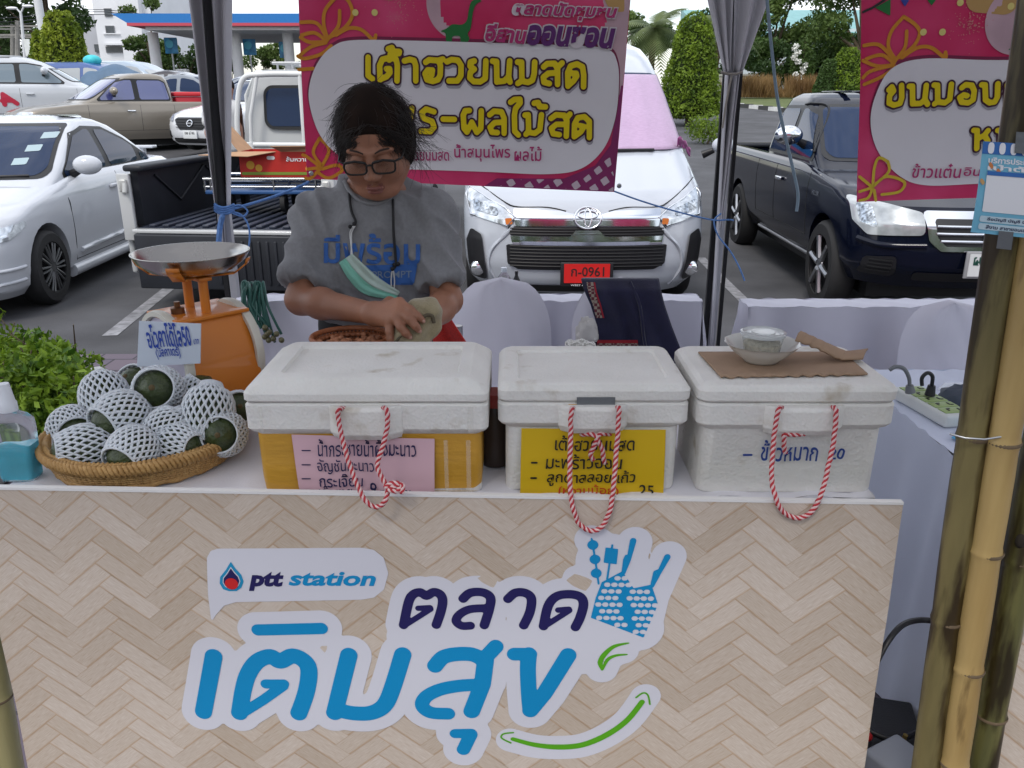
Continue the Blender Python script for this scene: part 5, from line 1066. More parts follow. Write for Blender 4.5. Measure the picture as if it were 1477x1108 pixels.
# ------------------------------------------------------------------ rear draped tables
def draped_table(label, x0, x1, y0, y1, z, zb, mat, amp=.018, freq=38, group='tables under white cloths', front=1.0):
    t = thing('draped_table', label, 'table', ((x0+x1)/2, (y0+y1)/2, -.1), 0, group)
    b = MB(); b.box(((x0+x1)/2, (y0+y1)/2, z-.02), (x1-x0-.02, y1-y0-.02, .03)); b.build('tabletop', M_('table_laminate', (.3, .28, .26), .5), t)
    for x in (x0+.06, x1-.06):
        for y in (y0+.05, y1-.05): b = MB(); b.tube([(x, y, -.1), (x, y, z-.04)], .016, 8); b.build('leg', STEEL, t, 50)
    b = MB(); hz = lambda u, v: .0025*math.sin(u*23+v*7)+.002*math.sin(u*41-v*13)
    b.grid(lambda u, v: Vector((x0+(x1-x0)*u, y0+(y1-y0)*v, z+.004+hz(u*3, v))), 40, 12)
    def side(a, c, nrm):
        Ls = math.hypot(c[0]-a[0], c[1]-a[1])
        kf = front if nrm == (0, -1) else 1
        def f(u, v):
            s = (math.sin(u*Ls*freq+1.3*math.sin(u*Ls*9+v))*amp*min(1, v*5)+.02*v)*kf
            s += kf*.012*v*math.sin(u*Ls*freq*.37+2); return Vector((a[0]+(c[0]-a[0])*u+nrm[0]*s, a[1]+(c[1]-a[1])*u+nrm[1]*s, z+.004+hz(u*3, 0)*(1-min(1, v*5))-(z-zb)*v))
        b.grid(f, int(max(12, Ls*70)), 14)
    side((x0, y0), (x1, y0), (0, -1)); side((x0, y1), (x0, y0), (-1, 0)); side((x1, y0), (x1, y1), (1, 0)); side((x1, y1), (x0, y1), (0, 1))
    b.build('cloth', mat, t, 60, weld=True); return t
xa = P(352, 412, 3.42).x
draped_table('long low table under lilac-white cloth along the back between the tent poles', xa, XR-.09, 3.27, 3.40, .772, -.08, CLOTH2, .030, 24)
draped_table('long table under lilac-white cloth behind the right chair, right of the tent pole', XR+.075, 2.75, 3.20, 3.34, .765, -.08, CLOTH2, .030, 24)
# ------------------------------------------------------------------ covered chairs
def chair(label, cx, Y, zt, wd, hb=.50, first=[None]):
    if first[0]:
        c = copy_tree(first[0]); c.location = (cx, Y, -.1); c['label'] = label; c.scale = (wd/.40, 1, (zt+.1)/1.0); return c
    t = thing('covered_chair', label, 'chair', (0, 0, 0), 0, 'chairs in stretched white covers')
    def back(sg):
        def f(u, v):
            z = .44+v*.56; hw = .195+.012*math.sin(v*PI)-.012*v
            if v > .6: q = (v-.6)/.4; hw *= (1-q**2.6)**(1/2.6)*.999+.001
            x = (u*2-1)*hw; e = (1-abs(u*2-1)**4); return Vector((x, .0+.10*v*v*.9+.035*(u*2-1)**2-sg*.028*e*(1-.5*v)+.004*math.sin(v*9+u*11)+.006*mnoise.noise(Vector((u*9+v*4, v*5, sg))), z))
        return f
    b = MB(); b.grid(back(1), 22, 26); b.grid(lambda u, v: back(-1)(1-u, v), 22, 26); b.build('back_cover', CLOTH2, t, 180, weld=False, local=True)
    b = MB(); b.box((0, -.21, .455), (.40, .42, .05), bev=.02); b.build('seat', CLOTH2, t, 60, local=True)
    b = MB()
    def sk(u, v):
        a = u*4; k = int(min(3, a)); f = a-k; c = [(-.2, -.42), (.2, -.42), (.2, .03), (-.2, .03)]; p, q = c[k], c[(k+1) % 4]; x = p[0]+(q[0]-p[0])*f; y = p[1]+(q[1]-p[1])*f
        s = 1+.10*v+.02*v*math.sin(u*60); return Vector((x*s, -.195+(y+.195)*s, .44-.42*v))
    b.grid(sk, 64, 10); b.build('skirt', CLOTH2, t, 180, local=True)
    for x in (-.18, .18):
        for y in (-.38, .0): b = MB(); b.tube([(x, y, 0), (x, y, .44)], .014, 8); b.build('leg', STEEL, t, 50, local=True)
    first[0] = t; t.location = (cx, Y, -.1); t.scale = (wd/.40, 1, (zt+.1)/1.0); return t
chair('white covered chair directly right of the woman, nothing on it', P(722, 430, 2.98).x, 2.98, P(722, 404, 3.05).z, .385)
chair('white covered chair with the navy jacket hung over its back', P(900, 430, 2.98).x, 2.98, P(900, 404, 3.05).z, .375)
chair('white covered chair at right, half hidden by the bamboo poles', P(1392, 460, 2.78).x, 2.78, P(1392, 437, 2.86).z, .36)
# navy jacket on the middle chair
NAVY = M_('navy_cotton', (.010, .010, .035), .95, var=.25, vs=14, bump=.3, bs=260, sheen=.2)
rows = [(402, 842, 948, 3.10), (403, 838, 950, 3.0), (420, 843, 953, 2.955), (440, 852, 958, 2.94), (470, 861, 968, 2.925), (500, 856, 980, 2.91), (528, 852, 990, 2.90)]
def jk(u, v):
    k = v*(len(rows)-1); i = min(int(k), len(rows)-2); f = k-i; a, c = rows[i], rows[i+1]; y, xl, xr, Y = [a[j]+(c[j]-a[j])*f for j in range(4)]
    fold = .012*math.sin(u*9+v*2)*v+.010*math.sin(u*17-v*3)*v; return P(xl+(xr-xl)*u, y, Y-fold-.016)
t = thing('jacket', 'navy woven jacket with patterned trim draped over a white covered chair', 'jacket', P(910, 460, 2.9)); b = MB(); b.grid(jk, 34, 34); b.build('cloth', NAVY, t, 180, solid=.008)
TRM = M_('woven_trim', (.20, .03, .03), .9); tt = TRM.node_tree; ck = tt.nodes.new('ShaderNodeTexChecker'); ck.inputs['Scale'].default_value = 95; ck.inputs['Color1'].default_value = (.26, .22, .18, 1); ck.inputs['Color2'].default_value = (.10, .02, .03, 1); c_ = tt.nodes.new('ShaderNodeTexCoord'); tt.links.new(c_.outputs['Object'], ck.inputs['Vector']); tt.links.new(ck.outputs['Color'], tt.nodes['Principled BSDF'].inputs['Base Color'])
RED2 = M_('trim_red', (.28, .01, .02), .85)
def strip(u0, u1, v0, v1, mat, name, off=.008, n=14):
    b = MB(); b.grid(lambda a, c: jk(u0[0]+(u0[1]-u0[0])*c+(u1-u0[0])*a if False else (u0[0]*(1-c)+u0[1]*c)+(u1)*a, v0+(v1-v0)*c)-Vector((0, off, 0)), 4, n); b.build(name, mat, t, 180)
strip((.06, .02), .085, .2, .6, TRM, 'trim'); strip((.15, .11), .02, .2, .6, RED2, 'trim_edge', .009)
def hem(v0, v1, u0, u1, mat, name, off): b = MB(); b.grid(lambda a, c: jk(u0+(u1-u0)*a, v0+(v1-v0)*c)-Vector((0, off, 0)), 20, 3); b.build(name, mat, t, 180)
hem(.80, .86, .03, .52, TRM, 'trim', .009); hem(.775, .80, .03, .52, RED2, 'trim_edge', .010); hem(.86, .885, .03, .52, RED2, 'trim_edge', .010)
b = MB(); b.tube(catmull([jk(u, v)-Vector((0, .012, 0)) for u, v in ((.62, .2), (.66, .5), (.6, .8), (.64, .98))], 5), .006, 6); b.build('sleeve_seam', NAVY, t, 60)
def crumple(name, label, cat, c, r, mat, seed, n=26, amp=.35):
    b = MB(); rr = random.Random(seed); b.ball((0, 0, 0), 1, n, n//2); v = [Vector(c)+Vector((p.x*r[0], p.y*r[1], p.z*r[2]))*(1+amp*(mnoise.noise(p*2.3+Vector((seed, 0, 0)))+.6*mnoise.noise(p*6+Vector((0, seed, 0))))) for p in b.v]
    return props(link(name, mesh_of(v, b.f, mat, 40)), label, cat)
crumple('plastic_bag', 'crumpled translucent white plastic bag beside the navy jacket', 'bag', P(846, 480, 2.84), (.04, .03, .05), M_('bag_white', (.6, .58, .56), .35, trans=.25, var=.1), 2)
t = thing('lace_cloth', 'small bunched white lace cloth behind the middle foam box', 'cloth', P(836, 500, 1.62)); b = MB(); r_ = random.Random(8)
for i in range(60):
    c = P(836+r_.uniform(-17, 17), 502+r_.uniform(-7, 9), 1.62+r_.uniform(-.02, .02)); a = Matrix.Rotation(r_.uniform(0, 3), 3, Vector((r_.uniform(-1, 1), r_.uniform(-1, 1), r_.uniform(-1, 1))).normalized())
    b.tube([c+a@Vector((.009*math.cos(q), .009*math.sin(q), .003*math.sin(2*q))) for q in np.linspace(0, 2*PI, 10)[:-1]], .0016, 5, closed=True)
b.tube(catmull([(P(820+i*4, 508-3*(i % 3), 1.63)) for i in range(9)], 3), .012, 8); b.build('lace', M_('lace_white', (.66, .65, .62), .8), t, 180)
# bottles on the rear table
def bottle(label, px, ytop, Y, r, mat, capm):
    p = P(px, ytop, Y); z0 = .778; h = p.z-z0; t = thing('bottle', label, 'bottle', (p.x, Y, z0)); b = MB(); b.lathe([(.001, 0), (r, .004), (r, h*.66), (r*.45, h*.84), (r*.4, h*.9), (.001, h*.9)], (p.x, Y, z0), 18); b.build('body', mat, t, 50)
    b = MB(); b.lathe([(r*.46, h*.86), (r*.48, h), (.001, h)], (p.x, Y, z0), 14); b.build('cap', capm, t, 50)
bottle('clear water bottle with a pale cap standing behind the nearest covered chair', 727, 386, 3.335, .026, CLEAR, M_('cap_pale', (.6, .65, .7), .3)); bottle('short dark bottle standing right of the clear water bottle', 745, 391, 3.335, .014, BLACK, BLACK)
# red cloth behind the woman
RDC = M_('red_mesh_cloth', (.50, .02, .015), .75, var=.3, vs=260, sheen=.3); b = MB()
b.grid(lambda u, v: P((447+24*(1-v))*(1-u)+(690-50*(1-v))*u, 445+75*v, 2.36-.02*math.sin(u*20)-.05*v), 40, 10); t = thing('red_cloth', 'bright red cloth spread over a seat back behind the woman', 'cloth', P(565, 500, 2.36)); b.build('sheet', RDC, t, 180, solid=.004)
b = MB()
for px in (470, 660): q = P(px, 470, 2.42); b.tube([(q.x, 2.42, -.1), (q.x, 2.42, q.z)], .015, 8)
b.build('seat_frame', STEEL, t, 50)
# coil of green string lights on the left end of the rear table
GC = M_('green_wire', (.012, .07, .055), .5); b = MB(); r_ = random.Random(12)
for i in range(13):
    x = r_.uniform(352, 378); pts = [(x-4+r_.uniform(-8, 8), 455+r_.uniform(0, 45), 3.16), (x-3, 430+r_.uniform(-6, 8), 3.18), (x+r_.uniform(-4, 4), 409+r_.uniform(-2, 3), 3.24), (x+6+r_.uniform(-4, 4), 411+r_.uniform(-3, 3), 3.23), (x+9+r_.uniform(-4, 8), 440+r_.uniform(-6, 10), 3.17), (x+12+r_.uniform(-6, 22), 470+r_.uniform(0, 25), 3.15)]
    b.tube(catmull([P(*q) for q in pts], 6), .0055, 5)
t = thing('string_lights', 'tangled dark green string lights hung over the left end of the rear table', 'string lights', P(365, 411, 3.2)); b.build('wire', GC, t, 60); b = MB()
for i in range(9): b.ball(P(384+r_.uniform(-6, 24), 478+r_.uniform(-8, 22), 3.13), .012, 8, 6)
b.build('bulbs', M_('bulb_dark', (.10, .09, .04), .3), t, 180)
# ================================================================== THE WOMAN
from mathutils.bvhtree import BVHTree
SKIN = M_('skin', (.30, .135, .08), .48, var=.14, vs=22, sub=.12, bump=.06, bs=260); LIPM = M_('lips', (.21, .075, .06), .45)
SHIRT = M_('heather_grey', (.20, .20, .21), .92, var=.10, vs=120, bump=.12, bs=420, sheen=.15); PANTS = M_('black_trousers', (.012, .012, .014), .9); HAIR = M_('hair', (.010, .007, .006), .9, var=.4, vs=20, spec=.1, col2=(.021, .0125, .0095)); HAIR2 = M_('hair_strand', (.019, .014, .012), .42, var=.6, vs=90, spec=.5); SHOE = M_('shoe', (.03, .03, .035), .7)
wo = thing('person', 'woman in grey T-shirt and glasses wiping her hands, face mask hanging from her neck', 'person', (P(540, 400, 2.03).x, 2.03, -.1))
TILT, HS = R(20), .90
Rh = Matrix.Rotation(R(-3), 3, 'Y') @ Matrix.Rotation(TILT, 3, 'X')
eye = P(534, 231, 1.875); HO = eye - Rh @ (Vector((0, -.098, .008))*HS)
hp = lambda x, y, z: HO + Rh @ (Vector((x, y, z))*HS)
# joints
nb = P(536, 282, 2.0); sL, sR = P(466, 318, 2.04), P(615, 314, 2.04); eL, eR = P(434, 432, 1.93), P(645, 433, 1.95); wL, wR = P(541, 453, 1.745), P(610, 474, 1.775)
chest, belly, hip = P(541, 345, 2.05), P(541, 420, 2.05), P(541, 500, 2.05)
f = Field((-.70, 1.60, .90), (.02, 2.28, 1.68), .0032)
# head
f.ell(hp(0, .005, .042), tuple(k*HS for k in (.076, .096, .094)), .01, Rh); f.ell(hp(0, -.022, -.030), tuple(k*HS for k in (.067, .071, .083)), .02, Rh)
f.ell(hp(0, -.056, -.091), tuple(k*HS for k in (.034, .030, .026)), .022, Rh)
for s in (-1, 1):
    f.ell(hp(s*.045, -.052, -.032), (.026, .026, .028), .02); f.cap(hp(s*.060, -.01, -.05), hp(s*.035, -.045, -.09), .020, .018, .02)
    f.cap(hp(s*.014, -.094, .024), hp(s*.052, -.080, .025), .007, .006, .010)
    f.ell(hp(s*.033, -.099, .006), (.017, .010, .010), .008, Rh, cut=True); f.ell(hp(s*.033, -.085, .004), (.0165, .0125, .0115), .004, Rh)
    f.cap(hp(s*.018, -.0975, -.003), hp(s*.046, -.091, -.003), .0022, .002, .003)
    f.ell(hp(s*.0785, .012, -.002), (.008, .019, .029), .006, Rh @ Matrix.Rotation(s*.25, 3, 'Z')); f.ell(hp(s*.0125, -.099, -.036), (.009, .010, .008), .006, Rh)
f.cap(hp(0, -.093, .018), hp(0, -.112, -.030), .0075, .0115, .010)
f.ell(hp(0, -.099, -.0645), (.021, .008, .0052), .004, Rh); f.ell(hp(0, -.096, -.0755), (.018, .008, .0058), .004, Rh); f.cap(hp(-.021, -.098, -.0705), hp(.021, -.098, -.0705), .0016, .0016, .002, cut=True)
for s in (-1, 1): f.cap(hp(s*.020, -.098, -.042), hp(s*.034, -.083, -.070), .0016, .0016, .006, cut=True)
# neck, torso, arms
f.cap(hp(0, .025, -.06), nb+Vector((0, .03, 0)), .052, .056, .02); f.cap(nb+Vector((-.04, .03, -.03)), sL, .045, .048, .03); f.cap(nb+Vector((.04, .03, -.03)), sR, .045, .048, .03)
f.ell(chest, (.125, .085, .15), .04); f.ell(belly, (.118, .085, .13), .04)
f.chain([sL, (sL+eL)/2, eL], [.043, .039, .034], .02); f.chain([sR, (sR+eR)/2, eR], [.043, .039, .034], .02)
f.chain([eL, eL+(wL-eL)*.3, wL], [.034, .034, .023], .02); f.chain([eR, eR+(wR-eR)*.3, wR], [.034, .033, .023], .02)
# left-hand side hand (back of hand towards us, fingers over the cloth)
Q = lambda x, y, Y: P(x, y, Y)
kn = [Q(576, 437, 1.712), Q(577, 449, 1.698), Q(571, 459, 1.692), Q(562, 466, 1.700)]
for k, r in zip(kn, (.013, .0135, .013, .012)): f.cap(wL, k, .020, r, .014)
fing = [[kn[0], Q(592, 447, 1.690), Q(602, 456, 1.686), Q(609, 462, 1.690)], [kn[1], Q(590, 460, 1.676), Q(599, 470, 1.672), Q(604, 476, 1.676)], [kn[2], Q(578, 472, 1.672), Q(585, 480, 1.670), Q(590, 485, 1.675)], [kn[3], Q(562, 478, 1.688), Q(563, 488, 1.686), Q(565, 495, 1.690)]]
for c in fing: f.chain(c, [.0105, .0092, .0085, .0072], .004)
f.chain([wL+(kn[0]-wL)*.3, Q(562, 437, 1.76), Q(577, 446, 1.775), Q(588, 455, 1.77)], [.016, .013, .011, .009], .007)
# other hand, closed under the cloth
kr = [Q(598, 486, 1.745), Q(602, 492, 1.752), Q(607, 497, 1.762), Q(612, 502, 1.772)]
for k in kr: f.cap(wR, k, .020, .013, .014)
for i, k in enumerate(kr): f.chain([k, k+Vector((-.030, -.016, .006)), k+Vector((-.038, -.030, .024)), k+Vector((-.026, -.036, .036))], [.0105, .0095, .0088, .0075], .004)
f.chain([wR, Q(600, 470, 1.735), Q(592, 466, 1.70), Q(590, 463, 1.685)], [.017, .013, .011, .009], .007)
V_b, F_b = f.mesh(); body = obj_np('body', V_b, F_b, SKIN, wo)
me = body.data; me.materials.append(LIPM); cz = np.array([p.center[:] for p in me.polygons]); inv = np.array(Rh.inverted())
loc = (cz-np.array(HO))@inv.T/HS; lip = (np.abs(loc[:, 0]) < .022-.35*np.abs(loc[:, 2]+.070)) & (loc[:, 2] < -.060) & (loc[:, 2] > -.0795) & (loc[:, 1] < -.08); mi = np.zeros(len(cz), int); mi[lip] = 1; me.polygons.foreach_set('material_index', mi)
nail = M_('fingernail', (.42, .24, .19), .3); b = MB()
for c in fing:
    d = (c[3]-c[2]).normalized(); n_ = (Vector((0, 0, H))-c[3]).normalized(); n_ = (n_-d*n_.dot(d)).normalized(); s_ = d.cross(n_); b.ball(c[3]+d*.001+n_*.0052, (.0042, .0055, .0022), 10, 6, Matrix((s_, d, n_)).transposed())
b.build('fingernails', nail, wo, 180)
# brows
for s in (-1, 1): b = MB(); b.tube([hp(s*x, y, z) for x, y, z in ((.014, -.1015, .025), (.028, -.098, .031), (.044, -.089, .031), (.056, -.078, .024))], [.0016, .0022, .0020, .0010], 6); b.build('eyebrow', M_('brow', (.035, .02, .015), .8), wo, 180)
# T-shirt
g = Field((-.74, 1.70, .96), (.06, 2.34, 1.48), .0045); g2 = Field((-.74, 1.70, .96), (.06, 2.34, 1.48), .0045)
g.ell(chest+Vector((0, .01, -.01)), (.152, .115, .17), .03); g.ell(belly+Vector((0, .005, -.02)), (.146, .118, .16), .05); g.ell(P(541, 470, 2.05), (.145, .118, .10), .05)
g.cap(nb+Vector((-.05, .03, -.048)), sL+Vector((.005, .005, .0)), .050, .060, .03); g.cap(nb+Vector((.05, .03, -.048)), sR+Vector((-.005, .005, 0)), .050, .060, .03); g.cap(nb+Vector((0, .045, -.03)), chest, .062, .1, .03)
for s_, e_, sg in ((sL, eL, -1), (sR, eR, 1)):
    d = (e_-s_).normalized(); end = s_+d*((e_-s_).length*.80); g2.cap(s_, e_+d*.03+Vector((sg*-.004, 0, 0)), .053, .059, .03)
    X, Y_, Z = [g2.lo[i]+np.arange(g2.n[i])*g2.h for i in range(3)]; cut_ = (X[:, None, None]-end.x)*d.x+(Y_[None, :, None]-end.y)*d.y+(Z[None, None, :]-end.z)*d.z
    m = (X < -.34) if sg < 0 else (X > -.34); g2.D[m] = np.maximum(g2.D[m], cut_[m])
hh = np.clip(.5+.5*(g.D-g2.D)/.045, 0, 1); g.D = g.D*(1-hh)+g2.D*hh-.045*hh*(1-hh)
Zs = g.lo[2]+np.arange(g.n[2])*g.h; Xs = g.lo[0]+np.arange(g.n[0])*g.h; hemz = P(541, 474, 1.93).z
g.D = np.maximum(g.D, ((hemz+.10*((Xs+.34)/.2)**2)[:, None]-Zs[None, :])[:, None, :].astype(np.float32))
nr_ = nb+Vector((0, .03, .004)); g.ell(nr_+Vector((0, -.035, .045)), (.072, .085, .062), .006, cut=True)
Vs, Fs = g.mesh(); cen = Vs.copy()
nv = np.zeros_like(Vs); a_ = Vs[Fs[:, 0]]; nn_ = np.cross(Vs[Fs[:, 1]]-a_, Vs[Fs[:, 3]]-a_)
for k in range(4): np.add.at(nv, Fs[:, k], nn_)
nv /= np.linalg.norm(nv, axis=1)[:, None]+1e-12
dsp = np.zeros(len(Vs)); 
for i, v in enumerate(Vs):
    x, y, z = v; q = .008*mnoise.noise(Vector((x*9+z*4, y*5, z*7-x*6))) + .015*(1-2*abs(mnoise.noise(Vector((x*20+z*13, y*10, z*9-x*5)))))
    low = max(0, min(1, (1.22-z)/.18)); q += .013*low*math.sin((z*58+x*22*(1 if x > -.34 else -1)+3*mnoise.noise(Vector((x*6, y*6, z*5)))))*.6
    arm = max(0, min(1, (abs(x+.335)-.12)/.04)); q += .0025*arm*math.sin(z*70+y*40+2*mnoise.noise(v.tolist()*1 and Vector(v)*8)); dsp[i] = q
Vs = Vs+nv*dsp[:, None]; shirt = obj_np('t_shirt', Vs, Fs, SHIRT, wo)
bv = BVHTree.FromPolygons([tuple(v) for v in Vs], [tuple(q) for q in Fs])
def on_shirt(px, py, off=.003):
    o = Vector((0, 0, H)); d = ray(px, py).normalized(); h_, n_, i_, ds = bv.ray_cast(o, d)
    return (h_ - d*off) if h_ else P(px, py, 1.93)
def shirt_text(name, s, x0, x1, y0, y1, mat, bold, skew=0, off=.003):
    v, fc = textmesh(s, bold); ax, bx_ = min(p[0] for p in v), max(p[0] for p in v); ay, by = min(p[1] for p in v), max(p[1] for p in v)
    bm = bmesh.new(); vs = [bm.verts.new((x0+(p[0]-ax)/(bx_-ax)*(x1-x0), y1-(p[1]-ay)/(by-ay)*(y1-y0)+skew*((p[0]-ax)/(bx_-ax)-.5), 0)) for p in v]
    for q in fc:
        try: bm.faces.new([vs[i] for i in q])
        except ValueError: pass
    bmesh.ops.remove_doubles(bm, verts=bm.verts, dist=.01)
    for _ in range(3):
        es = [e for e in bm.edges if e.calc_length() > 5]
        if es: bmesh.ops.subdivide_edges(bm, edges=es, cuts=1)
    for q in bm.verts: q.co = on_shirt(q.co.x, q.co.y, off)
    m = bpy.data.meshes.new(name); bm.to_mesh(m); bm.free(); m.materials.append(mat); link(name, m, shirt)
PBL = M_('shirt_print_blue', (.035, .115, .36), .8)
shirt_text('shirt_lettering', 'มีพร้อม', 467, 606, 337, 381, PBL, .02, 2)
decal('shirt_badge', lambda X, Y: sd_poly(X, Y, [(525, 384), (601, 382), (596, 410), (525, 410)])-1, (520, 606, 378, 414), 3.0, lambda x, y: on_shirt(x, y, .003), PBL, shirt, 2)
shirt_text('badge_lettering', 'PROMPT', 537, 594, 391, 401, M_('shirt_print_pale', (.20, .26, .34), .8), .005, -1, .0045)
b = MB(); cpt = [on_shirt(x, y, .001) for x, y in ((497, 262), (505, 277), (518, 289), (536, 294), (554, 290), (568, 278), (575, 262))]; b.tube(catmull(cpt, 5), .0055, 8); b.build('collar', SHIRT, shirt, 180)
# trousers and shoes
q = Field((-.62, 1.78, -.1), (-.04, 2.34, 1.08), .011); hx = hip.x; q.ell((hx, 2.06, .93), (.15, .115, .13), .05); q.ell((hx, 2.06, 1.02), (.138, .105, .08), .04)
for s in (-1, 1): q.chain([(hx+s*.08, 2.06, .86), (hx+s*.09, 2.05, .42), (hx+s*.10, 2.07, -.02)], [.09, .068, .055], .03)
obj_np('trousers', *q.mesh(), PANTS, wo)
for s in (-1, 1): b = MB(); b.ball((hx+s*.10, 2.02, -.062), (.045, .12, .036), 16, 10); b.build('shoe', SHOE, wo, 180)
# hair
hb = Field(np.array(HO)-.17, np.array(HO)+.17, .004); hb.ell(hp(0, .016, .055), tuple(k*HS for k in (.083, .106, .093)), .01, Rh)
for s in (-1, 1): hb.ell(hp(s*.071, .028, .0), tuple(k*HS for k in (.030, .05, .066)), .03, Rh)
hb.ell(hp(0, -.10, .030), tuple(k*HS for k in (.052, .06, .030)), .02, Rh, cut=True)
hb.ell(hp(0, -.10, -.045), tuple(k*HS for k in (.064, .075, .082)), .012, Rh, cut=True)
Vh, Fh = hb.mesh(); Vh = Vh + np.array([[.004*mnoise.noise(Vector(v)*22), .004*mnoise.noise(Vector(v)*22+Vector((9, 0, 0))), .004*mnoise.noise(Vector(v)*22+Vector((0, 9, 0)))] for v in Vh]); hair = obj_np('hair', Vh, Fh, HAIR, wo)
rr = random.Random(21); b = MB(); up = Rh @ Vector((0, 0, 1))
for i in range(4200):
    a = rr.uniform(0, 2*PI); e = rr.uniform(-.45, 1.0); c = math.sqrt(max(0, 1-min(1, e*e))); d0 = Vector((math.cos(a)*c, math.sin(a)*c, e))
    if d0.y < -.72 and e < .62: continue
    if i > 2800 and not (abs(d0.x) > .55 and e < .62): continue
    p = hp(d0.x*.082, .024+d0.y*.098, .052+d0.z*.094); n_ = (Rh @ Vector((d0.x/.087, d0.y/.1, d0.z/.096))).normalized()
    side = abs(d0.x) > .45; ln = rr.uniform(.045, .095) if side and e < .6 else rr.uniform(.04, .08)
    tang = Vector((d0.x*1.4, .1, -.25)) if e > .4 else Vector((d0.x*.5, -.1*rr.random(), -1)); tang = (tang-n_*tang.dot(n_)).normalized()
    d = (tang*rr.uniform(.7, 1)+n_*(rr.uniform(-.03, .16) if e > .3 else rr.uniform(-.05, .26))*(1 if e < .6 or i % 5 == 0 else .35)+Vector([rr.gauss(0, .13) for _ in range(3)])).normalized(); pts = [p-n_*.003]; k = 7; cu = Vector([rr.gauss(0, 1) for _ in range(3)])
    for j in range(k):
        p = p+d*(ln/k); pts.append(p); d = (d+Vector((0, 0, -.20))+cu*.10-n_*.05+Vector([rr.gauss(0, .07) for _ in range(3)])).normalized()
    w0 = rr.uniform(.0005, .0009); b.tube(pts, [w0*(1-.75*j/k) for j in range(k+1)], 3, caps=False)
for i in range(420):
    x = rr.uniform(-.066, .066); p = hp(x*.95, -.083+.9*x*x*6, .060+rr.uniform(-.012, .035)-.4*abs(x)); sg = 1 if x > rr.uniform(-.02, .02) else -1; d = (Rh @ Vector((sg*rr.uniform(.3, 1.1), -.12+abs(x), rr.uniform(-.9, .1)))).normalized(); pts = [p]; ln = rr.uniform(.015, .05)
    for j in range(5): p = p+d*ln/5; pts.append(p); d = (d+Vector((0, .10, -.12))+Vector([rr.gauss(0, .06) for _ in range(3)])).normalized()
    b.tube(pts, [.0007, .0007, .0006, .0005, .0004, .0002], 3, caps=False)
for i in range(110):
    p = hp(rr.uniform(.070, .086), rr.uniform(-.02, .06), rr.uniform(-.01, .09)); d = (Rh @ Vector((rr.uniform(.3, 1), rr.uniform(-.5, .3), rr.uniform(-1, -.1)))).normalized(); pts = [p]; ln = rr.uniform(.06, .13); cu = Vector([rr.gauss(0, 1) for _ in range(3)])
    for j in range(9): p = p+d*ln/9; pts.append(p); d = (d+Vector((0, 0, -.16))+cu*.16+Vector([rr.gauss(0, .10) for _ in range(3)])).normalized()
    b.tube(pts, [.0007*(1-.08*j) for j in range(10)], 3, caps=False)
b.build('hair_strands', HAIR2, hair, 180)
# glasses
GF = M_('glasses_frame', (.008, .006, .005), .45); b = MB(); LNS = M_('glasses_lens', (.10, .07, .05), .03, alpha=.22); ls = []
for s in (-1, 1):
    cx = s*.0345; pts = []
    for k in range(28):
        a = 2*PI*k/28; x = .0265*math.copysign(abs(math.cos(a))**.55, math.cos(a)); z = .0165*math.copysign(abs(math.sin(a))**.6, math.sin(a)); pts.append((cx+x*(1+.06*(z > 0)), -.121+.20*(cx+x)**2*10*.5, -.002+z))
    b.tube([hp(*q) for q in pts], .0024, 6, closed=True); ls.append([hp(*q) for q in pts]); b.tube([hp(s*.061, -.117, .010), hp(s*.076, -.10, .010), hp(s*.082, .005, .012)], .0024, 6)
    b.tube([hp(s*.0085, -.121, .010), hp(s*.0345, -.120, .0155), hp(s*.060, -.117, .011)], .0030, 6)
b.tube([hp(-.009, -.121, .003), hp(0, -.1235, .006), hp(.009, -.121, .003)], .0025, 6); gl = b.build('glasses', GF, wo, 180)
for l in ls: b = MB(); b.add(l, [tuple(range(len(l)))]); b.build('lens', LNS, gl)
# mask with its straps
STRAP = M_('black_strap', (.012, .012, .014), .6); EARL = M_('ear_loop', (.6, .6, .6), .8); b = MB()
for pts in (((503, 262), (504, 285), (507, 305), (513, 320), (509, 326)), ((567, 258), (567, 300), (568, 340), (571, 380), (566, 388))): b.tube(catmull([on_shirt(x, y, .006) for x, y in pts], 5), .0032, 6)
for x, y in ((511, 323), (505, 327), (569, 382), (566, 388), (574, 381)): b.ball(on_shirt(x, y, .008), .005, 8, 6)
b.build('mask_strap', STRAP, wo, 180); b = MB()
for pts in (((510, 326), (505, 335), (506, 350), (508, 367)), ((512, 326), (507, 336), (507, 352), (506, 368)), ((566, 388), (564, 405), (565, 424)), ((567, 388), (569, 405), (568, 422))): b.tube(catmull([on_shirt(x, y, .008) for x, y in pts], 4), .0017, 5)
b.build('ear_loop', EARL, wo, 180)
MG = M_('mask_green', (.20, .48, .38), .8, bump=.1, bs=300); MW = M_('mask_pale', (.42, .52, .47), .8, bump=.1, bs=300)
eA = catmull([(x, y, 0) for x, y in ((508, 366), (525, 382), (548, 402), (577, 421))], 6); eB = catmull([(x, y, 0) for x, y in ((489, 379), (503, 403), (527, 425), (571, 432))], 6)
def mk(u, v):
    i = min(int(u*(len(eA)-1)), len(eA)-2); k = u*(len(eA)-1)-i; a = eA[i]+(eA[i+1]-eA[i])*k; c = eB[i]+(eB[i+1]-eB[i])*k; p = a+(c-a)*v; return on_shirt(p.x, p.y, .010+.012*math.sin(PI*u)*math.sin(PI*(.15+.7*v))+.0025*math.sin(v*18))
b = MB(); b.grid(lambda u, v: mk(u, v*.5), 20, 8); m_ = b.build('face_mask', MW, wo, 180, solid=.0012); b = MB(); b.grid(lambda u, v: mk(u, .5+v*.5), 20, 8); b.build('mask_lower_fold', MG, m_, 180, solid=.0012)
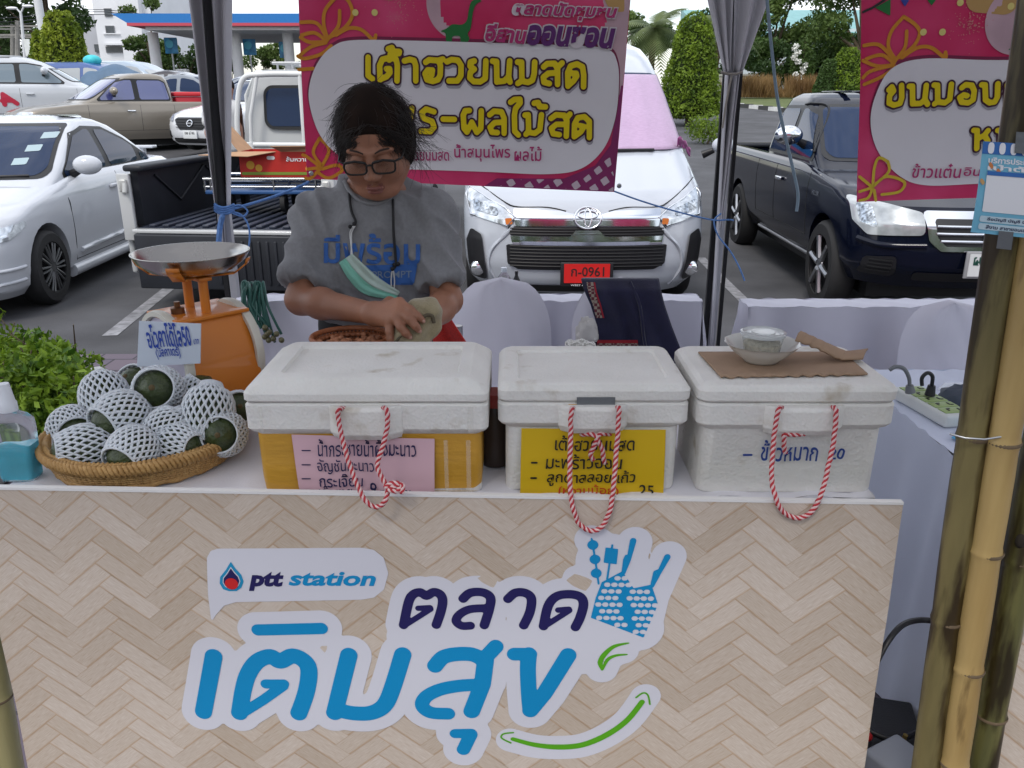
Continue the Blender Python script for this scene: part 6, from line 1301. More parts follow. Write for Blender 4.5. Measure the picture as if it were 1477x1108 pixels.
# the cloth in her hands
KH = M_('khaki_cloth', (.30, .25, .15), .95, var=.12, vs=30, bump=.35, bs=300, sheen=.3); c = Field((-.36, 1.60, .94), (-.12, 1.88, 1.20), .0035)
for px, py, Y, r in ((612, 446, 1.74, (.034, .03, .026)), (622, 458, 1.735, (.024, .026, .034)), (600, 456, 1.725, (.032, .028, .026)), (592, 472, 1.712, (.034, .024, .026)), (585, 486, 1.705, (.032, .024, .022)), (600, 492, 1.71, (.030, .024, .024)), (617, 472, 1.735, (.024, .022, .026)), (574, 478, 1.715, (.014, .016, .03))): c.ell(P(px, py, Y), r, .018)
Vc, Fc_ = c.mesh(); Vc = Vc+np.array([[.0035*mnoise.noise(Vector(v)*38), -.006*abs(mnoise.noise(Vector((v[0]*30+v[2]*30, v[1]*12, v[2]*18))))+.004*math.sin(v[0]*150-v[2]*120), .0035*mnoise.noise(Vector(v)*34+Vector((0, 7, 0)))] for v in Vc])
t = thing('hand_towel', 'crumpled khaki cloth held between the woman\'s hands', 'cloth', P(602, 465, 1.72)); obj_np('towel', Vc, Fc_, KH, t); b = MB(); b.tube(catmull([P(x, y, Y) for x, y, Y in ((608, 463, 1.69), (614, 455, 1.695), (623, 456, 1.70), (626, 466, 1.70))], 6), .004, 6); b.tube(catmull([P(x, y, Y) for x, y, Y in ((570, 494, 1.685), (577, 486, 1.68), (584, 480, 1.685))], 6), .004, 6); b.build('hem', M_('towel_hem', (.10, .08, .05), .9), t, 180)
# passer-by behind the left tent pole
t = thing('person', 'passer-by with a dark face mask mostly hidden behind the left tent pole', 'person', P(312, 190, 11.5)); pk = Field((P(290, 150, 11.5).x, 11.0, gz(11.5)), (P(345, 150, 11.5).x, 12.1, gz(11.5)+1.85), .02); g0 = Vector((P(318, 190, 11.5).x, 11.5, gz(11.5)))
hd = P(327, 128, 11.5); pk.ell(hd, (.085, .10, .12), .02); pk.cap(hd-Vector((0, 0, .08)), hd-Vector((0, 0, .2)), .055, .07, .03); pk.cap(hd+Vector((-.12, 0, -.28)), hd+Vector((.16, 0, -.28)), .09, .09, .05); pk.cap(hd+Vector((0, 0, -.3)), hd+Vector((-.02, .05, -.75)), .15, .15, .05)
pk.chain([hd+Vector((-.14, 0, -.28)), P(301, 170, 11.45), P(300, 192, 11.3), P(303, 205, 11.25)], [.06, .05, .042, .04], .02)
for s in (-1, 1): pk.chain([hd+Vector((s*.09, .05, -.8)), Vector((hd.x+s*.1, 11.5, gz(11.5)+.45)), Vector((hd.x+s*.11, 11.5, gz(11.5)+.04))], [.1, .075, .06], .03)
bd_ = obj_np('body', *pk.mesh(), SKIN, t)
pv = MB(); s2 = Field((P(290, 150, 11.5).x, 11.0, gz(11.5)+.4), (P(345, 150, 11.5).x, 12.1, gz(11.5)+1.7), .02); s2.cap(hd+Vector((-.12, 0, -.28)), hd+Vector((.16, 0, -.28)), .11, .11, .05); s2.cap(hd+Vector((0, 0, -.3)), hd+Vector((-.02, .05, -.75)), .175, .175, .05); s2.chain([hd+Vector((-.14, 0, -.28)), P(300, 165, 11.45), P(299, 176, 11.38)], [.085, .075, .07], .02)
obj_np('shirt', *s2.mesh(), M_('passer_shirt', (.5, .5, .5), .9), t); b = MB(); b.ball(hd+Vector((0, .02, .035)), (.095, .11, .10), 14, 10); b.build('hair', HAIR, t, 180); b = MB(); b.ball(hd+Vector((.01, -.055, -.04)), (.07, .06, .055), 12, 8); b.build('face_mask', BLACK, t, 180)
b = MB(); b.tube([hd+Vector((-.09, .05, -.8)), Vector((hd.x-.1, 11.5, gz(11.5)+.1))], [.125, .08], 10); b.tube([hd+Vector((.09, .05, -.8)), Vector((hd.x+.1, 11.5, gz(11.5)+.1))], [.125, .08], 10); b.build('trousers', PANTS, t, 60)
# ================================================================== COUNTER, BOARD AND GOODS
def foam_mat():
    m = M_('polystyrene_foam', (.68, .66, .62), .75, var=.05, vs=9, col2=(.76, .74, .70), sub=.08); t = m.node_tree; n = t.nodes; b = n['Principled BSDF']; c = n.new('ShaderNodeTexCoord')
    v = n.new('ShaderNodeTexVoronoi'); v.inputs['Scale'].default_value = 190; z = n.new('ShaderNodeTexNoise'); z.inputs['Scale'].default_value = 30; z.inputs['Detail'].default_value = 5
    a = n.new('ShaderNodeMath'); a.operation = 'MULTIPLY_ADD'; a.inputs[1].default_value = .35; bp = n.new('ShaderNodeBump'); bp.inputs['Strength'].default_value = .6; bp.inputs['Distance'].default_value = .004
    for q in (v, z): t.links.new(c.outputs['Object'], q.inputs['Vector'])
    t.links.new(v.outputs['Distance'], a.inputs[0]); t.links.new(z.outputs['Fac'], a.inputs[2]); t.links.new(a.outputs[0], bp.inputs['Height']); t.links.new(bp.outputs['Normal'], b.inputs['Normal'])
    z2 = n.new('ShaderNodeTexNoise'); z2.inputs['Scale'].default_value = 16; z2.inputs['Detail'].default_value = 9; t.links.new(c.outputs['Object'], z2.inputs['Vector'])
    r = n.new('ShaderNodeValToRGB'); r.color_ramp.elements[0].position = .60; r.color_ramp.elements[1].position = .74; r.color_ramp.elements[1].color = (.62, .55, .44, 1); r.color_ramp.elements[0].color = (1, 1, 1, 1); t.links.new(z2.outputs['Fac'], r.inputs['Fac'])
    mx_ = n.new('ShaderNodeMix'); mx_.data_type = 'RGBA'; mx_.blend_type = 'MULTIPLY'; mx_.inputs['Factor'].default_value = .8; src = b.inputs['Base Color'].links[0].from_socket
    t.links.new(src, mx_.inputs['A']); t.links.new(r.outputs['Color'], mx_.inputs['B']); t.links.new(mx_.outputs['Result'], b.inputs['Base Color']); return m
FOAM = foam_mat(); ZT = .895
# ------------------------------------------------------------------ herringbone board
def on_z(px, py, z): return PZ(px, py, z)
pTL, pTR = P(-45, 704, 1.284), P(1303, 727, 1.226); pTL.z = pTR.z = (pTL.z+pTR.z)/2
class RSheet(Plane):
    def at(s, u, v, n=0.0): return Plane.at(s, u, v, n+.0035*math.sin(u*6+v*3)*min(1, -v*6+.05)+.0018*math.sin(v*17-u*5)*min(1, -v*6+.05))
BP = RSheet(pTL, pTR-pTL); WB = (pTR-pTL).length
WEAVE = M_('bamboo_weave_print', (.46, .37, .29), .38); tt = WEAVE.node_tree; n_ = tt.nodes; bs_ = n_['Principled BSDF']
uvn = n_.new('ShaderNodeUVMap'); uvn.uv_map = 'UVMap'; at = n_.new('ShaderNodeAttribute'); at.attribute_name = 'rnd'; mpn = n_.new('ShaderNodeMapping'); mpn.inputs['Scale'].default_value = (1.1, 30, 1); add = n_.new('ShaderNodeVectorMath'); add.operation = 'MULTIPLY_ADD'; add.inputs[1].default_value = (37, 53, 0)
tt.links.new(uvn.outputs['UV'], mpn.inputs['Vector']); tt.links.new(at.outputs['Vector'], add.inputs[0]); tt.links.new(mpn.outputs['Vector'], add.inputs[2])
nz_ = n_.new('ShaderNodeTexNoise'); nz_.inputs['Scale'].default_value = 1.6; nz_.inputs['Detail'].default_value = 6; tt.links.new(add.outputs[0], nz_.inputs['Vector']); rp_ = n_.new('ShaderNodeValToRGB'); e = rp_.color_ramp.elements; e[0].position, e[1].position = .3, .7; e[0].color = (.46, .38, .31, 1); e[1].color = (.62, .575, .53, 1); tt.links.new(nz_.outputs['Fac'], rp_.inputs['Fac'])
sx = n_.new('ShaderNodeSeparateXYZ'); tt.links.new(uvn.outputs['UV'], sx.inputs[0]); r2 = n_.new('ShaderNodeValToRGB'); e = r2.color_ramp.elements; e[0].position = 0; e[0].color = (.82, .66, .50, 1); e[1].position = .12; e[1].color = (1, 1, 1, 1); q = e.new(.93); q.color = (1, 1, 1, 1); q = e.new(1.0); q.color = (.84, .76, .68, 1); tt.links.new(sx.outputs['Y'], r2.inputs['Fac'])
mm = n_.new('ShaderNodeMix'); mm.data_type = 'RGBA'; mm.blend_type = 'MULTIPLY'; mm.inputs['Factor'].default_value = 1; tt.links.new(rp_.outputs['Color'], mm.inputs['A']); tt.links.new(r2.outputs['Color'], mm.inputs['B'])
r3 = n_.new('ShaderNodeValToRGB'); e = r3.color_ramp.elements; e[0].color = (.84, .78, .70, 1); e[1].color = (1.06, 1.04, 1.02, 1); tt.links.new(at.outputs['Fac'], r3.inputs['Fac']); m2 = n_.new('ShaderNodeMix'); m2.data_type = 'RGBA'; m2.blend_type = 'MULTIPLY'; m2.inputs['Factor'].default_value = 1; tt.links.new(mm.outputs['Result'], m2.inputs['A']); tt.links.new(r3.outputs['Color'], m2.inputs['B']); tt.links.new(m2.outputs['Result'], bs_.inputs['Base Color'])
def weave(name, pl, poly, parent, W=.0375, seed=1, off=0.0):
    """herringbone strips clipped to the board outline (poly in sheet units)"""
    Lw = 3*W; bm = bmesh.new(); uv = bm.loops.layers.uv.new('UVMap'); col = bm.loops.layers.float_color.new('rnd'); rr = random.Random(seed)
    us = [p[0] for p in poly]; vs = [p[1] for p in poly]; c0, c1 = math.cos(R(45)), math.sin(R(45)); asp = .84
    N_ = int((max(us)-min(us)+max(vs)-min(vs))/W)+8; cu, cv = (min(us)+max(us))/2, (min(vs)+max(vs))/2
    for m in range(-N_, N_):
        for n in range(-N_//3-2, N_//3+3):
            for kind in (0, 1):
                bx_, by_ = m*W+n*Lw, m*W-n*Lw
                rc = [(bx_, by_), (bx_+Lw, by_), (bx_+Lw, by_+W), (bx_, by_+W)] if not kind else [(bx_+Lw, by_+W-Lw), (bx_+Lw+W, by_+W-Lw), (bx_+Lw+W, by_+W), (bx_+Lw, by_+W)]
                q = [(cu+(x*c0-y*c1), cv+(x*c1+y*c0)*asp) for x, y in rc]; mu, mv = sum(p[0] for p in q)/4, sum(p[1] for p in q)/4
                if not (min(us)-Lw < mu < max(us)+Lw and min(vs)-Lw < mv < max(vs)+Lw): continue
                fc = bm.faces.new([bm.verts.new((x, y, 0)) for x, y in q]); w_ = rr.random(); U = [(0, 0), (3, 0), (3, 1), (0, 1)] if not kind else [(0, 0), (0, 1), (3, 1), (3, 0)]; rv = rr.random()
                for l, u in zip(fc.loops, U): l[uv].uv = u; l[col] = (w_, rv, rr.random() if False else rv, 1)
    k = len(poly); sg = 1 if sum(poly[i-1][0]*poly[i][1]-poly[i][0]*poly[i-1][1] for i in range(k)) > 0 else -1
    for i in range(k):
        a, b_ = Vector((*poly[i-1], 0)), Vector((*poly[i], 0)); d = (b_-a).normalized(); nn = Vector((d.y, -d.x, 0))*sg
        bmesh.ops.bisect_plane(bm, geom=bm.verts[:]+bm.edges[:]+bm.faces[:], plane_co=a, plane_no=nn, clear_outer=True)
    for v in bm.verts: v.co = pl.at(v.co.x, v.co.y, off)
    me = bpy.data.meshes.new(name); bm.to_mesh(me); bm.free(); me.materials.append(WEAVE); return link(name, me, parent)
bl, br = BP.uv(39, 1108), BP.uv(1245, 1108); tl, tr2 = (0, 0), (WB, 0)
ext = lambda t_, b_, f: (t_[0]+(b_[0]-t_[0])*f, t_[1]+(b_[1]-t_[1])*f)
zb = 1.55; fk = 1.36; bl, br = ext(tl, bl, fk), ext(tr2, br, fk)
board = thing('front_board', 'printed bamboo-weave board with blue Thai lettering fixed across the front of the counter', 'sign board', BP.at(WB/2, bl[1]))
poly = [bl, br, tr2, tl]; weave('print', BP, poly, board)
b = MB(); b.prism(poly, lambda u, v: Plane.at(BP, u, v, -.008), lambda u, v: Plane.at(BP, u, v, -.013)); b.build('backing', M_('board_backing', (.55, .54, .52), .7), board)
b = MB(); b.prism([(0, -.0015), (WB, -.0015), (WB, .003), (0, .003)], lambda u, v: BP.at(u, v, .0016), lambda u, v: BP.at(u, v, -.010)); b.build('white_edge', M_('edge_white', (.72, .71, .70), .5), board)
cA, cB = BP.crop(240, 750, 2.8404), BP.crop(560, 740, 2.8404); uA = abs(cA(100, 0)[0]-cA(0, 0)[0])/100
sc_ = lambda r: [x*uA for x in r] if isinstance(r, list) else r*uA
def stA(l): return [([cA(*p) for p in s_], sc_(r)) for s_, r in l]
def stB(l): return [([cB(*p) for p in s_], sc_(r)) for s_, r in l]
big = stA([([(196, 555), (155, 780)], 38), ([(378, 446), (635, 443)], 28), ([(303, 783), (318, 690), (338, 625), (375, 575), (428, 555), (467, 575), (520, 553), (570, 578), (586, 620), (575, 700), (546, 783)], 37), ([(300, 792), (400, 730), (480, 674)], 24), ([(484, 666), (410, 666)], 23), ([(748, 553), (692, 782)], 37), ([(712, 772), (770, 784), (840, 783), (893, 755), (925, 690), (968, 553)], 37)])
big += stB([([(192, 626), (225, 592), (280, 580), (345, 582), (392, 605)], 34), ([(398, 606), (386, 700), (342, 812)], 36), ([(392, 600), (440, 550)], 33), ([(375, 703), (290, 707), (210, 722), (155, 750), (140, 785), (175, 814), (245, 820)], 31), ([(275, 903), (340, 903)], 25), ([(338, 908), (308, 970)], 30), ([(516, 580), (580, 580)], 31), ([(576, 580), (572, 640), (576, 740), (582, 813)], 34), ([(582, 812), (640, 740), (737, 583)], 35)])
navy = stB([([(62, 462), (82, 370), (100, 338), (130, 328), (155, 343), (185, 328), (212, 338), (222, 365), (214, 410), (196, 462)], 20), ([(62, 466), (172, 398)], 13), ([(170, 392), (122, 394)], 13), ([(306, 356), (335, 332), (385, 330), (418, 352), (413, 400), (393, 464)], 20), ([(405, 395), (335, 399), (292, 420), (277, 447), (300, 466), (336, 466)], 19), ([(490, 357), (520, 332), (560, 332), (586, 355), (580, 410), (555, 464)], 20), ([(636, 467), (655, 385), (690, 345), (745, 336), (788, 347), (800, 378), (786, 430), (767, 469)], 20), ([(636, 470), (742, 402)], 13), ([(740, 397), (696, 401)], 13)])
smile = stB([([(510, 930), (600, 955), (700, 965), (800, 955), (900, 912), (980, 852), (1040, 775)], [10, 12, 14, 14, 14, 13, 12])])
thin = stB([([(512, 903), (472, 908), (464, 925), (502, 946)], 4), ([(1015, 757), (1044, 737), (1064, 747), (1072, 785)], 4)]); leaf = [([cB(*p) for p in ((985, 530), (925, 545), (884, 580), (868, 612), (876, 642))], [r*uA for r in (3, 8, 11, 11, 4)]), ([cB(*p) for p in ((979, 577), (932, 582), (898, 600), (878, 640))], [r*uA for r in (3, 6, 8, 4)])]
smooth = lambda l: [([(p.x, p.y) for p in catmull([(*q, 0) for q in s_], 5)], r if not isinstance(r, list) else [float(np.interp(i/(5*(len(s_)-1)), np.linspace(0, 1, len(r)), r)) for i in range(5*(len(s_)-1)+1)]) if len(s_) > 3 else (s_, r) for s_, r in l]
smile, thin, leaf, navy = smooth(smile), smooth(thin), smooth(leaf), smooth(navy); big = smooth(big)
hal = [(s_, r+60*uA) for s_, r in big]+[(s_, r+56*uA) for s_, r in navy]+smooth(stB([([(500, 935), (600, 962), (700, 968), (800, 958), (900, 915), (985, 850), (1055, 752)], 64), ([(830, 110), (860, 120), (880, 180)], 66), ([(1010, 120), (970, 240)], 70), ([(1150, 178), (1080, 340), (1050, 470)], 70), ([(900, 200), (900, 400)], 130), ([(1000, 330), (1020, 470)], 110), ([(960, 560), (900, 580), (875, 640)], 68), ([(60, 560), (380, 560), (700, 560), (820, 560)], 60), ([(60, 640), (380, 640), (660, 640)], 60), ([(60, 510), (420, 515), (840, 520), (930, 500)], 70), ([(830, 300), (860, 440), (800, 600)], 75), ([(930, 470), (900, 560)], 70), ([(1050, 250), (1040, 330)], 60), ([(775, 270), (850, 330)], 60), ([(420, 500), (440, 520)], 60)]))
STW = M_('sticker_white', (.60, .60, .66), .35, coat=.2); LB = M_('logo_blue', (.0, .235, .50), .35, coat=.2); LN = M_('logo_navy', (.012, .010, .085), .35, coat=.2); LG_ = M_('logo_green', (.09, .36, .008), .35, coat=.2); LR = M_('logo_red', (.55, .02, .02), .35)
A_ = lambda o: (lambda u, v: BP.at(u, v, o))
strokes_decal('white_backing_shape', hal, A_(.0008), STW, board, h=.004, full=5)
strokes_decal('big_lettering', big, A_(.0016), LB, board, h=.0025, full=5); strokes_decal('small_lettering', navy, A_(.0016), LN, board, h=.0025, full=5)
strokes_decal('smile', smile, A_(.0016), LG_, board, h=.0025); strokes_decal('smile_corner', thin, A_(.0016), LG_, board, h=.0015); strokes_decal('green_leaf', leaf, A_(.0016), LG_, board, h=.002)
bag = [cB(*p) for p in ((830, 430), (850, 350), (875, 285), (960, 238), (1005, 308), (1078, 292), (1105, 372), (1045, 507), (900, 455))]; holes = []
for i in range(12):
    for j in range(9):
        x, y = 852+i*29+(j % 2)*14+j*2, 268+j*27
        if abs(x-965-.12*(y-300)) < 15 and y > 300: continue
        holes.append(([cB(x-2, y), cB(x+3, y)], 10.5*uA))
pin = sd_poly(np.array([h_[0][0][0] for h_ in holes]), np.array([h_[0][0][1] for h_ in holes]), bag); holes = [h_ for h_, d in zip(holes, pin) if d < -11*uA]
strokes_decal('basket_bags', [], A_(.0016), LB, board, polys=[bag], holes=holes, h=.0016)
bits = [([cB(*p) for p in ((965, 245), (985, 190), (1003, 112))], [5*uA, 7*uA, 11*uA]), ([cB(*p) for p in ((1082, 298), (1108, 245), (1143, 178))], [5*uA, 7*uA, 11*uA])]+stB([([(962, 238), (968, 190), (975, 175)], 4), ([(1080, 290), (1092, 240), (1104, 235)], 4), ([(838, 130)], [20]), ([(847, 190)], [20]), ([(852, 248)], [20]), ([(833, 104), (848, 190), (862, 292)], 2.2), ([(918, 130), (897, 272)], 2.2)])
sq = [cB(*p) for p in ((892, 142), (940, 148), (934, 208), (884, 202))]
strokes_decal('skewers_and_straps', [([p for p in s_], r) for s_, r in bits], A_(.0018), LB, board, polys=[sq], grow=.0008, h=.0016)
rrp = [cA(*p) for p in ((170, 150), (185, 122), (215, 113), (800, 113), (850, 122), (890, 155), (909, 220), (890, 288), (850, 320), (800, 328), (290, 330), (240, 345), (205, 385), (188, 412), (176, 300))]
strokes_decal('speech_bubble', [], A_(.0009), STW, board, polys=[rrp], h=.003, full=5)
dr = lambda s: [(cA(272+(x-272)*s, 238+(y-238)*s)) for x, y in ((268, 165), (290, 195), (312, 218), (321, 245), (312, 270), (292, 284), (262, 284), (238, 276), (224, 252), (226, 225), (248, 198))]
strokes_decal('drop_emblem', [], A_(.0016), M_('logo_cyan', (.01, .25, .46), .35), board, polys=[dr(1)], h=.0012); strokes_decal('drop_white', [], A_(.0021), STW, board, polys=[dr(.74)], h=.001); strokes_decal('drop_navy', [], A_(.0026), LN, board, polys=[dr(.66)], h=.001); strokes_decal('drop_red', [([cA(273, 252)], [27*uA])], A_(.0031), LR, board, h=.001)
def btext(nm, s, x0, x1, y0, y1, m, bo, sh, o=.0016):
    (u0, v1), (u1, v0) = cA(x0, y0), cA(x1, y1); text(nm, s, A_(o), (u0, u1, v0, v1), m, board, bo, sh)
btext('logo_lettering', 'ptt', 333, 490, 204, 287, LN, .05, .25); btext('logo_lettering', 'station', 498, 860, 206, 272, LB, .032, .25)
# neighbouring board at the far right
pl2 = Plane((P(1431, 1108, 1.16).x, 1.16, 0), (1, -.02, 0)); t = thing('front_board', 'second bamboo-weave board partly visible behind the bamboo poles at lower right', 'sign board', pl2.at(.4, -.1)); weave('print', pl2, [(0, .15), (.8, .15), (.8, .93), (0, .93)], t, seed=4); b = MB(); b.prism([(0, .15), (.8, .15), (.8, .93), (0, .93)], lambda u, v: pl2.at(u, v, -.002), lambda u, v: pl2.at(u, v, -.008)); b.build('backing', M_('board_backing', (.55, .54, .52), .7), t)
# ------------------------------------------------------------------ counter table under its cloth, right-hand table
def counter(label, x0, x1, y0, y1, z, zb_, mat, fr=1):
    return draped_table(label, x0, x1, y0, y1, z-.004, zb_, mat, .010, 30, 'tables under white cloths', front=fr)
counter('front counter table under a white cloth carrying the foam boxes', -.90, .63, 1.300, 1.86, ZT, .02, cloth_mat('counter_cloth', (.68, .67, .71)), .08)
counter('low side table under a blue-white cloth right of the counter, holding the power strip', 1.085, 2.3, 1.45, 2.55, .72, -.09, cloth_mat('side_cloth', (.56, .60, .72)))
# ------------------------------------------------------------------ foam boxes
def rring(hx, hy, r, z, n=6):
    o = []
    for cx, cy, a in ((hx-r, hy-r, 0), (-hx+r, hy-r, PI/2), (-hx+r, -hy+r, PI), (hx-r, -hy+r, 1.5*PI)):
        for i in range(n+1): o.append(Vector((cx+r*math.cos(a+PI/2*i/n), cy+r*math.sin(a+PI/2*i/n), z)))
    return o
def rstack(mb, rows, c, seed=0, wob=.0009):
    v = []; n = 0
    for hx, hy, r, z in rows:
        q = rring(hx, hy, r, z); n = len(q); v += [c+p+Vector((wob*mnoise.noise(p*40+Vector((seed, 0, 0))), wob*mnoise.noise(p*40+Vector((0, seed, 0))), wob*mnoise.noise(p*30))) for p in q]
    k = len(rows); f_ = [(i*n+j, i*n+(j+1) % n, (i+1)*n+(j+1) % n, (i+1)*n+j) for i in range(k-1) for j in range(n)]
    f_ += [tuple(range(n-1, -1, -1)), tuple((k-1)*n+j for j in range(n))]; return mb.add(v, f_)
ROPR, ROPW = M_('rope_red', (.42, .03, .04), .8), M_('rope_pale', (.66, .48, .47), .8)
def rope(name, pts, parent, r=.0042, turns=105, label=None):
    c = catmull(pts, 8); s_ = [0]
    c = [p+Vector((.0012*mnoise.noise(p*60), .0012*mnoise.noise(p*60+Vector((5, 0, 0))), .0008*mnoise.noise(p*70))) for p in c]
    for i in range(1, len(c)): s_.append(s_[-1]+(c[i]-c[i-1]).length)
    n = max(12, int(s_[-1]/.0021)); d = np.linspace(0, s_[-1], n); xs = [np.interp(d, s_, [p[k] for p in c]) for k in range(3)]; cc = [Vector((xs[0][i], xs[1][i], xs[2][i])) for i in range(n)]; b = MB(); a = None
    fr = []
    for i in range(n):
        t_ = (cc[min(i+1, n-1)]-cc[max(i-1, 0)]).normalized(); a = (t_.orthogonal() if a is None else a-t_*a.dot(t_)).normalized(); fr.append((a.copy(), t_.cross(a)))
    for k in range(4):
        b.m = k % 2; b.tube([cc[i]+(fr[i][0]*math.cos(d[i]*turns*2.9+k*PI/2)+fr[i][1]*math.sin(d[i]*turns*2.9+k*PI/2))*r*.52 for i in range(n)], r*.56, 5)
    return b.build(name, [ROPR, ROPW], parent, 180)
def foam_box(label, x0, x1, yf, dep, zs, ztop, seed, chamfer=.02, rec=.004, hx_=(0, 0), wrap=None, rh=.022, band=.056, rc=.018):
    cx, hx = (x0+x1)/2, (x1-x0)/2; c = Vector((cx, yf+dep/2, 0)); hy = dep/2; t = thing('foam_box', label, 'foam box', (cx, yf+dep/2, ZT), 0, 'white foam boxes on the counter')
    b = MB(); zb_ = zs-band; ins = .013
    rstack(b, [(hx*.955-ins*.5, hy-ins*1.6, rc, ZT), (hx*.965-ins*.5, hy-ins*1.5, rc, ZT+.004), (hx-ins, hy-ins, rc, zb_-.004), (hx-ins*.8, hy-ins*.8, rc, zb_), (hx-.004, hy-.004, rc, zb_+.004), (hx, hy, rc, zb_+.010), (hx, hy, rc, zs-.005), (hx-.003, hy-.003, rc, zs-.001)], c, seed)
    body = b.build('box_body', FOAM, t, 28)
    b = MB(); rows = [(hx-.003, hy-.003, rc, zs+.0005), (hx+.001, hy+.001, rc, zs+.005), (hx+.001, hy+.001, rc, zs+rh-.006), (hx-.003, hy-.003, rc, zs+rh), (hx-chamfer, hy-chamfer*.75, rc, ztop-.002), (hx-chamfer-.004, hy-chamfer*.75-.004, rc, ztop), (hx-chamfer-.026, hy-chamfer-.022, rc*.7, ztop)]
    if rec: rows += [(hx-chamfer-.0285, hy-chamfer-.0245, rc*.65, ztop-rec)]
    rstack(b, rows, c, seed+3, .0012); lid = b.build('lid', FOAM, t, 24)
    h0, h1 = hx_; b = MB(); hz0 = zb_-.006
    for z0, z1, g0 in ((zs-.004, hz0, 0),):
        pl_ = [(h0-.016, .0), (h0+.004, -.019), (h1-.004, -.019), (h1+.016, .0), (h1+.016, .012), (h0-.016, .012)]
        k = len(pl_); vv = []
        for z, s_, o in ((zs-.003, .9, .002), (zs-.008, 1, 0), (zb_+.006, 1, 0), (zb_-.006, .82, .006), (zb_-.009, .5, .012)):
            for x, y in pl_: vv.append(Vector(((x-(h0+h1)/2)*(1 if s_ > .85 else .93)+(h0+h1)/2, yf+(y*s_+o if y <= 0 else y), z)))
        b.add(vv, [(i*k+(j+1) % k, i*k+j, (i+1)*k+j, (i+1)*k+(j+1) % k) for i in range(4) for j in range(k)]+[tuple(range(k)), tuple(4*k+j for j in range(k))[::-1]])
    b.build('handle_block', FOAM, body, 30, bevel=.002); return t, body, lid, c, hx, hy
XB = lambda px, z=1.07, Y=1.30: P(px, 578, Y).x
ORT = M_('orange_tape', (.55, .29, .035), .38, var=.12, vs=7, bump=.25, bs=35, vstretch=(1, 1, 3), coat=.2)
b1, bd1, ld1, c1, hx1, hy1 = foam_box('wide foam box with orange tape round it and a pink handwritten list', XB(350), XB(704), 1.30, .262, 1.068, 1.106, 1, .026, .007, (XB(487), XB(566)), rc=.014)
b2, bd2, ld2, c2, hx2, hy2 = foam_box('middle foam box with a bright yellow handwritten sign', XB(718), XB(998), 1.31, .235, 1.066, 1.098, 2, .007, .005, (XB(820), XB(893)), rh=.026, band=.046)
b3, bd3, ld3, c3, hx3, hy3 = foam_box('right-hand foam box with blue handwriting on bare foam and a bowl on its lid', XB(1009), XB(1298), 1.30, .245, 1.068, 1.098, 3, .007, 0, (XB(1118), XB(1206)), rh=.026, band=.048, rc=.022)
def onbox(yf): return Plane((0, yf, 0), (1, 0, 0))
# orange tape wrap: a band hugging the lower body
b = MB(); n6 = []
for hx, hy, z in ((hx1*.955-.005, hy1-.0195, ZT+.002), (hx1*.97-.006, hy1-.0165, ZT+.03), (hx1-.0122, hy1-.0120, 1.009)): n6 += [c1+p for p in rring(hx, hy, .014, z)]
k = len(n6)//3; b.add(n6, [(i*k+j, i*k+(j+1) % k, (i+1)*k+(j+1) % k, (i+1)*k+j) for i in range(2) for j in range(k)]); b.build('tape_wrap', ORT, bd1, 60)
CLT = M_('clear_tape', (.8, .78, .72), .25, alpha=.22, coat=.5)
def paper(name, quad, yf, mat, parent, slope=0.0, off=.0035):
    pl_ = onbox(yf); b = MB(); q = [pl_.uv(*p) for p in quad]
    b.grid(lambda u, v: pl_.at(*[(q[3][i]*(1-u)+q[2][i]*u)*(1-v)+(q[0][i]*(1-u)+q[1][i]*u)*v for i in (0, 1)], off+.0012*math.sin(u*6+v*4)), 14, 8); return b.build(name, mat, parent, 180), pl_
def hand(s, x0, x1, y0, y1, pl_, mat, parent, bold=.008, off=.0075, sh=.05):
    (u0, v1), (u1, v0) = pl_.uv(x0, y0), pl_.uv(x1, y1); rr = random.Random(len(s)); text('handwriting', s, lambda u, v: pl_.at(u+.0006*math.sin(v*400), v+.0009*math.sin(u*90+1), off), (u0, u1, v0, v1), mat, parent, bold, sh)
INK = M_('ink_dark_blue', (.012, .012, .07), .5); INKB = M_('ink_black', (.015, .014, .013), .5); INKR = M_('ink_red', (.50, .05, .01), .5); INKU = M_('ink_blue', (.012, .045, .22), .5)
PINKP = M_('pink_paper', (.62, .40, .45), .7, var=.04); YELP = M_('yellow_paper', (.62, .40, .005), .6, var=.05)
y1 = 1.3098; pp, pl_ = paper('paper_sign', ((421, 626), (627, 632), (627, 716), (434, 716)), y1, PINKP, bd1)
hand('น้ำกระชายน้ำผึ้งมะนาว', 458, 601, 631, 656, pl_, INK, pp); hand('อัญชันมะนาว', 458, 541, 660, 681, pl_, INK, pp); hand('กระเจี๊ยบ', 461, 525, 681, 700, pl_, INK, pp); hand('เก๊กฮวย', 461, 510, 698, 714, pl_, INK, pp); hand('9.-', 534, 556, 693, 712, pl_, INK, pp); hand('20', 585, 595, 704, 716, pl_, INK, pp)
for y in (647.5, 668, 688, 704.5): strokes_decal('dash', [([pl_.uv(437, y), pl_.uv(449, y)], .0011)], lambda u, v: pl_.at(u, v, .0075), INK, pp, h=.0012)
for x in (645, 677): b = MB(); a_, c_ = pl_.uv(x-5, 634), pl_.uv(x+3, 716); b.quad(pl_.at(a_[0], c_[1], .003), pl_.at(c_[0], c_[1], .003), pl_.at(c_[0], a_[1], .003), pl_.at(a_[0], a_[1], .003)); b.build('clear_tape', CLT, bd1)
pl0 = onbox(1.2985)
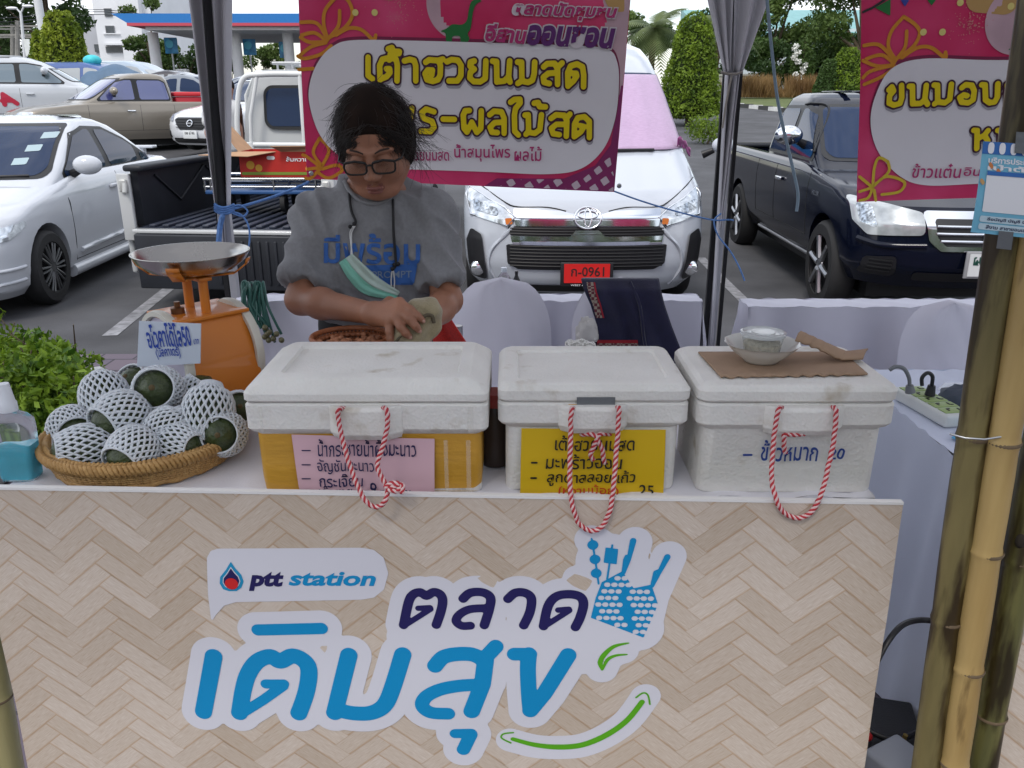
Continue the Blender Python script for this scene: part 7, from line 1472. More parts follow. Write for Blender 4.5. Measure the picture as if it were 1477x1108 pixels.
for x in (376, 678): b = MB(); a_, c_ = pl0.uv(x-4, 587), pl0.uv(x+5, 624); b.quad(pl0.at(a_[0], c_[1], 0), pl0.at(c_[0], c_[1], 0), pl0.at(c_[0], a_[1], 0), pl0.at(a_[0], a_[1], 0)); b.build('clear_tape', CLT, bd1)
y2 = 1.3200; pp, pl_ = paper('paper_sign', ((752, 617), (960, 619), (956, 719), (750, 717)), y2, YELP, bd2)
hand('เต้าฮวยนมสด', 800, 914, 626, 648, pl_, INKB, pp, .012); hand('มะพร้าวอ่อน', 787, 896, 652, 674, pl_, INKB, pp, .010); hand('ลูกตาลลอยแก้ว', 789, 915, 676, 699, pl_, INKB, pp, .010); hand('(หวานน้อย)', 805, 891, 697, 714, pl_, INKR, pp, .012); hand('25.', 921, 946, 697, 712, pl_, INKB, pp, .014)
for x, y in ((770, 665), (769, 687)): strokes_decal('dash', [([pl_.uv(x-3, y), pl_.uv(x+4, y)], .0018)], lambda u, v: pl_.at(u, v, .0075), INKB, pp, h=.0012)
pl_ = onbox(1.3075); b = MB(); a_, c_ = pl_.uv(832, 573), pl_.uv(887, 587); b.quad(pl_.at(a_[0], c_[1], 0), pl_.at(c_[0], c_[1], 0), pl_.at(c_[0], a_[1], 0), pl_.at(a_[0], a_[1], 0)); b.build('grey_tape', M_('duct_tape', (.16, .17, .18), .35, .3, bump=.15, bs=90), ld2); b = MB(); a_, c_ = pl_.uv(820, 583), pl_.uv(832, 589); b.quad(*[pl_.at(u, v, 0) for u, v in ((a_[0], c_[1]), (c_[0], c_[1]), (c_[0], a_[1]), (a_[0], a_[1]))]); b.build('tape_scrap', ORT, bd2)
pl_ = onbox(1.3105); hand('ข้าวหมาก', 1099, 1177, 634, 664, pl_, INKU, bd3, .016, .004); hand('20', 1195, 1216, 646, 662, pl_, INKU, bd3, .02, .004); strokes_decal('dash', [([pl_.uv(1072, 655), pl_.uv(1083, 655)], .0020)], lambda u, v: pl_.at(u, v, .004), INKU, bd3, h=.0012)
# rope handles: down in front of the board edge
def rp_pts(l, y0, bulge=.055): return [P(x, y, y0-(.021+bulge*min(1, max(0, (y-590)/130))) if d is None else d) for x, y, d in [(q+(None,))[:3] for q in l]]
rope('rope_handle', rp_pts([(497, 590, 1.292), (488, 591, 1.274), (489, 610), (497, 645), (508, 680), (522, 714), (536, 730), (549, 730), (558, 718), (558, 702), (548, 684), (544, 670), (550, 650), (558, 620), (558, 592, 1.274), (552, 589, 1.292)], 1.30), b1)
rope('rope_handle', rp_pts([(556, 704), (566, 697), (577, 700), (573, 708), (560, 706), (568, 702), (580, 700), (579, 712)], 1.292), b1)
rope('rope_handle', rp_pts([(829, 592, 1.302), (824, 592, 1.284), (823, 630), (822, 690), (826, 730), (836, 756), (853, 766), (870, 758), (881, 732), (886, 690), (890, 640), (893, 592, 1.284), (889, 590, 1.302)], 1.31), b2)
rope('rope_handle', rp_pts([(838, 627, 1.31), (852, 626, 1.298), (862, 632, 1.294), (856, 645, 1.296), (852, 655, 1.298), (856, 664, 1.298)], 1.31), b2); rope('rope_handle', rp_pts([(880, 626, 1.31), (866, 626, 1.298), (862, 634, 1.294), (869, 648, 1.296), (870, 660, 1.296), (872, 668, 1.298)], 1.31), b2)
rope('rope_handle', rp_pts([(1128, 589, 1.292), (1123, 591, 1.274), (1117, 625), (1113, 680), (1119, 720), (1133, 741), (1152, 747), (1170, 738), (1184, 715), (1194, 675), (1203, 630), (1206, 592, 1.274), (1200, 588, 1.292)], 1.30), b3)
rope('rope_handle', rp_pts([(1174, 624, 1.300), (1150, 627, 1.288), (1132, 627, 1.285), (1131, 638, 1.285), (1132, 654, 1.288)], 1.30), b3)
t = thing('jar', 'dark round jar just visible between the wide foam box and the middle one', 'jar', P(716, 640, 1.44)); q = P(714, 640, 1.44); b = MB(); b.lathe([(.001, ZT+.002), (.026, ZT+.003), (.030, ZT+.05), (.030, ZT+.10), (.022, ZT+.12)], (q.x, 1.44, 0), 20); b.build('body', M_('jar_dark', (.05, .035, .03), .3), t, 50); b = MB(); b.lathe([(.024, ZT+.12), (.024, ZT+.145), (.001, ZT+.145)], (q.x, 1.44, 0), 20); b.build('lid', M_('jar_lid', (.4, .06, .05), .4), t, 50)
# ------------------------------------------------------------------ things on the right box: cardboard, bowl, cup
CARD = M_('corrugated_card', (.33, .22, .145), .85, var=.1, vs=14, bump=.12, bs=120); zl = 1.0985
cd = thing('cardboard_sheet', 'torn brown corrugated cardboard sheet with one end folded up, lying under the bowl', 'cardboard', PZ(1120, 525, zl)); b = MB(); qd = [PZ(1040, 545, zl+.002), PZ(1252, 541, zl+.002), PZ(1215, 509, zl+.002), PZ(1007, 509, zl+.002)]
b.grid(lambda u, v: (qd[0]*(1-u)+qd[1]*u)*(1-v)+(qd[3]*(1-u)+qd[2]*u)*v+Vector((0, .0025*math.sin(u*70)*(v < .04), .001+.0012*math.sin(u*60)*(v < .1))), 90, 12); b.build('sheet', CARD, cd, 180, solid=.003)
b = MB(); fd = [PZ(1166, 536, zl+.006), PZ(1243, 541, zl+.006), PZ(1247, 522, zl+.006), PZ(1168, 512, zl+.006)]; lf = [PZ(1150, 500, zl+.03), PZ(1148, 485, zl+.05)]
def foldf(u, v):
    a = P(1147+97*u+1.5*math.sin(u*42), 492+44*u**1.2+.8*math.sin(u*55), 1.40+.02*u); c_ = P(1158+92*u, 484+34*u**.9, 1.425+.07*u); a.z = max(a.z, zl+.010); c_.z = max(c_.z, zl+.006); return a+(c_-a)*v+Vector((0, 0, .012*math.sin(PI*v)*(1-u*.6)))
b.grid(foldf, 60, 10); b.build('folded_flap', CARD, cd, 180, solid=.003)
PORC = M_('porcelain', (.62, .61, .57), .2, coat=.4); bc = PZ(1097, 520, zl+.006); t = thing('bowl', 'shallow white bowl with fluted sides holding the lidded plastic cup', 'bowl', bc); b = MB()
pr = [(.001, 0), (.030, 0), (.033, .004), (.046, .014), (.058, .027), (.064, .034), (.066, .0345), (.063, .033), (.055, .025), (.043, .014), (.028, .007), (.001, .006)]; n = 48; v = []
for r, z in pr: v += [bc+Vector((r*(1+.018*math.cos(12*2*PI*j/n)*min(1, z/.02))*math.cos(2*PI*j/n), r*(1+.018*math.cos(12*2*PI*j/n)*min(1, z/.02))*math.sin(2*PI*j/n), z)) for j in range(n)]
b.add(v, [(i*n+j, i*n+(j+1) % n, (i+1)*n+(j+1) % n, (i+1)*n+j) for i in range(len(pr)-1) for j in range(n)]); b.build('bowl_shell', PORC, t, 60)
cc_ = bc+Vector((0, 0, .0075)); t = thing('plastic_cup', 'small clear lidded plastic cup of pale fermented rice standing in the white bowl', 'cup', cc_); b = MB(); b.lathe([(.001, 0), (.029, 0), (.037, .042), (.0365, .0425), (.0285, .0012), (.001, .0012)], cc_, 32); b.build('cup_wall', CLEAR, t, 50)
b = MB(); b.lathe([(.001, .002), (.028, .002), (.0335, .026), (.020, .031), (.001, .030)], cc_, 28); b.build('rice', M_('rice', (.62, .55, .42), .6, var=.2, vs=120, bump=.6, bs=160), t, 180)
b = MB(); b.lathe([(.039, .040), (.0395, .046), (.036, .047), (.034, .0445), (.021, .0445), (.020, .047), (.010, .0475), (.001, .0475)], cc_, 32); b.build('cup_lid', M_('lid_plastic', (.80, .82, .82), .12, trans=.55, ior=1.3), t, 60)
# ------------------------------------------------------------------ avocados in foam nets on the wicker tray
AVO = M_('avocado_skin', (.018, .030, .010), .35, var=.5, vs=45, col2=(.055, .075, .02), bump=.5, bs=110, coat=.15); NET = M_('foam_net', (.62, .65, .68), .75, sub=.1); SCAR = M_('stem_scar', (.10, .07, .03), .9)
def avo_proto(open_, long):
    t = thing('avocado', 'proto', 'avocado', (0, 0, 0), 0, 'avocados in foam nets'); rx, rz = .042, .050*long; b = MB(); pf = []
    for i in range(17): th = PI*i/16; z = -math.cos(th)*rz; r = rx*math.sin(th)*(1-.10*z/rz); pf.append((max(r, .0005), z))
    b.lathe(pf, (0, 0, 0), 28); b.build('fruit', AVO, t, 180, local=True); b = MB(); b.ball((0, 0, rz-.001), (.006, .006, .003), 10, 6); b.build('stem_scar', SCAR, t, 180, local=True)
    b = MB(); n = 23
    def pt(s, a):
        z = -rz*1.02+(rz*1.02*(1+open_))*s; q = min(.9999, abs(z)/(rz*1.02)); r = (rx*(1-.10*z/rz))*math.sqrt(max(0, 1-q*q))+.0042+.004*max(0, s-.85)/.15
        if s < .12: r = r*.55+.004+.05*s
        return Vector((r*math.cos(a), r*math.sin(a), z-.006*(s < .05)))
    for sg in (-1, 1):
        for i in range(n): b.tube([pt(s, 2*PI*i/n+sg*s*1.25+.012*math.sin(s*55)) for s in np.linspace(.0, 1, 26)], [.0025+.0005*math.sin(k_*1.9) for k_ in range(26)], 5)
    b.tube([pt(1, 2*PI*i/40) for i in range(40)], .0024, 5, closed=True); b.build('foam_net', NET, t, 180, local=True); return t
pA, pB = avo_proto(.70, 1.0), avo_proto(.86, 1.16); usedp = {pA: 0, pB: 0}
AV = [(228, 563, 1.52, (.15, -.75, .35), 1.03, pA, 'topmost avocado, its glossy dark face bare, at the top of the heap'), (173, 603, 1.44, (-.45, -.85, -.15), 1.06, pA, 'large netted avocado at the centre-left with a small round opening facing forward'), (152, 576, 1.54, (.35, -.6, -.5), 1.0, pB, 'netted avocado behind on the left with only a dark slit showing'), (300, 599, 1.46, (.0, -.6, -.85), 1.02, pB, 'plump netted avocado at the right with its dark opening facing down'), (240, 622, 1.43, (-.65, -.5, -.6), .90, pA, 'netted avocado in the middle with its dark opening at lower left'), (106, 620, 1.48, (.6, -.8, .0), .98, pA, 'netted avocado at the far left whose dark end faces the viewer'), (122, 646, 1.385, (-.8, -.55, .1), .93, pB, 'netted avocado at lower left, its bare dark end pointing left'), (190, 652, 1.362, (-.2, -.75, -.2), .95, pA, 'netted avocado at the very front with a dark opening low down'), (256, 640, 1.412, (.55, -.3, .0), .90, pB, 'long crumpled netted avocado lying sideways at front right'), (283, 574, 1.60, (.4, .3, .6), 1.0, pA, 'fully netted avocado at the back right below the price card'), (345, 592, 1.55, (.3, -.7, .45), .86, pA, 'dark avocado at the right edge of the heap beside the wide foam box'), (322, 626, 1.44, (.1, -.85, .3), .92, pA, 'netted avocado with a broad dark face at the right, low beside the foam box'), (200, 556, 1.66, (-.2, -.6, .6), .92, pA, 'netted avocado at the very back left of the topmost one'), (262, 610, 1.56, (.0, .2, .9), .9, pA, 'netted avocado wedged deep in the middle of the heap')]
for px, py, Y, ax, sc, pr_, lab in AV:
    o = pr_ if not usedp[pr_] else copy_tree(pr_); usedp[pr_] = 1; o.location = P(px, py, Y); o.location.z = max(o.location.z, .942); o.rotation_euler = Vector(ax).normalized().to_track_quat('Z', 'Y').to_euler(); o.scale = (sc,)*3; o['label'] = lab
WICK = M_('wicker', (.34, .185, .06), .55, var=.35, vs=50, col2=(.50, .30, .11), bump=.4, bs=160); tc_ = Vector((P(213, 640, 1.48).x, 1.475, ZT+.004)); t = thing('wicker_tray', 'round golden-brown wicker tray with a braided rim holding the netted avocados', 'tray', tc_)
b = MB(); RX, RY = .172, .168
for j in range(4):
    for w_ in range(2): b.tube([tc_+Vector(((RX+.009*math.sin(34*a+2*PI*j/4)+.002*w_)*math.cos(a), (RY+.009*math.sin(34*a+2*PI*j/4)+.002*w_)*math.sin(a), .042+.003*w_+.008*math.sin(68*a+4*PI*j/4))) for a in np.linspace(0, 2*PI, 400)[:-1]], .0042, 5, closed=True)
b.build('braided_rim', WICK, t, 180); b = MB()
for i in range(8): 
    s_ = i/7; r = .176+.016*s_
    for ph in (0, PI): b.tube([tc_+Vector(((r*RX/.19+.0028*math.sin(46*a+ph+i*PI))*math.cos(a), (r*RY/.19+.0028*math.sin(46*a+ph+i*PI))*math.sin(a), .004+.034*s_)) for a in np.linspace(0, 2*PI, 280)[:-1]], .0028, 5, closed=True)
b.build('woven_wall', WICK, t, 180); b = MB()
for i in range(14): r = .012+i*.0112; b.tube([tc_+Vector((r*math.cos(a), r*math.sin(a), .006+.002*math.sin(20*a+i*PI))) for a in np.linspace(0, 2*PI, 90)[:-1]], .0064, 5, closed=True)
b.build('woven_base', WICK, t, 180)
# ------------------------------------------------------------------ weighing scale
ORP = M_('scale_orange', (.56, .16, .012), .38, var=.08, vs=5, coat=.3, col2=(.62, .20, .02)); WHP = M_('scale_white', (.62, .60, .52), .4); sp = P(295, 520, 1.745); sp.z = ZT+.004; TH = R(-43); sc = thing('weighing_scale', 'orange market weighing scale with a shallow steel pan and white dial rim', 'scale', sp, TH)
b = MB(); prof = [(-.112, 0), (-.112, .05), (-.105, .10), (-.086, .155), (-.060, .205), (-.056, .212), (.056, .212), (.060, .205), (.086, .155), (.105, .10), (.112, .05), (.112, 0)]; b.prism(prof, lambda x, z: Vector((x, -.075, z)), lambda x, z: Vector((x, .075, z))); b.build('housing', ORP, sc, 40, local=True, bevel=.003)
b = MB(); b.box((0, 0, .216), (.135, .165, .008), bev=.002); top_ = b.build('top_plate', ORP, sc, 40, local=True); b = MB(); b.lathe([(.014, .220), (.014, .232), (.006, .234), (.006, .245), (.001, .245)], (0, -.045, 0), 16); b.build('adjusting_screw', M_('brown_metal', (.16, .07, .03), .4, .6), top_, 50, local=True)
for s in (-1, 1):
    b = MB(); Mx = Matrix.Rotation(PI/2, 3, 'X'); b.lathe([(.099, -.006), (.108, -.006), (.110, .004), (.108, .012), (.098, .012), (.096, .004)], (0, s*.080, .122), 48, Mx, caps=False); rim_ = b.build('dial_rim', WHP, sc, 50, local=True); b = MB(); b.lathe([(.001, 0), (.098, 0)], (0, s*.0815, .122), 40, Mx if s > 0 else Matrix.Rotation(-PI/2, 3, 'X').inverted(), caps=False); b.build('dial_face', M_('dial_lilac', (.55, .52, .62), .3, coat=.6), rim_, local=True); b = MB(); b.tube([(0, s*.084, .122), (.03, s*.084, .18)], .002, 5); b.build('pointer', M_('pointer_red', (.4, .02, .02), .4), rim_, local=True)
b = MB()
for x in (-.036, .036): b.tube([(x, 0, .215), (x, 0, .290)], .010, 12)
b.box((0, 0, .292), (.10, .03, .008), bev=.002); b.build('posts', ORP, sc, 50, local=True)
for k_ in range(4):
    a = k_*PI/2+PI/4; b = MB(); d = Vector((math.cos(a), math.sin(a), 0)); s_ = Vector((-d.y, d.x, 0)); pts = [(0, .2955), (.045, .2955), (.088, .300), (.114, .320), (.1185, .331)]
    for (r0, z0), (r1, z1) in zip(pts, pts[1:]): b.quad(d*r0-s_*.013+Vector((0, 0, z0)), d*r1-s_*.013+Vector((0, 0, z1)), d*r1+s_*.013+Vector((0, 0, z1)), d*r0+s_*.013+Vector((0, 0, z0)))
    b.build('pan_arm', ORP, sc, 60, local=True, solid=.003)
b = MB(); b.lathe([(.001, .302), (.05, .303), (.085, .312), (.108, .330), (.117, .3455), (.1195, .346), (.1195, .344), (.118, .3425), (.109, .327), (.086, .309), (.05, .300), (.001, .299)], (0, 0, 0), 64); b.build('pan', M_('pan_steel', (.50, .49, .46), .26, 1.0, rvar=.06, vs=18), sc, 180, local=True)
# price card
cq = [P(201, 463, 1.60), P(290, 467, 1.585), P(289, 524, 1.59), P(198, 529, 1.605)]; t = thing('price_card', 'small white card with blue handwritten price leaning on the scale behind the avocados', 'price card', (cq[2]+cq[3])/2); cu = (cq[1]-cq[0]).normalized(); pl_ = Plane(cq[3], cq[2]-cq[3], cq[0]-cq[3]); b = MB(); b.quad(cq[3], cq[2], cq[1], cq[0]); b.build('card', M_('card_white', (.55, .60, .68), .6), t, solid=.002)
for s_, x0, x1, y0, y1_, bo in (('อโวคาโด้โล50', 208, 279, 467, 498, .02), ('บาท', 280, 289, 489, 496, .02), ('(มัลคาเดร์)', 224, 263, 500, 516, .022)): hand(s_, x0, x1, y0, y1_, pl_, M_('ink_bright_blue', (.02, .06, .35), .5), t, bo, .004)
# sanitizer bottle
q = PZ(41, 684, ZT); q.y = 1.375; z0 = ZT+.003; t = thing('sanitizer_bottle', 'clear hand sanitizer bottle half full of turquoise liquid with a white cap', 'bottle', (q.x, 1.375, z0)); o_ = Vector((q.x, 1.375, z0)); b = MB()
rstack(b, [(.029, .020, .009, 0), (.031, .021, .010, .004), (.034, .023, .010, .095), (.034, .023, .012, .110), (.026, .019, .012, .120), (.014, .014, .0138, .127), (.012, .012, .0118, .136)], o_, 0, 0); b.build('bottle_wall', M_('bottle_clear', (.9, .95, .96), .06, trans=.92, ior=1.25), t, 50)
b = MB(); rstack(b, [(.0275, .0185, .008, .003), (.0295, .0195, .009, .006), (.0315, .0208, .009, .066), (.0312, .0205, .009, .0665)], o_, 0, 0); b.build('liquid', M_('sanitizer_liquid', (.01, .60, .78), .12, trans=.35, ior=1.33), t, 50)
b = MB(); b.lathe([(.0155, .129), (.0155, .144), (.0135, .146), (.0095, .178), (.009, .1795), (.001, .180)], o_, 24); b.build('cap', M_('cap_white', (.66, .68, .72), .4), t, 50)
# woven basket on the counter behind the wide box
q = P(507, 490, 1.74); t = thing('woven_basket', 'reddish-brown woven basket of peanuts behind the wide foam box', 'basket', (q.x, 1.74, ZT+.004)); o_ = Vector((q.x, 1.74, ZT+.004)); RB = M_('brown_cane', (.30, .10, .04), .5, var=.3, vs=60, bump=.3, bs=150); b = MB()
for i in range(11): z = .006+.014*i; r = .062+.020*(i/10)**.7; b.tube([o_+Vector(((r+.002*math.sin(40*a+i*PI))*math.cos(a), (r+.002*math.sin(40*a+i*PI))*math.sin(a)*.9, z)) for a in np.linspace(0, 2*PI, 160)[:-1]], .0062, 5, closed=True)
for i in range(64): a = 2*PI*i/64; b.tube([o_+Vector(((.062+.02*(s**.7))*1.03*math.cos(a), (.062+.02*(s**.7))*1.03*.9*math.sin(a), .006+.15*s)) for s in (0, .3, .6, 1)], .0026, 5)
b.build('weave', RB, t, 180); b = MB(); b.tube([o_+Vector((.085*math.cos(a), .0765*math.sin(a), .160)) for a in np.linspace(0, 2*PI, 60)[:-1]], .006, 8, closed=True); b.build('rim', RB, t, 180); r_ = random.Random(2); b = MB()
for i in range(90): a = r_.uniform(0, 2*PI); rr2 = .07*math.sqrt(r_.random()); b.ball(o_+Vector((rr2*math.cos(a), rr2*.9*math.sin(a), .142+r_.uniform(-.004, .008))), (.009, .006, .006), 7, 5, Matrix.Rotation(r_.uniform(0, 3), 3, 'Z'))
props(b.build('nuts', M_('nut_skin', (.38, .16, .08), .6, var=.3, vs=80), t, 180), kind='stuff')
# ------------------------------------------------------------------ power strip and clutter on the side table
zt2 = .72; q = [PZ(*p, zt2+.004) for p in ((1296, 590), (1342, 612), (1390, 604), (1345, 578))]; a_ = (q[1]-q[0]+q[2]-q[3]).normalized(); cpt_ = PZ(1342, 594, zt2+.004); ang = math.atan2((PZ(1368, 606, zt2)-PZ(1316, 577, zt2)).y, (PZ(1368, 606, zt2)-PZ(1316, 577, zt2)).x)
t = thing('power_strip', 'white and green multi-socket power strip on the side table', 'power strip', cpt_, ang); b = MB(); b.box((0, 0, .018), (.24, .085, .036), bev=.008); b.build('casing', M_('strip_white', (.62, .64, .62), .4), t, 40, local=True); b = MB()
for i in range(5): b.box((-.085+i*.043, 0, .0375), (.036, .068, .003), bev=.001)
b.build('sockets', M_('socket_green', (.30, .40, .16), .4), t, 40, local=True); b = MB()
for i in range(5):
    for s in (-1, 1): b.box((-.085+i*.043, s*.016, .0395), (.014, .004, .002)); b.box((-.085+i*.043+s*.007, s*.016+.006, .0395), (.004, .008, .002))
b.build('slots', BLACK, t, local=True)
for lab, l, m in (('grey plug with a curved grey cable in the left end of the power strip', [(1283, 534), (1292, 529), (1304, 532), (1311, 545), (1312, 556), (1313, 566)], M_('plug_grey', (.16, .17, .18), .5)), ('black plug with a curved black cable in the middle of the power strip', [(1330, 556), (1330, 545), (1338, 538), (1345, 543), (1344, 556), (1341, 570)], BLACK)):
    ps = [P(x, y, cpt_.y+.02) for x, y in l]; t = thing('plug', lab, 'plug', ps[-1], 0, 'plugs'); b = MB(); b.tube(catmull(ps[:-1], 6), .0055, 8); b.build('cable', m, t, 180); b = MB(); b.tube([ps[-2], ps[-1]], [.010, .014], 10); b.build('plug_body', m, t, 50)
crumple('dark_pouch', 'dark blue-grey soft pouch lying behind the power strip', 'pouch', PZ(1392, 574, zt2+.03), (.075, .05, .032), M_('pouch_grey', (.05, .065, .09), .6), 5, 24, .25)
b = MB(); b.quad(*[PZ(*p, zt2+.006) for p in ((1372, 632), (1440, 650), (1440, 622), (1385, 618))]); props(b.build('leaflet', M_('leaflet_blue', (.06, .32, .55), .4), None, solid=.001), 'bright blue paper leaflet lying in front of the power strip', 'leaflet')
b = MB(); b.quad(*[PZ(*p, zt2+.007) for p in ((1352, 562), (1400, 566), (1400, 552), (1362, 552))]); props(b.build('plastic_sheet', M_('plastic_sheet', (.7, .72, .74), .1, alpha=.5), None), 'clear plastic sheet lying behind the power strip near the bamboo', 'plastic sheet')
# speaker box and cable below
q = P(1283, 1060, 1.62); t = thing('speaker_box', 'black speaker box on the ground in the gap beside the board, lettered Sound', 'speaker', (q.x, 1.66, -.1), R(-14)); hh = q.z+.1-.09; b = MB(); b.box((0, .1, hh/2), (.24, .24, hh), bev=.008); b.build('cabinet', M_('speaker_black', (.018, .018, .02), .5, bump=.2, bs=200), t, 40, local=True); text('lettering', 'Sound', lambda u, v: Vector((u, -.0215, v)), (-.085, -.005, hh-.065, hh-.038), M_('lettering_white', (.6, .6, .6), .5), t, .01, local=True)
b = MB(); b.tube(catmull([(-.11, .0, hh+.006), (-.04, .05, hh+.02), (.04, .04, hh+.012), (.11, .08, hh+.02)], 6), .007, 6); b.build('wires', BLACK, t, 60, local=True); b = MB(); b.ball((-.02, .03, hh+.018), (.012, .012, .012), 8, 6); b.build('red_connector', LR, t, 180, local=True); b = MB(); b.tube([(.055, .02, hh+.005), (.062, .02, hh+.05)], .006, 8); b.build('brass_connector', M_('brass', (.4, .28, .08), .35, .8), t, 60, local=True)
t = thing('power_brick', 'grey-white power adapter lying in front of the speaker box', 'adapter', (q.x+.05, 1.56, -.1)); b = MB(); qq = P(1295, 1090, 1.56); b.box((qq.x, 1.56, qq.z-.04), (.12, .10, .09), .5, bev=.01); b.build('casing', M_('adapter_grey', (.30, .32, .36), .5), t, 40); b = MB(); b.box((qq.x, 1.56, (qq.z-.085-.1)/2), (.12, .1, qq.z-.085+.1), .5); b.build('base_block', M_('speaker_black', (.018, .018, .02), .5), t)
cord('black_cable', 'thick black cable arching out from behind the board towards the bamboo', [(1262, 960, 1.40), (1281, 925, 1.42), (1300, 903, 1.44), (1322, 895, 1.45), (1350, 896, 1.45), (1400, 902, 1.46)], .0060, BLACK, 'cable')
# ------------------------------------------------------------------ bamboo poles
def bam_mat(nm, a, c_, seed, stain=.5):
    m = M_(nm, a, .42, var=.3, vs=26, col2=c_, bump=.08, bs=120, vstretch=(1, 1, .10), coat=.12, contrast=.2); t = m.node_tree; n = t.nodes; bs = n['Principled BSDF']; c0 = n.new('ShaderNodeTexCoord'); mp_ = n.new('ShaderNodeMapping'); mp_.inputs['Location'].default_value = (seed, 0, 0); mp_.inputs['Scale'].default_value = (1, 1, .16); z = n.new('ShaderNodeTexNoise'); z.inputs['Scale'].default_value = 30; z.inputs['Detail'].default_value = 6
    t.links.new(c0.outputs['Object'], mp_.inputs[0]); t.links.new(mp_.outputs[0], z.inputs[0]); r = n.new('ShaderNodeValToRGB'); e = r.color_ramp.elements; e[0].position = stain; e[1].position = stain+.13; e[0].color = (1, 1, 1, 1); e[1].color = (.22, .17, .11, 1); t.links.new(z.outputs['Fac'], r.inputs[0])
    x = n.new('ShaderNodeMix'); x.data_type = 'RGBA'; x.blend_type = 'MULTIPLY'; x.inputs['Factor'].default_value = 1; src = bs.inputs['Base Color'].links[0].from_socket; t.links.new(src, x.inputs['A']); t.links.new(r.outputs[0], x.inputs['B']); t.links.new(x.outputs['Result'], bs.inputs['Base Color']); return m
NODE = M_('bamboo_node', (.12, .085, .05), .7, var=.4, vs=40)
def bamboo(label, p0, p1, r, nodes, mat, notch=None):
    t = thing('bamboo_pole', label, 'bamboo pole', p0, 0, 'bamboo poles of the stall'); d = p1-p0; Ln = d.length; dn = d/Ln; ts = sorted(set(list(np.linspace(0, 1, 30))+[x for k in nodes for x in (k-.012/Ln, k-.004/Ln, k, k+.004/Ln, k+.012/Ln)])); ts = [x for x in ts if 0 <= x <= 1]
    rad = [r*(1+.002*math.sin(x*40))+sum(.0022*math.exp(-((x-k)*Ln/.006)**2)-.0012*math.exp(-((x-k)*Ln/.05)**2) for k in nodes) for x in ts]
    b = MB(); b.tube([p0+d*x+Vector((.0015*math.sin(x*9), 0, 0)) for x in ts], rad, 28); b.build('culm', mat, t, 60)
    for k in nodes: b = MB(); c = p0+d*k; b.lathe([(r*1.03, -.003), (r*1.075, 0), (r*1.03, .003)], c, 28, dn.to_track_quat('Z', 'Y').to_matrix(), caps=False); b.build('node_ring', NODE, t, 60)
    if notch: 
        for k, px in notch: c = p0+d*k; b = MB(); side = Vector((px, -.75, 0)).normalized(); b.ball(c+side*r*.93, (.009, .006, .013), 12, 8); b.build('branch_hole', M_('hole_dark', (.02, .015, .01), .9), t, 180)
    return t
BG1 = bam_mat('bamboo_green_brown', (.085, .07, .027), (.19, .155, .06), 3, .41); BG2 = bam_mat('bamboo_yellow', (.28, .18, .06), (.42, .30, .12), 8, .57); BG3 = bam_mat('bamboo_dark_green', (.05, .055, .018), (.15, .14, .045), 5, .45)
def npos(p0, p1, ys, Y):
    o = []
    for y in ys:
        best = min(np.linspace(0, 1, 400), key=lambda k: abs(proj(p0+(p1-p0)*k)[1]-y)); o.append(float(best))
    return o
def proj(p):
    q = p-Vector((0, 0, H)); z = q.y*CP-q.z*SP; return (738.5+F*q.x/z, 554-F*(q.y*SP+q.z*CP)/z)
def pole_ends(xa, ya, xb, yb_, Y, ztop): a, c_ = P(xa, ya, Y), P(xb, yb_, Y); d = (a-c_)/(a.z-c_.z); return c_+d*(-.1-c_.z), c_+d*(ztop-c_.z)
p0, p1 = pole_ends(1440, 380, 1335, 1108, 1.135, 1.78); bamboo('green-brown bamboo pole carrying the blue poster, leftmost of the three at right', p0, p1, .0225, npos(p0, p1, (630, 893), 1.135), BG1)
p0, p1 = pole_ends(1438, 700, 1375, 1108, 1.115, 1.03); p0, p1 = p0, p0+(p1-p0)*1.6; bamboo('yellow bamboo pole in the middle of the three at right', p0, p1, .0225, npos(p0, p1, (635, 795, 965, 1100), 1.115), BG2)
p0, p1 = pole_ends(1466, 830, 1415, 1108, 1.145, .98); p0, p1 = p0, p0+(p1-p0)*1.7; bamboo('dark green bamboo pole, rightmost of the three at right', p0, p1, .024, npos(p0, p1, (806, 1030), 1.145), BG3, [(npos(p0, p1, (772,), 1.145)[0], -.6)])
p0, p1 = pole_ends(-17, 930, 14, 1108, 1.30, .70); bamboo('pale bamboo pole at lower left just behind the board edge', p0, p1, .026, npos(p0, p1, (1005,), 1.3), bam_mat('bamboo_pale', (.26, .23, .10), (.38, .34, .17), 2, .68))
b = MB(); b.tube([P(x, y, Y) for x, y, Y in ((1370, 626, 1.12), (1392, 632, 1.105), (1420, 634, 1.10), (1445, 630, 1.10), (1466, 622, 1.11))], .0016, 6); props(b.build('binding_wire', STEEL, None, 60), 'thin steel wire binding the bamboo poles together below the poster', 'wire')
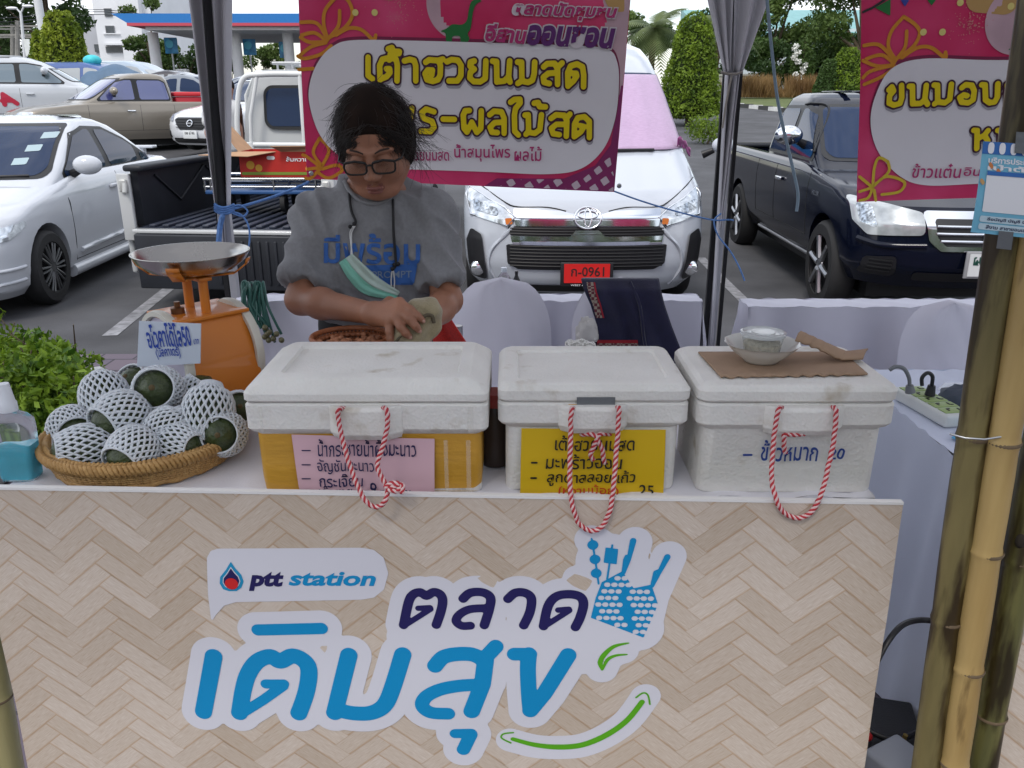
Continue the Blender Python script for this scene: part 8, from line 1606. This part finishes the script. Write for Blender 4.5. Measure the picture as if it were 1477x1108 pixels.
# ------------------------------------------------------------------ blue poster taped to the bamboo
PC = Plane(P(1400, 335, 1.085), (1, -.03, 0)); q = [PC.uv(*p) for p in ((1419, 204), (1500, 209), (1489, 344), (1400, 335))]; t = thing('poster', 'light blue payment poster with a striped awning top taped to the bamboo pole', 'poster', PC.at(*q[3])); b = MB()
Pq = lambda u, v, o=0: PC.at(*[(q[3][i]*(1-u)+q[2][i]*u)*(1-v)+(q[0][i]*(1-u)+q[1][i]*u)*v for i in (0, 1)], o+.002*math.sin(v*4))
PBU = M_('poster_blue', (.17, .46, .62), .35, coat=.3); b.grid(lambda u, v: Pq(u, v), 8, 12); b.build('sheet', PBU, t, 180)
def pbox(name, u0, u1, v0, v1, m, o, r=.0):
    h = .006; poly = [(u0, v0), (u1, v0), (u1, v1), (u0, v1)]
    decal(name, (lambda X, Y: sd_poly(X, Y, inset(poly, r))-r) if r else (lambda X, Y: sd_poly(X, Y, poly)), (u0-h, u1+h, v0-h, v1+h), h, lambda u, v: Pq(u, v, o), m, t, 8)
PDB = M_('poster_dark_blue', (.03, .14, .42), .4); pbox('awning', 0, 1, .87, 1, PDB, .0008)
for i in range(5): pbox('awning_stripe', .09+i*.20, .20+i*.20, .875, .995, WHITE, .0014, .045)
for s_, v0, v1 in (('บริการประเทศ', .775, .84), ('เป๋าตัง', .70, .765)): text('heading', s_, lambda u, v: Pq(u, v, .0012), (.12, .95, v0, v1), WHITE, t, .03)
pbox('code_panel', .12, .86, .245, .69, WHITE, .0009, .02); pbox('panel_header', .12, .86, .645, .69, PDB, .0016); pbox('pill', .10, 1.0, .13, .20, M_('pill_pale', (.50, .64, .70), .4), .0009, .03); pbox('pill', .10, 1.0, .045, .115, M_('pill_pale', (.50, .64, .70), .4), .0009, .03)
text('small_print', 'ชื่อบัญชี บัญชี นิตา', lambda u, v: Pq(u, v, .0016), (.22, .95, .145, .19), INK, t, .02); text('small_print', 'สีงาม สาขาขอนแก่น', lambda u, v: Pq(u, v, .0016), (.22, .95, .06, .105), INK, t, .02)
for u, v, m in ((.16, .76, M_('poster_orange', (.6, .2, .06), .4)), (.30, .70, M_('poster_orange', (.6, .2, .06), .4)), (.04, .58, M_('poster_orange2', (.55, .32, .12), .4))): strokes_decal('motif', [([(u, v), (u+.03, v-.02)], .025)], lambda a, c_: Pq(a, c_, .0013), m, t, h=.006)
DT = M_('duct_tape', (.16, .17, .18), .35); b = MB(); b.grid(lambda u, v: Pq(.55+.62*u, .90+.22*v, .003+.004*math.sin(u*3)), 6, 4); b.build('tape', DT, t, 180); b = MB(); b.grid(lambda u, v: Pq(.43+.24*u, -.15+.20*v, .0028), 6, 4); b.build('tape', DT, t, 180)
